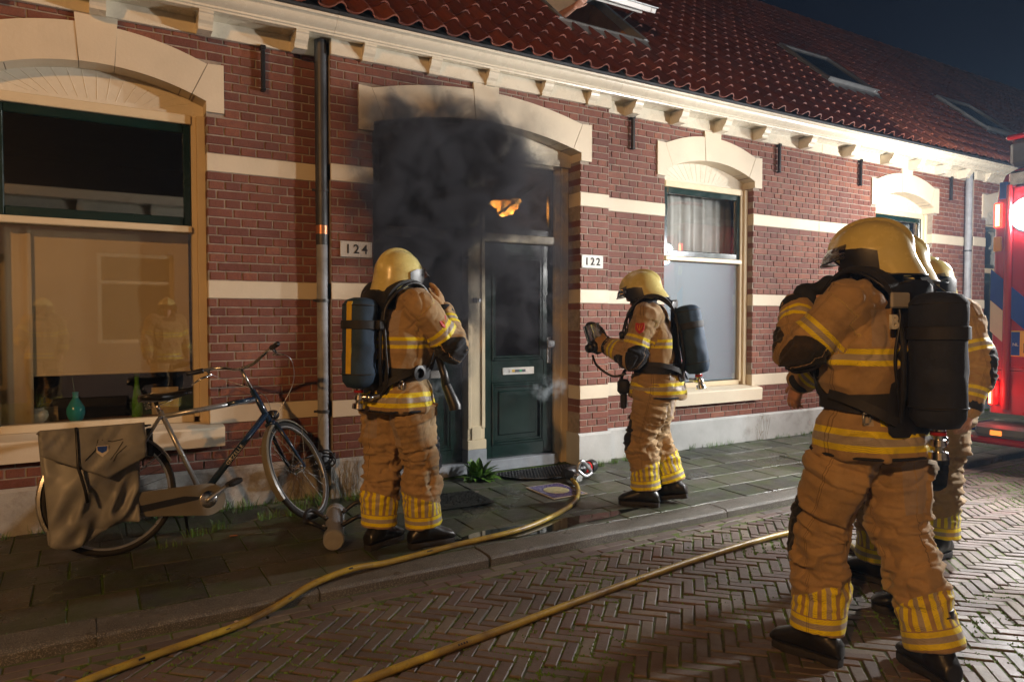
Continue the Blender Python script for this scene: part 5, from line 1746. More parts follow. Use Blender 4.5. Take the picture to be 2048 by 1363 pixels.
            w.xf(Tt).build("shoulder_strap", M_STRAP, BP, 40)
            w = MB()
            pts = [(s * .21, .03, -.20), (s * .215, -.06, -.215), (s * .17, -.16, -.26), (s * .10, yb_ - .02, -.30)]
            pp, _ = subdiv_path(pts, [0] * 4, 5)
            ribbon(w, pp, [(s * (1 - i / 15), -.25 - i / 12, .1) for i in range(len(pp))], .019, .008); w.xf(Tt).build("pull_strap", M_STRAP, BP, 40)
        bz = pel.z + .085
        bl = MB()
        e1 = ering((pel.x, pel.y, bz), .206, .163, 48)
        rows = []
        for k in range(49):
            x, y, z = e1[k % 48]; n_ = Vector((x - pel.x, y - pel.y, 0)).normalized()
            hw = .030 + .014 * max(0, -n_.y)
            rows.append([Vector((x, y, z - hw)) - n_ * .004, Vector((x, y, z - hw)) + n_ * .011, Vector((x, y, z + hw)) + n_ * .011, Vector((x, y, z + hw)) - n_ * .004])
        bl.rings(rows, True, False); bl.build("waist_belt", M_STRAP, BP, 40)
        bk = MB()
        for s in (1, -1):
            p = Vector((pel.x + s * .175, pel.y - .115, bz - .055))
            for a in range(4):
                q0, q1 = [(p + V3(.025 * math.cos(R_(90 * a + 45)) * s, -.008, .03 * math.sin(R_(90 * a + 45)))), (p + V3(.025 * math.cos(R_(90 * a + 135)) * s, -.008, .03 * math.sin(R_(90 * a + 135))))]
                bk.tube([q0, q1], .005, 6)
        bk.build("strap_buckle", M_STEEL, BP, True)
    return E, j, arms, Hm
def an_h(J, n): return J.get("anh" + n, .10)
# ---- poses
def stand(**k):
    J = dict(pelvis=(0, 0, .98), chest=(0, .0, 1.30), neck=(0, .01, 1.50), head=(0, .03, 1.655),
             hipR=(.10, 0, .93), hipL=(-.10, 0, .93), knR=(.11, .03, .52), knL=(-.11, .03, .52), anR=(.12, 0, .10), anL=(-.12, 0, .10), toeR=(.15, 1, 0), toeL=(-.15, 1, 0),
             shR=(.20, -.01, 1.455), shL=(-.20, -.01, 1.455), elR=(.27, -.03, 1.17), elL=(-.27, -.03, 1.17), wrR=(.27, .10, .95), wrL=(-.27, .10, .95))
    J.update(k); return J
zp = pz(-1.4)
ff1 = person("firefighter seen from behind by the doors, gloved hand raised to the face mask", (1.60, -1.42, zp), R_(20),
             stand(anL=(-.115, -.05, .10), anR=(.095, .13, .10), knL=(-.115, -.01, .52), knR=(.10, .11, .52), toeR=(.34, .94, 0), toeL=(-.1, 1, 0),
                   elR=(.285, .20, 1.215), wrR=(.15, .24, 1.44), elL=(-.24, .22, 1.22), wrL=(-.04, .30, 1.42), chest=(0, .01, 1.30), neck=(0, .015, 1.495), head=(0, .03, 1.635)),
             helmet_rot=(0, 0, R_(0)), hands={"R": (V3(-.30, .05, 1), V3(-.7, -.5, 0), .45), "L": (V3(.3, .0, 1), V3(.5, -.7, 0), .5)}, cyl_stripe=(.25,), face_mask=True, seed=3, sc=1.0)
ff2 = person("firefighter walking in profile before the tall window, looking at the mask in the hands", (3.66, -1.44, zp), R_(130),
             stand(pelvis=(0, 0, .955), hipR=(.10, 0, .91), hipL=(-.10, 0, .91), anL=(-.09, .06, .10), knL=(-.10, .10, .51), anR=(.10, -.12, .125), knR=(.105, .03, .52), toeR=(.1, 1, -.18), toeL=(-.05, 1, 0),
                   chest=(0, .03, 1.275), neck=(0, .07, 1.465), head=(0, .125, 1.605), shR=(.20, .05, 1.425), shL=(-.20, .05, 1.425), elL=(-.255, .14, 1.13), wrL=(-.10, .355, 1.20), elR=(.24, .14, 1.13), wrR=(.12, .36, 1.19)),
             helmet_rot=(R_(-16), 0, 0), hands={"L": (V3(.25, 1, .15), V3(.9, -.2, 0), .75), "R": (V3(-.2, 1, .1), V3(-.9, -.2, 0), .75)}, gloves=(True, True), seed=8, sc=.985, cyl_tilt=R_(-3), cyl_stripe=(1.35,))
ff3 = person("large firefighter in the foreground seen from behind with a dark air cylinder", (2.80, -3.68, ZR), R_(82),
             stand(anL=(-.155, .12, .10), anR=(.145, -.20, .10), knL=(-.155, .13, .55), knR=(.125, -.04, .56), toeL=(-.35, .94, 0), toeR=(.25, .97, 0),
                   pelvis=(0, 0, 1.03), hipR=(.10, 0, .98), hipL=(-.10, 0, .98), chest=(0, 0, 1.345), neck=(0, .01, 1.54), shR=(.20, -.01, 1.495),
                   elL=(-.315, .09, 1.32), wrL=(-.205, .215, 1.51), elR=(.31, .12, 1.26), wrR=(.13, .32, 1.34), head=(.0, .03, 1.69), shL=(-.175, -.03, 1.505)),
             helmet_rot=(R_(-8), 0, R_(38)), hands={"L": (V3(.9, -.25, .25), V3(.1, -.6, -.8), .55), "R": (V3(-.6, .5, .3), V3(0, -1, 0), .6)}, gloves=(True, False), seed=14, sc=1.0, cyl_mat=M_CYLDARK)
ffa = person("tall firefighter hidden behind the large one, bare left hand hanging at the side", (3.585, -3.31, ZR), R_(103),
             stand(anL=(-.16, -.18, .10), anR=(.16, .12, .10), knL=(-.13, -.03, .53), knR=(.14, .12, .52), toeL=(-.3, .95, 0), toeR=(.2, 1, 0), elL=(-.275, .17, 1.225), wrL=(-.205, .395, 1.075)),
             helmet_rot=(R_(-6), 0, R_(20)), hands={"L": (V3(.0, .28, -1), V3(.9, -.2, 0), .5)}, gloves=(False, False), pack=False, seed=23, sc=1.035)
ffb = person("firefighter farthest right, facing left beside the fire engine", (4.475, -3.01, ZR), R_(170),
             stand(anL=(-.10, .03, .10), anR=(.10, -.06, .10), elL=(-.29, -.02, 1.18), wrL=(-.31, .08, .93)), helmet_rot=(R_(-4), 0, R_(15)), gloves=(False, False), seed=31, sc=1.0, pack=False)

# two colleagues who stand behind the photographer and show only as reflections in the big window
for src, loc, rz, lb in ((ffb[0], (1.05, -6.15, ZR), R_(75), "firefighter behind the photographer, mirrored at the right of the big window"), (ffa[0], (-.55, -7.3, ZR), R_(100), "firefighter behind the photographer, mirrored at the left of the big window")):
    c = copy_tree(src); c.location = loc; c.rotation_euler = (0, 0, rz - R_(90)); c.scale = (.97, .97, .97); c["label"] = lb
# ================================================================== BICYCLE
M_BIKEBLUE = paint("bike_dark_blue", (.012, .028, .06), .22)
M_BIKESILVER = surf("bike_silver", (.34, .35, .36), .3, .1, 15, .05, 40, metal=.6, kind='Object')
M_TYRE = surf("tyre_rubber", (.014, .013, .012), .75, .2, 30, .3, 120, kind='Object')
M_CASE = surf("grey_beige_chaincase", (.165, .155, .125), .35, .1, 6, .05, 30, kind='Object')
M_SADDLE = surf("black_saddle", (.012, .012, .012), .35, .2, 20, .2, 60, kind='Object')
M_REFL = surf("reflector_white", (.6, .62, .65), .3, .1)
r0, r1 = Vector((.122, -.728, -.014)), Vector((1.294, -.597, -.012))
bd = (r1 - r0).normalized(); bside = Vector((-bd.y, bd.x, 0)); lean_ = R_(10)
bup = Vector((0, 0, 1)) * math.cos(lean_) + bside * math.sin(lean_)
by = bup.cross(bd)
bike = empty("bicycle", "dark blue and silver city bicycle leaning against the window sill", "bicycle", r0)
bike.matrix_world = Matrix(((bd.x, by.x, bup.x, r0.x), (bd.y, by.y, bup.y, r0.y), (bd.z, by.z, bup.z, r0.z), (0, 0, 0, 1)))
WR = .352
def Bk(mb, name, mat, smooth=True, parent=None, M=None):
    o = mb.build(name, mat, parent or bike, smooth)
    if M is not None: o.matrix_local = M
    return o
def torus(mb, R, r, n=56, m=10, sx=1.0):
    rings = []
    for i in range(n + 1):
        t = 2 * math.pi * i / n
        rings.append([((R + r * math.cos(q)) * math.cos(t), r * sx * math.sin(q), (R + r * math.cos(q)) * math.sin(t)) for q in [2 * math.pi * k / m for k in range(m)]])
    return mb.rings(rings, True, False)
def bike_wheel(M):
    W = Bk(torus(MB(), WR - .019, .019), "wheel", M_TYRE, True, None, M)
    rim = MB()
    prof = [(WR - .033, -.012), (WR - .033, .012), (WR - .043, .012), (WR - .047, 0), (WR - .043, -.012)]
    rings = [[(a * math.cos(t), b, a * math.sin(t)) for a, b in prof] for t in [2 * math.pi * i / 48 for i in range(49)]]
    rim.rings(rings, True, False); rim.build("rim", M_BIKESILVER, W, 40)
    sp = MB()
    for i in range(32):
        t = 2 * math.pi * i / 32; s = 1 if i % 2 else -1; off = .28 * (1 if (i // 2) % 2 else -1)
        sp.tube([(.022 * math.cos(t + off * 4), s * .028, .022 * math.sin(t + off * 4)), ((WR - .045) * math.cos(t), 0, (WR - .045) * math.sin(t))], .0013, 4, False)
    sp.build("spokes", M_CHROME, W)
    MB().lathe([(.006, -.055), (.012, -.05), (.012, -.034), (.026, -.032), (.026, -.026), (.016, -.02), (.016, .02), (.026, .026), (.026, .032), (.012, .034), (.012, .05), (.006, .055)], (0, 0, 0), 'y', 16).build("hub", M_CHROME, W, 40)
    return W
RA, BB, SC, HT, HB = V3(0, 0, WR), V3(.50, 0, .275), V3(.285, 0, .80), V3(.852, 0, .915), V3(.955, 0, .69)
FA = V3(1.135, 0, WR)
bike_wheel(Matrix.Translation(RA))
# steered front end: rotation about the steering axis
ax = (HT - HB).normalized()
STEER = Matrix.Translation(HB) @ Matrix.Rotation(R_(43), 4, ax) @ Matrix.Translation(-HB)
bike_wheel(STEER @ Matrix.Translation(FA))
Bk(MB().tube([SC + V3(-.005, 0, -.02), HT + V3(.012, 0, -.065)], .0165, 14).tube([BB, SC + V3(0, 0, .02)], .0155, 14), "frame", M_BIKESILVER)
f = MB()
f.tube([HT, HB], .021, 14); f.tube([HB + V3(-.02, 0, .06), BB + V3(.02, 0, .02)], .0215, 14)
f.tube([HT + V3(.008, 0, -.062), HT + V3(-.17, 0, -.086)], .0172, 14)
for s in (1, -1): f.tube([BB + V3(0, s * .03, 0), RA + V3(0, s * .06, 0)], .009, 8)
f.tube([BB + V3(0, -.045, 0), BB + V3(0, .045, 0)], .022, 12)
Bk(f, "frame", M_BIKEBLUE)
f = MB()
for s in (1, -1): f.tube([SC + V3(0, s * .018, -.015), RA + V3(0, s * .06, .0)], .0085, 8)
Bk(f, "seat_stays", M_BIKESILVER)
# brand lettering on the down tube
dtd = ((HB + V3(-.02, 0, .06)) - (BB + V3(.02, 0, .02))).normalized()
mid_ = (HB + V3(-.02, 0, .06)).lerp(BB + V3(.02, 0, .02), .55)
tx = Matrix((( dtd.x, -dtd.z, 0, mid_.x), (0, 0, -1, -.0225), (dtd.z, dtd.x, 0, mid_.z), (0, 0, 0, 1)))
put_text("GAZELLE", .034, M_WHITE, tx, bike, extrude=.0006, spacing=1.15)
ttd = (HT - SC).normalized(); mid_ = HT + V3(-.09, 0, -.075)
tx = Matrix(((ttd.x, -ttd.z, 0, mid_.x), (0, 0, -1, -.0182), (ttd.z, ttd.x, 0, mid_.z), (0, 0, 0, 1)))
# fork, stem and bars (steered)
f = MB()
for s in (1, -1): f.tube([HB + V3(.01, s * .03, -.015), HB.lerp(FA, .5) + V3(0, s * .045, 0), FA + V3(-.0, s * .055, 0)], [.015, .0125, .009], 10)
f.tube([HB + V3(.0, -.035, -.012), HB + V3(.0, .035, -.012)], .017, 10)
FK = Bk(f, "fork", M_BIKEBLUE, True, None, STEER)
top = HT + ax * .15
Bk(MB().tube([HT - ax * .02, top, top + V3(.03, 0, .02)], [.0115, .0115, .012], 10), "stem", M_CHROME, True, None, STEER)
bc = top + V3(.03, 0, .02)
for_ = MB()
bar = []
for s, n_ in ((1, 1), (-1, -1)): pass
half = lambda s: [bc, bc + V3(.012, s * .07, .010), bc + V3(.012, s * .14, .040), bc + V3(-.012, s * .205, .056), bc + V3(-.05, s * .255, .052), bc + V3(-.105, s * .335, .044)]
hl_, _ = subdiv_path(list(reversed(half(1))) + half(-1)[1:], [0] * 11, 5)
ROLL = STEER @ Matrix.Translation(bc) @ Matrix.Rotation(R_(7), 4, 'X') @ Matrix.Translation(-bc)
Bk(for_.tube(hl_, .011, 10), "handlebar", M_CHROME, True, None, ROLL)
for s in (1, -1):
    h_ = half(s)
    Bk(MB().tube([h_[4].lerp(h_[5], .1), h_[4].lerp(h_[5], .2), h_[5], h_[5] + (h_[5] - h_[4]).normalized() * .02], [.0165, .018, .0165, .015], 12), "grip", M_BLACK, True, None, ROLL)
    Bk(MB().tube([h_[4] + V3(.03, 0, 0), h_[4] + V3(.05, s * .0, -.03), h_[4] + V3(-.02, s * .02, -.055), h_[5] + V3(.03, s * .02, -.07)], [.012, .01, .007, .005], 8), "brake_lever", M_CHROME, True, None, ROLL)
cb = MB()
for s in (1, -1):
    h_ = half(s)
    a = ROLL @ (h_[4] + V3(.05, 0, -.02)); b = HB + V3(.03, s * .02, .03)
    pts, _ = subdiv_path([a, a + V3(.10, 0, -.05), a.lerp(b, .55) + V3(.12, 0, .02), b], [0] * 4, 6)
    cb.tube(pts, .0024, 6)
Bk(cb, "brake_cable", M_STEEL)
hl = MB(); hl.lathe([(.01, -.03), (.028, -.025), (.033, .01), (.032, .03), (.001, .034)], (0, 0, 0), 'x', 14)
HL = Bk(hl, "headlamp", M_BLACK, 40, None, STEER @ Matrix.Translation(HB + V3(.06, 0, .06)))
# mudguards
def mudguard(a0, a1, c, M, mat):
    g = MB(); rings = []
    for t in np.linspace(R_(a0), R_(a1), 26):
        Rr = WR + .016
        ring = []
        for q, dr in ((-.026, -.016), (-.02, -.002), (0, .004), (.02, -.002), (.026, -.016)): ring.append(((Rr + dr) * math.cos(t), q, (Rr + dr) * math.sin(t)))
        for q, dr in ((.024, -.018), (0, .001), (-.024, -.018)): ring.append(((Rr + dr) * math.cos(t), q, (Rr + dr) * math.sin(t)))
        rings.append(ring)
    g.rings(rings)
    for t in (a0 + 12, (a0 + a1) / 2):
        for s in (1, -1): g.tube([((WR + .012) * math.cos(R_(t)), s * .024, (WR + .012) * math.sin(R_(t))), (0, s * .055, 0)], .0026, 5)
    Bk(g, "mudguard", mat, 50, None, M @ Matrix.Translation(c))
mudguard(25, 205, RA, Matrix.Identity(4), M_BIKESILVER)
mudguard(50, 215, FA, STEER, M_CASE)
# chain case, cranks, pedals
poly = []
for t in np.linspace(R_(-90), R_(90), 14): poly.append((BB.x + .015 + .108 * math.cos(t), BB.z - .03 + .098 * math.sin(t)))
for t in np.linspace(R_(90), R_(270), 10): poly.append((.02 + .055 * math.cos(t), WR - .07 + .062 * math.sin(t)))
Bk(MB().prism(poly, -.064, -.036), "chain_case", M_CASE, False)
Bk(MB().prism([(.10, .262), (.38, .285), (.47, .268), (.46, .252), (.10, .222)], -.0665, -.0645), "chain_case_stripe", M_BLACK, False)
Bk(MB().lathe([(.001, -.0015), (.05, -.0015), (.052, 0), (.052, .004)], (BB.x + .02, -.0668, BB.z - .03), 'y', 24), "crank_disc", M_CHROME, 40)
c0 = BB + V3(.02, -.075, -.03); cd = V3(.82, 0, .50).normalized()
Bk(MB().tube([c0 - cd * .02, c0, c0 + cd * .16, c0 + cd * .175], [.010, .014, .011, .009], 10), "crank", M_STEEL)
Bk(MB().bbox(-.045, .045, -.10, -.012, -.014, .014, .006).bbox(-.03, .03, -.095, -.02, -.018, .018, .004), "pedal", M_BLACK, False, None, Matrix.Translation(c0 + cd * .165) @ Matrix.Rotation(R_(-20), 4, 'Y'))
c1 = BB + V3(.0, .075, 0)
Bk(MB().tube([c1, c1 - cd * .165], [.014, .010], 10), "crank", M_STEEL)
Bk(MB().bbox(-.045, .045, .012, .10, -.014, .014, .006), "pedal", M_BLACK, False, None, Matrix.Translation(c1 - cd * .165))
# saddle
Bk(MB().tube([SC, SC + V3(-.022, 0, .075)], .0125, 10), "seat_post", M_CHROME)
sd = []
for x, w, z, th in ((-.135, .03, .035, .02), (-.125, .075, .042, .03), (-.08, .092, .036, .042), (-.02, .07, .022, .045), (.05, .038, .018, .04), (.115, .024, .022, .032), (.145, .012, .022, .02)):
    sd.append([(x, w * math.cos(t), z + th * .5 * math.sin(t) - (.012 if math.sin(t) < 0 and abs(math.cos(t)) > .6 else 0)) for t in [2 * math.pi * k / 14 for k in range(14)]])
Bk(MB().rings(sd), "saddle", M_SADDLE, True, None, Matrix.Translation(SC + V3(.02, 0, .085)) @ Matrix.Rotation(R_(-9), 4, 'Y'))
sg = MB()
for s in (1, -1):
    for x in (-.09,):
        pts = [(x + .01 * math.cos(k * 1.2), s * .045 + .012 * math.sin(k * 1.2), -.035 + k * .0035) for k in range(16)]
        sg.tube(pts, .003, 5)
    sg.tube([(-.1, s * .04, -.035), (.0, s * .02, -.02), (.11, s * .008, .005)], .0035, 6)
Bk(sg, "saddle_springs", M_CHROME, True, None, Matrix.Translation(SC + V3(.02, 0, .085)) @ Matrix.Rotation(R_(-9), 4, 'Y'))
# rack and stand
rk = MB()
for s in (1, -1):
    rk.tube([(.22, s * .05, .735), (-.28, s * .06, .735), (-.34, s * .03, .735)], .006, 6); rk.tube([(-.12, s * .06, .735), (.0, s * .065, .36)], .005, 6); rk.tube([(.08, s * .055, .735), (.0, s * .065, .36)], .005, 6)
rk.tube([(-.34, .03, .735), (-.34, -.03, .735)], .006, 6)
Bk(rk, "rack", M_BLACK)
Bk(MB().tube([(.40, .05, .27), (.44, .16, .02)], [.011, .009], 8), "kickstand", M_BLACK)
Bk(MB().bbox(.20, .235, -.02, .02, .55, .72, .006), "lock_bracket", M_BLACK, False)

# ------------------------------------------------------------------ pannier bag hung over the rack
def pannier_mat():
    m, nt, b, o = newmat("silver_tarpaulin")
    p = coord(nt, 'Object')
    cc = ramp(nt, noise(nt, p, 6, 5, .6), [(.3, (.17, .175, .185)), (.7, (.27, .278, .29))])
    setin(nt, b, "Base Color", cc); b.inputs["Roughness"].default_value = .47; b.inputs["Metallic"].default_value = .0
    bump(nt, b, noise(nt, p, 40, 4, .6), .2, .004)
    return m
M_PAN = pannier_mat()
pan = empty("pannier_bag", "silver grey double pannier bag hanging over the bicycle's rear rack", "bicycle bag", r0)
pan.matrix_world = bike.matrix_world.copy()
def bag_side(s):
    """one sagging bag, outer face towards s*y"""
    nx, nz = 34, 30
    x0, x1, z0, z1 = -.345, .155, .16, .735
    O, I = [], []
    for k in range(nz + 1):
        v = k / nz
        for i in range(nx + 1):
            u_ = i / nx
            sag = .05 * math.sin(u_ * math.pi) * (1 - v) + .055 * (1 - v) ** 2 * math.sin(u_ * 5 + 1)
            xx = x0 + (x1 - x0) * u_ + (1 - v) * (.05 * (1 - u_) - .05 * u_) * .6
            zz = z0 + (z1 - z0) * v - sag * (1 - v)
            bulge = .075 + .05 * math.sin(math.pi * min(1, (1 - v) * 1.15)) * math.sin(math.pi * u_) ** .6
            O.append((xx, s * bulge, zz)); I.append((xx, s * .062, zz))
    O = np.array(O)
    nn = vnoise(np.stack([O[:, 0] * 9 + O[:, 2] * 6, O[:, 2] * 5 - O[:, 0] * 5, O[:, 0] * 0 + s], 1), 5)
    rid = 1 - np.abs(vnoise(np.stack([O[:, 0] * 12 - O[:, 2] * 5, O[:, 2] * 7, O[:, 0] * 0 + 3 * s], 1), 9)) * 2
    low = np.clip((.62 - O[:, 2]) / .3, 0, 1)
    O[:, 1] += s * (.022 * nn + .030 * rid * low)
    mb = MB(); W = nx + 1; S = W * (nz + 1)
    F = []
    for k in range(nz):
        for i in range(nx):
            a = k * W + i; F += [(a, a + 1, a + W + 1, a + W), (S + a, S + a + W, S + a + W + 1, S + a + 1)]
    for i in range(nx): F += [(i, S + i, S + i + 1, i + 1), (nz * W + i, nz * W + i + 1, S + nz * W + i + 1, S + nz * W + i)]
    for k in range(nz): F += [(k * W, k * W + W, S + k * W + W, S + k * W), (k * W + nx, S + k * W + nx, S + k * W + W + nx, k * W + W + nx)]
    mb.add([tuple(p) for p in O] + I, F)
    return mb
bag_side(-1).build("bag", M_PAN, pan, True); bag_side(1).build("bag", M_PAN, pan, True)
MB().bbox(-.35, .165, -.125, .125, .738, .752, .006).build("bag_top", M_PAN, pan)
# flap with slack folds on the outer side
fl = MB(); nx, nz = 30, 18
O = []
for k in range(nz + 1):
    v = k / nz
    for i in range(nx + 1):
        u_ = i / nx
        depth_ = .30 - .16 * abs(u_ - .62) / .62
        xx = -.352 + .52 * u_; zz = .75 - depth_ * v
        yy = -.132 - .028 * math.sin(v * 2.2) - .012
        O.append((xx, yy, zz))
O = np.array(O)
O[:, 1] -= .02 * vnoise(np.stack([O[:, 0] * 8 - O[:, 2] * 8, O[:, 2] * 6, O[:, 0] * 0], 1), 17) + .012 * (1 - np.abs(vnoise(np.stack([O[:, 0] * 14 - O[:, 2] * 12, O[:, 2] * 6 + O[:, 0] * 4, O[:, 0] * 0 + 4], 1), 19)) * 2)
W = nx + 1; S = W * (nz + 1); F = []
for k in range(nz):
    for i in range(nx):
        a = k * W + i; F += [(a, a + 1, a + W + 1, a + W), (S + a, S + a + W, S + a + W + 1, S + a + 1)]
for i in range(nx): F += [(i, S + i, S + i + 1, i + 1), (nz * W + i, nz * W + i + 1, S + nz * W + i + 1, S + nz * W + i)]
for k in range(nz): F += [(k * W, k * W + W, S + k * W + W, S + k * W), (k * W + nx, S + k * W + nx, S + k * W + W + nx, k * W + W + nx)]
fl.add([tuple(p) for p in O] + [(p[0], p[1] + .004, p[2]) for p in O], F)
FL = fl.build("flap", M_PAN, pan, True)
def on_flap(x, z): 
    d = (O[:, 0] - x) ** 2 + (O[:, 2] - z) ** 2
    return Vector(O[int(np.argmin(d))])
sp = [on_flap(-.175, z) + V3(0, -.004, 0) for z in np.linspace(.745, .53, 9)] + [V3(-.165, -.185, .47), V3(-.15, -.185, .40), V3(-.14, -.17, .33)]
MB().tube(sp, .009, 6).build("bag_strap", M_BLACK, pan, True)
bpt = on_flap(-.055, .60)
MB().prism([(-.03, .03), (.03, .03), (.03, -.005), (0, -.035), (-.03, -.005)], -.006, -.003).xf(Matrix.Translation(bpt + V3(0, -.004, 0))).build("badge", M_STRIPEW, pan)
MB().prism([(-.026, .026), (.026, .026), (.02, -.002), (-.002, -.012), (-.024, .004)], -.0085, -.0065).xf(Matrix.Translation(bpt + V3(0, -.004, 0))).build("badge_print", M_BLUE, pan)
ln = MB()
for pts in (((-.15, .565), (-.10, .62), (-.07, .67)), ((-.06, .668), (0, .66), (.05, .665)), ((.05, .655), (.01, .60), (-.03, .56)), ((.06, .63), (.02, .575), (-.01, .55))):
    ln.tube([on_flap(x, z) + V3(0, -.0025, 0) for x, z in pts], .0022, 4)
ln.build("print_lines", M_IRON, pan)

# cable lock hanging on the rain pipe
ck = empty("cable_lock", "black coiled cable lock on the rain pipe beside the front wheel", "lock", (1.50, -.15, .27))
lp = MB()
pts = [(.075 * math.cos(t) * (1 + .1 * math.sin(t * .37)) + .02, -.02 + .012 * math.sin(t * 1.7), .055 * math.sin(t) + .004 * t) for t in np.linspace(0, 19, 90)]
lp.tube(pts, .0065, 6); lp.tube([(.08, -.02, .05), (-.04, -.03, .09), (-.16, -.10, .075), (-.26, -.22, .05)], .0065, 6)
lp.build("cable", M_BLACK, ck, True)
MB().bbox(-.07, .0, -.04, -.012, .06, .095, .006).build("lock_body", M_STEEL, ck)

# ================================================================== THINGS ON THE INNER WINDOW SILL
zs = .656
def vase(name, label, x, y, prof, mat, cat="vase"):
    o = MB().lathe(prof, n=26).build(name, mat, None, 50); o.location = (x, y, zs); return tag(o, label, cat)
M_TURQ = surf("turquoise_glaze", (.02, .34, .40), .15, .12, 12, .02, 20); M_GVASE = surf("green_glass_vase", (.10, .30, .02), .15, .15, 12, .02, 20)
M_POT = surf("cream_pot_glaze", (.50, .45, .34), .3, .1, 12, .05, 30); M_CARD = surf("cream_card", (.50, .42, .28), .7, .08, 8, .05, 30)
vase("vase", "turquoise bottle vase on the window sill", -.066, .33, [(.001, 0), (.034, 0), (.048, .02), (.058, .055), (.055, .09), (.038, .125), (.020, .155), (.017, .185), (.021, .20), (.015, .20), (.012, .16), (.001, .15)], M_TURQ)
vase("vase", "tall slim green vase behind the bicycle saddle", .312, .34, [(.001, 0), (.035, 0), (.036, .10), (.022, .20), (.014, .25), (.017, .30), (.024, .325), (.018, .325), (.009, .26), (.001, .2)], M_GVASE)
pt = empty("potted_plant", "cream pot with a feathery plant on the window sill", "plant", (-.30, .34, zs))
MB().lathe([(.001, 0), (.045, 0), (.065, .02), (.078, .05), (.072, .078), (.05, .092), (.052, .105), (.046, .105), (.044, .09), (.001, .085)], n=26).build("pot", M_POT, pt, 50)
M_LEAF = surf("green_leaf", (.045, .105, .022), .45, .35, 30, .2, 60, kind='Object', piece=.5); M_WEED = surf("weed_leaf", (.10, .215, .025), .5, .35, 20, .2, 60, kind='Object', piece=.5)
M_DRY = surf("dry_weed", (.17, .12, .05), .8, .3, 20, .1, 60)
def leaf(mb, base, d, L, w, droop=.4, n=4):
    """one leaf blade with a folded midrib"""
    d = Vector(d).normalized(); up = V3(0, 0, 1)
    s = d.cross(up)
    if s.length < .05: s = V3(1, 0, 0)
    s.normalize()
    V, F = [], []
    p = Vector(base); dd = d.copy()
    for i in range(n + 1):
        t = i / n
        ww = w * math.sin(math.pi * min(.97, t * .9 + .08)) 
        nrm = s.cross(dd).normalized()
        V += [p - s * ww + nrm * ww * .3, p, p + s * ww + nrm * ww * .3]
        dd = (dd + V3(0, 0, -droop / n)).normalized(); p = p + dd * L / n
    for i in range(n):
        a = 3 * i; F += [(a, a + 1, a + 4, a + 3), (a + 1, a + 2, a + 5, a + 4)]
    mb.add(V, F, random.random() + .001)
g = MB()
for i in range(60):
    a = random.uniform(0, 6.28); e = random.uniform(.6, 1.4)
    leaf(g, (.02 * math.cos(a), .02 * math.sin(a), .09), (math.cos(a) * math.cos(e), math.sin(a) * math.cos(e), math.sin(e)), random.uniform(.08, .17), .004, .7, 3)
g.build("foliage", M_LEAF, pt, False, False)
tw = empty("leafy_twig", "leafy twig standing in the turquoise vase", "plant", (-.066, .33, zs + .15))
tp = [(0, 0, 0), (-.012, 0, .1), (-.02, .01, .17), (-.045, .01, .22)]
MB().tube(tp, .003, 6).build("stem", M_LEAF, tw)
for i, (b, d) in enumerate((((-.02, .01, .16), (.8, .2, .5)), ((-.02, .01, .17), (-.6, .3, .6)), ((-.04, .01, .21), (-.9, -.2, .3)), ((-.045, .01, .22), (-.2, .1, 1)), ((-.03, .01, .19), (.6, -.4, .6)))):
    g = MB(); leaf(g, b, d, .065, .016, .5); g.build("leaf", M_LEAF, tw, False, False)
for x, y, w, h_, lb in ((-.42, .36, .055, .155, "cream card at the far left of the window sill"), (-.215, .40, .045, .10, "small dark cream card right of the cream pot"), (.50, .40, .09, .20, "tall cream card behind the top tube at the window's right end")):
    o = MB().bbox(-w, w, -.004, .004, 0, h_, .001).build("card", M_CARD); o.location = (x, y, zs); o.rotation_euler = (R_(-6), 0, random.uniform(-.2, .2)); tag(o, lb, "card")

# ================================================================== EQUIPMENT ON THE PAVEMENT
ram = empty("battering_ram", "steel battering ram with black handles lying beside the firefighter's boots", "battering ram", (1.255, -1.27, pz(-1.27)))
ram.rotation_euler = (0, 0, R_(72)); ram.scale = (1.12, 1.12, 1.12)
M_RAM = surf("grey_painted_steel", (.30, .31, .33), .38, .12, 10, .1, 40, metal=.3, kind='Object')
Rr = .056
rb_ = MB().lathe([(.001, -.01), (Rr - .006, -.01), (Rr, -.004), (Rr, .06), (Rr - .003, .062), (Rr - .003, .50), (Rr, .502), (Rr, .56), (.001, .565)], (0, 0, Rr), 'x', 28).build("ram_body", M_RAM, ram, 40)
MB().lathe([(.001, -.0125), (.05, -.0125), (.05, -.0102)], (0, 0, Rr), 'x', 28).build("striking_plate", surf("worn_steel", (.36, .35, .34), .45, .15, 20, .2, 60, metal=.5, kind='Object'), ram, 40)
for s, xa, xb in ((1, .10, .30), (-1, .16, .42)):
    pts, _ = subdiv_path([(xa, s * .04, Rr + .03), (xa - .01, s * .12, Rr + .075), (xa + .04, s * .155, Rr + .07), (xb - .03, s * .155, Rr + .085), (xb + .01, s * .12, Rr + .085), (xb, s * .04, Rr + .03)], [0] * 6, 5)
    MB().tube(pts, .0125, 10).build("handle", M_BLACK, ram, True)
    for x in (xa, xb): MB().lathe([(.001, -.004), (.012, -.004), (.012, .012), (.001, .013)], (x, s * .055, Rr + .045), 'z', 6).build("bolt", M_CHROME, ram)

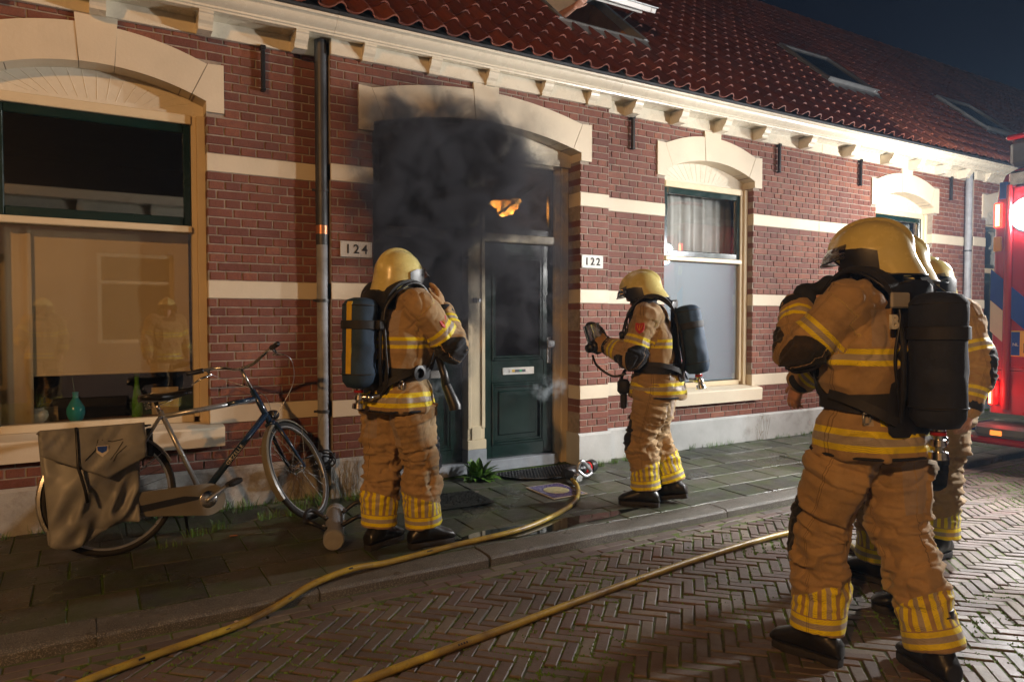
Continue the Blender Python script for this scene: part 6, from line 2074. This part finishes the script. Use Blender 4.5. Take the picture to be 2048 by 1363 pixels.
def hose_mat():
    m, nt, b, o = newmat("yellow_hose")
    p = coord(nt)
    cc = ramp(nt, noise(nt, p, 5, 5, .7), [(.34, (.16, .10, .03)), (.52, (.36, .25, .03)), (.72, (.52, .40, .03))])
    cc = mix(nt, ramp(nt, noise(nt, p, 40, 4, .7), [(.5, (0, 0, 0)), (.7, (.6, .6, .6))]), cc, c4((.07, .05, .03)))
    setin(nt, b, "Base Color", cc); b.inputs["Roughness"].default_value = .38
    bump(nt, b, noise(nt, p, 120, 3, .6), .25, .003)
    return m
M_HOSE = hose_mat()
def hose(label, pts, r):
    pp, _ = subdiv_path(pts, [0] * len(pts), 10)
    e = empty("fire_hose", label, "hose", pts[0])
    mb = MB().tube([p - Vector(pts[0]) for p in pp], r, 14); mb.build("hose_tube", M_HOSE, e, True)
    # printed marks: short dark rings of print along the tube
    pr = MB()
    for i in range(12, len(pp) - 6, 17):
        for k in range(4):
            q = pp[i].lerp(pp[i + 1], k * .22) - Vector(pts[0]); d = (pp[i + 1] - pp[i]).normalized()
            sd_ = d.cross(V3(0, 0, 1)).normalized()
            for a in (.5, .75, 1.0):
                n_ = sd_ * math.cos(a) + V3(0, 0, 1) * math.sin(a)
                if n_.dot(V3(0, -1, 1)) < 0: n_ = -sd_ * math.cos(a) + V3(0, 0, 1) * math.sin(a)
                pr.bbox(-.004, .004, -.0022, .0022, -.0004, .0006, .0002)
                M4 = Matrix.Translation(q + n_ * (r + .0003)) @ n_.to_track_quat('Z', 'Y').to_matrix().to_4x4()
                for vi in range(len(pr.v) - 24, len(pr.v)): pr.v[vi] = tuple(M4 @ Vector(pr.v[vi]))
    pr.build("print_marks", M_IRON, e)["kind"] = "stuff"
    return e
def gz(x, y, r):
    if y > KY0 - .005: return pz(y) + .003 + r
    return ZR + .003 + r
hr = .0175
h1 = [(3.505, -.555, .045), (3.46, -.66, .02), (3.40, -.80, None), (3.22, -1.05, None), (2.95, -1.28, None), (2.44, -1.52, None), (1.87, -1.60, None), (1.45, -1.67, None), (1.21, -1.725, .01), (.98, -1.80, -.005), (.80, -1.875, -.045), (.62, -1.95, None), (.42, -2.03, None), (.21, -2.10, None), (-.12, -2.25, None), (-.9, -2.75, None), (-2.0, -3.3, None)]
hose("yellow fire hose running from the nozzle across the pavement to the lower left", [Vector((x, y, gz(x, y, hr) if z is None else z)) for x, y, z in h1], hr)
h2 = [(3.95, -2.95), (4.12, -2.72), (4.22, -2.50), (4.0, -2.35), (3.126, -2.409), (2.28, -2.528), (1.611, -2.643), (.947, -2.759), (.2, -2.95), (-.8, -3.3)]
hose("dirty yellow fire hose lying on the brick road", [Vector((x, y, ZR + .003 + .018)) for x, y in h2], .018)
# nozzle
nz = empty("hose_nozzle", "black fire hose nozzle with red rings and grey handle lying on the doormat", "nozzle", (3.53, -.53, pz(-.53)))
nz.rotation_euler = (0, 0, R_(21)); nz.scale = (1.45, 1.45, 1.45)
b = MB().lathe([(.001, -.05), (.03, -.05), (.036, -.02), (.034, .05), (.026, .06), (.026, .10), (.03, .105), (.03, .13)], (0, 0, .045), 'x', 18)
b.tube([(-.02, 0, .04), (-.045, -.03, .038), (-.055, -.07, .035)], [.03, .028, .024], 12)
b.build("nozzle_body", M_BLACK, nz, 40)
MB().lathe([(.026, .131), (.033, .132), (.033, .15), (.026, .151)], (0, 0, .045), 'x', 18).build("red_ring", M_REDLENS, nz, 40)
MB().lathe([(.026, .1515), (.032, .152), (.032, .175), (.026, .176)], (0, 0, .045), 'x', 18).build("barrel", M_BLACK, nz, 40)
MB().lathe([(.026, .1765), (.033, .177), (.033, .19), (.026, .191)], (0, 0, .045), 'x', 18).build("red_ring", M_REDLENS, nz, 40)
MB().lathe([(.026, .1915), (.038, .20), (.041, .235), (.036, .25), (.028, .25), (.024, .22), (.001, .21)], (0, 0, .045), 'x', 18).build("nozzle_head", M_BLACK, nz, 40)
pts, _ = subdiv_path([(.02, -.03, .06), (.04, -.045, .11), (.09, -.055, .075), (.13, -.06, .03), (.06, -.06, .02), (.02, -.03, .06)], [0] * 6, 5)
MB().tube(pts, .011, 8).build("handle", M_STEEL, nz, True)
MB().tube([(-.055, -.07, .035), (-.062, -.10, .03)], [.026, .025], 12).build("coupling", M_CHROME, nz, 40)
# mats and the decorated tile
M_MAT = surf("wet_black_rubber", (.010, .010, .011), .22, .3, 60, .6, 60, spec=.6)
dm = empty("door_mat", "wet half round black rubber doormat in front of door 122", "doormat", (3.42, -.07, .004))
ring = [(.40 * math.cos(t), -.40 * math.sin(t)) for t in np.linspace(0, math.pi, 25)]
MB().prism(ring, 0, .012, (0, 1, 2)).build("mat_base", M_MAT, dm)
kn = MB()
for i in range(-12, 13):
    for k in range(13):
        x, y = i * .031 + (k % 2) * .0155, -.02 - k * .029
        if x * x + y * y < .385 ** 2:
            kn.lathe([(.0115, .012), (.011, .018), (.006, .021), (.001, .0215)], (x, y, 0), 'z', 7)
o_ = kn.build("rubber_nubs", M_MAT, dm, 40); o_["kind"] = "stuff"
M_COIR = surf("dark_coir", (.018, .020, .016), .9, .4, 30, .9, 160)
d2 = empty("door_mat", "dark rectangular coir doormat behind the firefighter's legs", "doormat", (2.33, -.66, pz(-.66)))
d2.rotation_euler = (0, 0, R_(-2))
MB().bbox(-.27, .27, -.20, .20, .0045, .020, .004).build("mat_base", M_COIR, d2)
fz = MB()
for i in range(2600):
    x, y = random.uniform(-.262, .262), random.uniform(-.192, .192); a, t = random.uniform(0, 6.28), random.uniform(.0, .006)
    fz.add([(x, y, .019), (x + .003 * math.cos(a), y + .003 * math.sin(a), .019), (x + t * math.sin(a), y + t * math.cos(a), .019 + random.uniform(.006, .013))], [(0, 1, 2)])
o_ = fz.build("mat_pile", M_COIR, d2, False, False); o_["kind"] = "stuff"
at_ = empty("decorated_tile", "purple decorated stone tile with a pale round ornament in the pavement", "tile", (3.205, -.785, pz(-.785) + .0035))
at_.rotation_euler = (math.atan(SLOPE), 0, 0)
MB().bbox(-.165, .165, -.20, .20, 0, .006, .002).build("border", surf("pale_border", (.42, .36, .26), .4, .1, 20, .1, 60), at_)
MB().box(-.152, .152, -.187, .187, .0062, .0072).build("field", surf("purple_glaze", (.085, .07, .16), .25, .25, 14, .1, 60), at_)
M_ORN = surf("pale_ornament", (.33, .30, .17), .4, .35, 40, .2, 60)
MB().lathe([(.088, .0074), (.104, .0074), (.104, .0084), (.088, .0084)], n=36).build("ornament_ring", M_ORN, at_)
for i in range(10):
    a = 2 * math.pi * i / 10
    MB().ell((.055 * math.cos(a), .055 * math.sin(a), .0078), (.022, .013, .0012), 10, 5).xf(Matrix.Translation((0, 0, 0))).build("ornament_petal", M_ORN, at_)
MB().lathe([(.001, .0074), (.028, .0074), (.026, .0088), (.001, .009)], n=24).build("ornament_centre", M_ORN, at_)

# ================================================================== PLANTS
wp = empty("weed_plant", "leafy green dandelion weed growing at the foot of the white pilaster", "plant", (2.86, -.12, 0))
for i in range(90):
    a = random.uniform(0, 6.28); e = random.uniform(.25, 1.45)
    g = MB(); L = random.uniform(.07, .19)
    leaf(g, (.04 * math.cos(a), .03 * math.sin(a), -.005), (math.cos(a) * math.cos(e), math.sin(a) * math.cos(e) - .25, math.sin(e) + .25), L, L * random.uniform(.13, .22), .9, 5)
    g.build("leaf", M_WEED, wp, False, False)
def tuft(mb, x, y, z, n, h, spread):
    for i in range(n):
        a = random.uniform(0, 6.28); r = random.uniform(0, spread)
        b = Vector((x + r * math.cos(a), y + r * .5 * math.sin(a), z - .006)); L = h * random.uniform(.5, 1.15)
        d = Vector((math.cos(a) * .5 * random.random(), math.sin(a) * .5 * random.random(), 1)).normalized()
        s = V3(random.uniform(-1, 1), random.uniform(-1, 1), 0).normalized() * random.uniform(.0012, .0026)
        m_ = b + d * L * .55; t = m_ + (d + V3(d.x * 1.4, d.y * 1.4, -.3)) * L * .45
        mb.add([b - s, b + s, m_ + s * .7, m_ - s * .7, t], [(0, 1, 2, 3), (3, 2, 4)], random.random() + .001)
gr = MB()
for x in np.arange(-1.2, 10.6, .045):
    if 1.95 < x < 3.95 and random.random() < .8: continue
    face = -.13 if 1.6 < x < 4.27 else -.025
    dens = .75 if (x < 1.6 or 3.9 < x < 4.8) else .35
    if random.random() < dens:
        tuft(gr, x, face - random.uniform(.0, .07), pz(-.1) + .002, random.randint(5, 18), random.uniform(.03, .09) * (1.4 if x < 1.6 else 1), .05)
for x, y, n_, hh in ((1.25, -.45, 60, .10), (1.05, -.42, 50, .09), (.62, -.60, 60, .09), (.75, -.52, 40, .10), (.42, -.75, 30, .07), (1.30, -.30, 70, .12), (1.45, -.25, 60, .12), (1.72, -.24, 60, .10), (.95, -.15, 60, .11), (.55, -.13, 50, .10), (4.05, -.22, 70, .08), (4.3, -.16, 60, .06), (4.5, -.14, 50, .05), (7.4, -.06, 40, .06)):
    for k in range(4): tuft(gr, x + random.uniform(-.06, .06), y + random.uniform(-.04, .04), pz(y) + .001, n_ // 4, hh, .05)
# moss and blades in the pavement joints
for i in range(520):
    j_ = random.randint(0, 5); x = random.uniform(-.8, 8.5); y = KY1 + P_ * j_ + random.uniform(-.006, .006)
    if random.random() < .45:
        jj = random.randint(0, 4); y = KY1 + P_ * (jj + random.random()); x = (.0 if jj % 2 == 0 else .1515) + .055 - .1515 + P_ * random.randint(-2, 28) + random.uniform(-.004, .004)
    tuft(gr, x, y, pz(y) - .002, random.randint(3, 9), random.uniform(.006, .022), .022)
o_ = gr.build("grass", M_WEED, None, False, False)
tag(o_, "green grass and weeds along the house fronts and in the pavement joints", "grass", None, "stuff")
# moss standing in the road joints
ms = MB()
for i in range(20000):
    k = random.randint(-60, 60); x = random.uniform(-.6, 8.0); y = random.uniform(-5.2, -1.86)
    # keep to joints: rotated grid lines
    a, b2 = (x - (y + 2.5)) * q, (x + (y + 2.5)) * q
    if random.random() < .5: a = round(a / Wc) * Wc
    else: b2 = round(b2 / Wc) * Wc
    x, y = (a + b2) * q, (-a + b2) * q - 2.5
    if y > YTOP: continue
    if vnoise(np.array([[x * 1.7, y * 1.7, 0]]), 3)[0] < random.uniform(-.5, .4): continue
    for _ in range(3):
        xx, yy, r_ = x + random.uniform(-.012, .012), y + random.uniform(-.012, .012), random.uniform(.004, .0075)
        ms.add([(xx - r_, yy, ZR - .010), (xx + r_, yy - r_, ZR - .010), (xx, yy + r_, ZR - .010), (xx + random.uniform(-.003, .003), yy, ZR + random.uniform(-.001, .0055))], [(0, 1, 3), (1, 2, 3), (2, 0, 3)], random.random() + .001)
o_ = ms.build("moss", M_WEED, None, False, False)
tag(o_, "bright green moss in the joints of the brick road", "moss", None, "stuff")
# dry stalks against the plinth beside the rain pipe
dw = MB()
for x0, n_ in ((1.70, 26), (6.55, 7), (1.40, 8)):
    for i in range(n_):
        x = x0 + random.uniform(-.09, .13); y = (-.14 if x > 1.6 and x < 4.2 else -.03) - random.uniform(0, .02)
        pts = [(x, y, -.01)]; h_ = random.uniform(.12, .34)
        for k in range(4): pts.append((pts[-1][0] + random.uniform(-.025, .025), pts[-1][1] + random.uniform(-.006, .004), pts[-1][2] + h_ / 4))
        dw.tube(pts, .0013, 3, False)
        for k in range(4):
            b_ = Vector(pts[random.randint(1, 4)]); dw.tube([b_, b_ + V3(random.uniform(-.04, .04), 0, random.uniform(.01, .05))], .001, 3, False)
o_ = dw.build("dry_weeds", M_DRY, None, False, False); tag(o_, "dry brown weed stalks against the plaster plinth", "weeds", None, "stuff")
# a few scraps on the pavement
for i, (x, y, c_, lb) in enumerate(((2.62, -.52, (.5, .42, .4), "pale paper scrap beside the coir doormat"), (.78, -.72, (.45, .2, .1), "small orange scrap under the bicycle"), (.60, -1.90, (.55, .45, .38), "tiny pale scrap by the hose at the kerb"))):
    o = MB().bbox(-.024, .024, -.008, .008, 0, .006, .002).build("litter", surf("scrap%d" % i, c_, .7, .1)); o.location = (x, y, gz(x, y, 0.004)); o.rotation_euler = (0, .1, random.uniform(0, 3)); tag(o, lb, "litter")

# ================================================================== DETAILS ON THE FIREFIGHTERS
def badge(E, p, nrm, mat=M_BADGE, w=.032):
    n_ = Vector(nrm).normalized(); zz = V3(0, 0, 1); xx = zz.cross(n_).normalized() * -1; zz = n_.cross(xx) * -1
    M4 = Matrix(((xx.x, -n_.x, zz.x, p[0]), (xx.y, -n_.y, zz.y, p[1]), (xx.z, -n_.z, zz.z, p[2]), (0, 0, 0, 1)))
    o = MB().prism([(-w, w * 1.1), (w, w * 1.1), (w, -w * .3), (w * .55, -w * 1.0), (0, -w * 1.35), (-w * .55, -w * 1.0), (-w, -w * .3)], -.003, .012).build("sleeve_badge", mat, E)
    o.matrix_local = M4
    r_ = MB()
    for a in (-.5, 0, .5): r_.tube([(0, -.004, -w * .7), (a * w * .9, -.004, 0), (a * w * 1.2, -.004, w * .6)], w * .06, 4)
    r_.build("badge_print", M_AMBER, o)
    return o
badge(ff2[0], (-.316, .08, 1.345), (-1, .1, .25))
badge(ff1[0], (.318, .075, 1.375), (1, .1, .3))
put_text("B", .075, M_WHITE, Matrix.Translation((-.135, -.203, 1.435)) @ Matrix.Rotation(R_(90), 4, 'X'), ff3[0], extrude=.006, bold=.002)
# lamp and mask hose hanging at the first firefighter's right hip
ff = ff1[0]
MB().tube([(.18, .16, 1.18), (.23, .17, 1.06), (.25, .17, .98)], [.018, .024, .027], 12).build("hand_lamp", M_BLACK, ff, True)
MB().tube([(.25, .17, .99), (.275, .18, .93), (.30, .19, .87), (.305, .19, .845)], [.028, .032, .038, .036], 14).build("mask_bag", M_BLACK, ff, 50)
MB().lathe([(.038, -.008), (.046, -.006), (.046, .012), (.03, .014), (.03, .0), (.038, -.008)], (0, 0, 0), 'x', 18).build("hose_ring", M_BLACK, ff, 50).matrix_local = Matrix.Translation((.235, -.04, 1.075))
# pouch and hoses on the walking firefighter
ff = ff2[0]
pp, _ = subdiv_path([(-.10, .20, 1.05), (-.12, .24, .98), (-.12, .25, .90)], [0] * 3, 3)
MB().tube(pp, .012, 8).build("dangling_strap", M_STRAP, ff, True)
MB().bbox(-.155, -.075, .185, .275, .84, .955, .022).build("belt_pouch", M_STRAP, ff, 50)
MB().bbox(-.15, -.095, .205, .25, .735, .845, .008).build("strap_end", M_STRAP, ff)
pp, _ = subdiv_path([(-.11, .47, 1.13), (-.16, .42, 1.05), (-.18, .30, .98), (-.17, .20, 1.0)], [0] * 4, 6)
MB().tube(pp, .009, 8).build("air_hose", M_BLACK, ff, True)
MB().bbox(-.10, .10, .135, .20, 1.27, 1.46, .03).build("hood_roll", M_NAVY, ff, 50)
# the mask held by the walking firefighter: rubber rim and clear lens
mw = ff2[0]
hx = Matrix.Translation(mw.location) @ Matrix.Rotation(mw.rotation_euler.z, 4, 'Z') @ Matrix.Scale(.985, 4)
mp = hx @ V3(-.045, .475, 1.26)
mk = empty("breathing_mask", "black breathing mask with clear lens held by the walking firefighter", "mask", mp, mw.rotation_euler.z)
mk.rotation_euler = (R_(-12), R_(12), mw.rotation_euler.z + R_(62)); mk.scale = (1.1, 1.1, 1.1)
rimp = [(.075 * math.cos(t), .0 + .03 * math.cos(t) ** 2 * -1, .105 * math.sin(t)) for t in np.linspace(0, 2 * math.pi, 33)]
MB().tube(rimp, .013, 8, False).build("mask_rim", M_BLACK, mk, True)
g = MB(); rows = []
for t in np.linspace(R_(-80), R_(80), 13):
    rows.append([(.074 * math.sin(t), .05 * math.cos(t) - .02, z) for z in (-.02, .03, .08, .098)])
g.rings(rows, False, False); 
gv = list(g.v); g.add([(a * .96, b_ - .003, c_) for a, b_, c_ in gv], [tuple(reversed(f_)) for f_ in g.f[:]])
g.build("mask_lens", M_LENS, mk, True)
MB().ell((0, .035, -.055), (.05, .035, .045)).lathe([(.03, .05), (.034, .055), (.03, .09), (.001, .092)], (0, 0, -.055), 'y', 16).build("mask_valve", M_BLACK, mk, True)
# red yoke and silver label on the foreground harness
ff = ff3[0]
MB().bbox(-.09, -.01, -.172, -.158, 1.465, 1.535, .005).build("red_yoke", M_REDCLOTH, ff)
MB().bbox(-.16, -.06, -.215, -.20, 1.49, 1.55, .006).build("harness_clip", surf("grey_clip", (.3, .29, .28), .4, .1), ff)

# dark hood cloth pulled from the collar to the raised hand
w = MB()
pts, _ = subdiv_path([(.06, .10, 1.555), (-.04, .135, 1.58), (-.13, .17, 1.57), (-.20, .20, 1.525), (-.215, .21, 1.455)], [0] * 5, 6)
rr_ = [.050 + .012 * math.sin(i * .9) for i in range(len(pts))]
w.tube(pts, rr_, 14)
wm = fuse(w, .009, 3); wv = mverts(wm); setv(wm, wv + mnormals(wm) * (.010 * vnoise(wv * np.array([18, 30, 18]), 5))[:, None])
wm.materials.append(M_NAVY); wm.name = "hood_cloth"; wm.polygons.foreach_set("use_smooth", [True] * len(wm.polygons))
link(bpy.data.objects.new("hood_cloth", wm), ff3[0])
# arm reaching out of the open roof window
ar = MB()
e_ = rw1
s0 = (SKY[0][1] - ROOF_Y0) / CT
def rp(x, s_, h_): return Vector((SKY[0][0] + x, ROOF_Y0 + (s0 + s_) * CT - h_ * ST, ROOF_Z0 + (s0 + s_) * ST + h_ * CT))
a0, a1, a2 = rp(-.40, .55, -.28), rp(-.45, .20, .03), rp(-.43, .045, .20)
limb(ar, [a0, a1, a1.lerp(a2, .5), a2], [.05, .046, .040, .030])
hand_shape(ar, a2, (a2 - a1) + V3(.06, 0, .05), V3(.1, .7, .6), -1, .7)
am = fuse(ar, .006, 2); am.materials.append(M_SKIN); am.name = "person"
am.polygons.foreach_set("use_smooth", [True] * len(am.polygons))
tag(link(bpy.data.objects.new("person", am)), "bare arm of a person gripping the open roof window", "person")

# ================================================================== FIRE AND SMOKE
def flame_mat():
    m, nt, b, o = newmat("flame")
    p = coord(nt)
    n_ = noise(nt, p, 16, 5, .7)
    cc = ramp(nt, n_, [(.3, (.9, .12, .01)), (.5, (1, .33, .03)), (.7, (1, .62, .18))])
    nt.nodes.remove(b)
    em = nd(nt, "Emission", None, Color=cc, Strength=math_(nt, 'ADD', 34.0, math_(nt, 'MULTIPLY', n_, 130)))
    nt.links.new(em.outputs[0], o.inputs[0])
    return m
fm = MB()
for x, z, rx, rz in ((3.40, 2.46, .095, .035), (3.50, 2.47, .10, .04), (3.58, 2.475, .07, .05), (3.53, 2.42, .06, .05), (3.47, 2.385, .04, .04), (3.62, 2.50, .03, .035), (3.44, 2.40, .03, .03)):
    fm.ell((x, .5, z), (rx, .05, rz), 12, 8)
flm = fuse(fm, .010, 2)
fv = mverts(flm); fv = fv + mnormals(flm) * (.022 * vnoise(fv * 28, 3) + .01 * vnoise(fv * 60, 5))[:, None]; setv(flm, fv)
flm.materials.append(flame_mat()); flm.polygons.foreach_set("use_smooth", [True] * len(flm.polygons)); flm.name = "flame"
tag(link(bpy.data.objects.new("flame", flm)), "orange flames showing through the fanlight above door 122", "fire")

def smoke_mat():
    m, nt, b, o = newmat("dark_smoke")
    nt.nodes.remove(b)
    p = coord(nt, 'Object')
    sx = nt.nodes.new("ShaderNodeSeparateXYZ"); nt.links.new(p, sx.inputs[0])
    X, Y, Z = sx.outputs
    warp = nd(nt, "TexNoise", None, Scale=2.2, Detail=2.0); nt.links.new(p, warp.inputs["Vector"])
    wv = nd(nt, "VectorMath", {"operation": 'SCALE'}, Scale=.55); nt.links.new(warp.outputs["Color"], wv.inputs[0])
    pv = nd(nt, "VectorMath", {"operation": 'ADD'}); nt.links.new(p, pv.inputs[0]); nt.links.new(wv.outputs[0], pv.inputs[1])
    n_ = noise(nt, pv.outputs[0], 4.2, 6, .62)
    def mr(v, a, b2, c=0.0, d=1.0):
        r = nd(nt, "MapRange", {"interpolation_type": 'SMOOTHSTEP'}, _0=v, _1=a, _2=b2, _3=c, _4=d); return r.outputs[0]
    mul = lambda a, b2: math_(nt, 'MULTIPLY', a, b2)
    inn = mr(Y, -.16, -.06)
    left = mul(mr(X, 1.90, 2.02), mr(X, 2.95, 2.70))
    left = mul(mul(left, inn), mul(mr(Z, .5, 2.05, .10, 1.15), mr(Z, 3.02, 2.70)))
    puff = mul(mul(mr(X, 1.60, 2.25), mr(X, 3.75, 2.35)), mul(mr(Z, 1.1, 2.75), mr(Z, 3.40, 2.72)))
    left = math_(nt, 'ADD', left, mul(mul(puff, mr(Y, -.42, -.14)), .85))
    right = mul(mul(mul(mr(X, 2.98, 3.1), mr(X, 3.93, 3.70)), inn), mul(mr(Z, .6, 2.30, .02, .34), mr(Z, 2.95, 2.66)))
    mid = mul(mul(mr(X, 2.70, 2.85), mr(X, 3.30, 3.05)), mul(mr(Z, 1.9, 2.6, .0, .42), mr(Z, 3.05, 2.80)))
    f = math_(nt, 'ADD', math_(nt, 'ADD', left, right), mid)
    nn = mr(n_, .40, .66, .07, 1.35)
    dens = mul(mul(f, nn), 30.0)
    pvn = nd(nt, "VolumePrincipled", None, Density=dens, Anisotropy=.2)
    pvn.inputs["Color"].default_value = (.13, .13, .145, 1)
    nt.links.new(pvn.outputs[0], o.inputs["Volume"])
    return m
sm = MB().box(1.60, 3.99, -.42, .03, .12, 3.32).build("smoke", smoke_mat())
tag(sm, "dark smoke billowing out of the left door and fanlights", "smoke", None, "stuff")

def wisp_mat():
    m, nt, b, o = newmat("pale_wisp")
    nt.nodes.remove(b)
    p = coord(nt, 'Object')
    L = nd(nt, "VectorMath", {"operation": 'LENGTH'}); 
    sc_ = nd(nt, "VectorMath", {"operation": 'MULTIPLY'}); nt.links.new(p, sc_.inputs[0]); sc_.inputs[1].default_value = (1 / .26, 1 / .10, 1 / .17)
    nt.links.new(sc_.outputs[0], L.inputs[0])
    n_ = noise(nt, p, 9, 5, .65)
    f = nd(nt, "MapRange", {"interpolation_type": 'SMOOTHSTEP'}, _0=L.outputs["Value"], _1=1.0, _2=.1, _3=0.0, _4=1.0).outputs[0]
    g_ = nd(nt, "MapRange", {"interpolation_type": 'SMOOTHSTEP'}, _0=n_, _1=.47, _2=.68, _3=0.0, _4=1.0).outputs[0]
    v = nd(nt, "VolumePrincipled", None, Density=math_(nt, 'MULTIPLY', math_(nt, 'MULTIPLY', f, g_), 16.0), Anisotropy=.0)
    v.inputs["Color"].default_value = (.62, .72, .80, 1)
    nt.links.new(v.outputs[0], o.inputs["Volume"])
    return m
M_WISP = wisp_mat()
for x, z, lb in ((3.60, .74, "pale wisp of smoke drifting before the lower panel of door 122"), (2.40, .78, "pale wisp of smoke low before door 124")):
    o = MB().box(-.27, .27, -.105, .105, -.18, .18).build("smoke_wisp", M_WISP); o.location = (x, .02 - .09, z); tag(o, lb, "smoke", None, "stuff")
# ================================================================== NIGHT AIR: thin mist and smoke that the floodlights show
def haze_mat():
    m, nt, b, o = newmat("night_haze")
    nt.nodes.remove(b)
    v = nd(nt, "VolumePrincipled", None, Density=.002, Anisotropy=.35)
    v.inputs["Color"].default_value = (.45, .68, 1.0, 1)
    nt.links.new(v.outputs[0], o.inputs["Volume"])
    return m
hz = MB().box(-14, 34, -16, 9, -1.2, 9.0).build("haze", haze_mat())
tag(hz, "thin bluish night haze hanging over the street", "haze", None, "stuff")
for h in houses:
    if "_px" in h: del h["_px"]

GROUPS = {"person": "firefighters and residents at the fire", "row_house": "brick terrace house fronts", "rain_pipe": "rain pipes on the house fronts", "roof_window": "roof windows in the tiled roof",
          "vase": "vases on the window sill", "card": "cards on the window sill", "door_mat": "doormats before the doors", "fire_hose": "yellow fire hoses on the ground", "house_number": "house number plates", "litter": "scraps on the pavement", "smoke_wisp": "pale smoke wisps"}
for o in list(scene.objects):
    if o.parent is None:
        k = o.name.split(".")[0]
        if k in GROUPS: o["group"] = GROUPS[k]
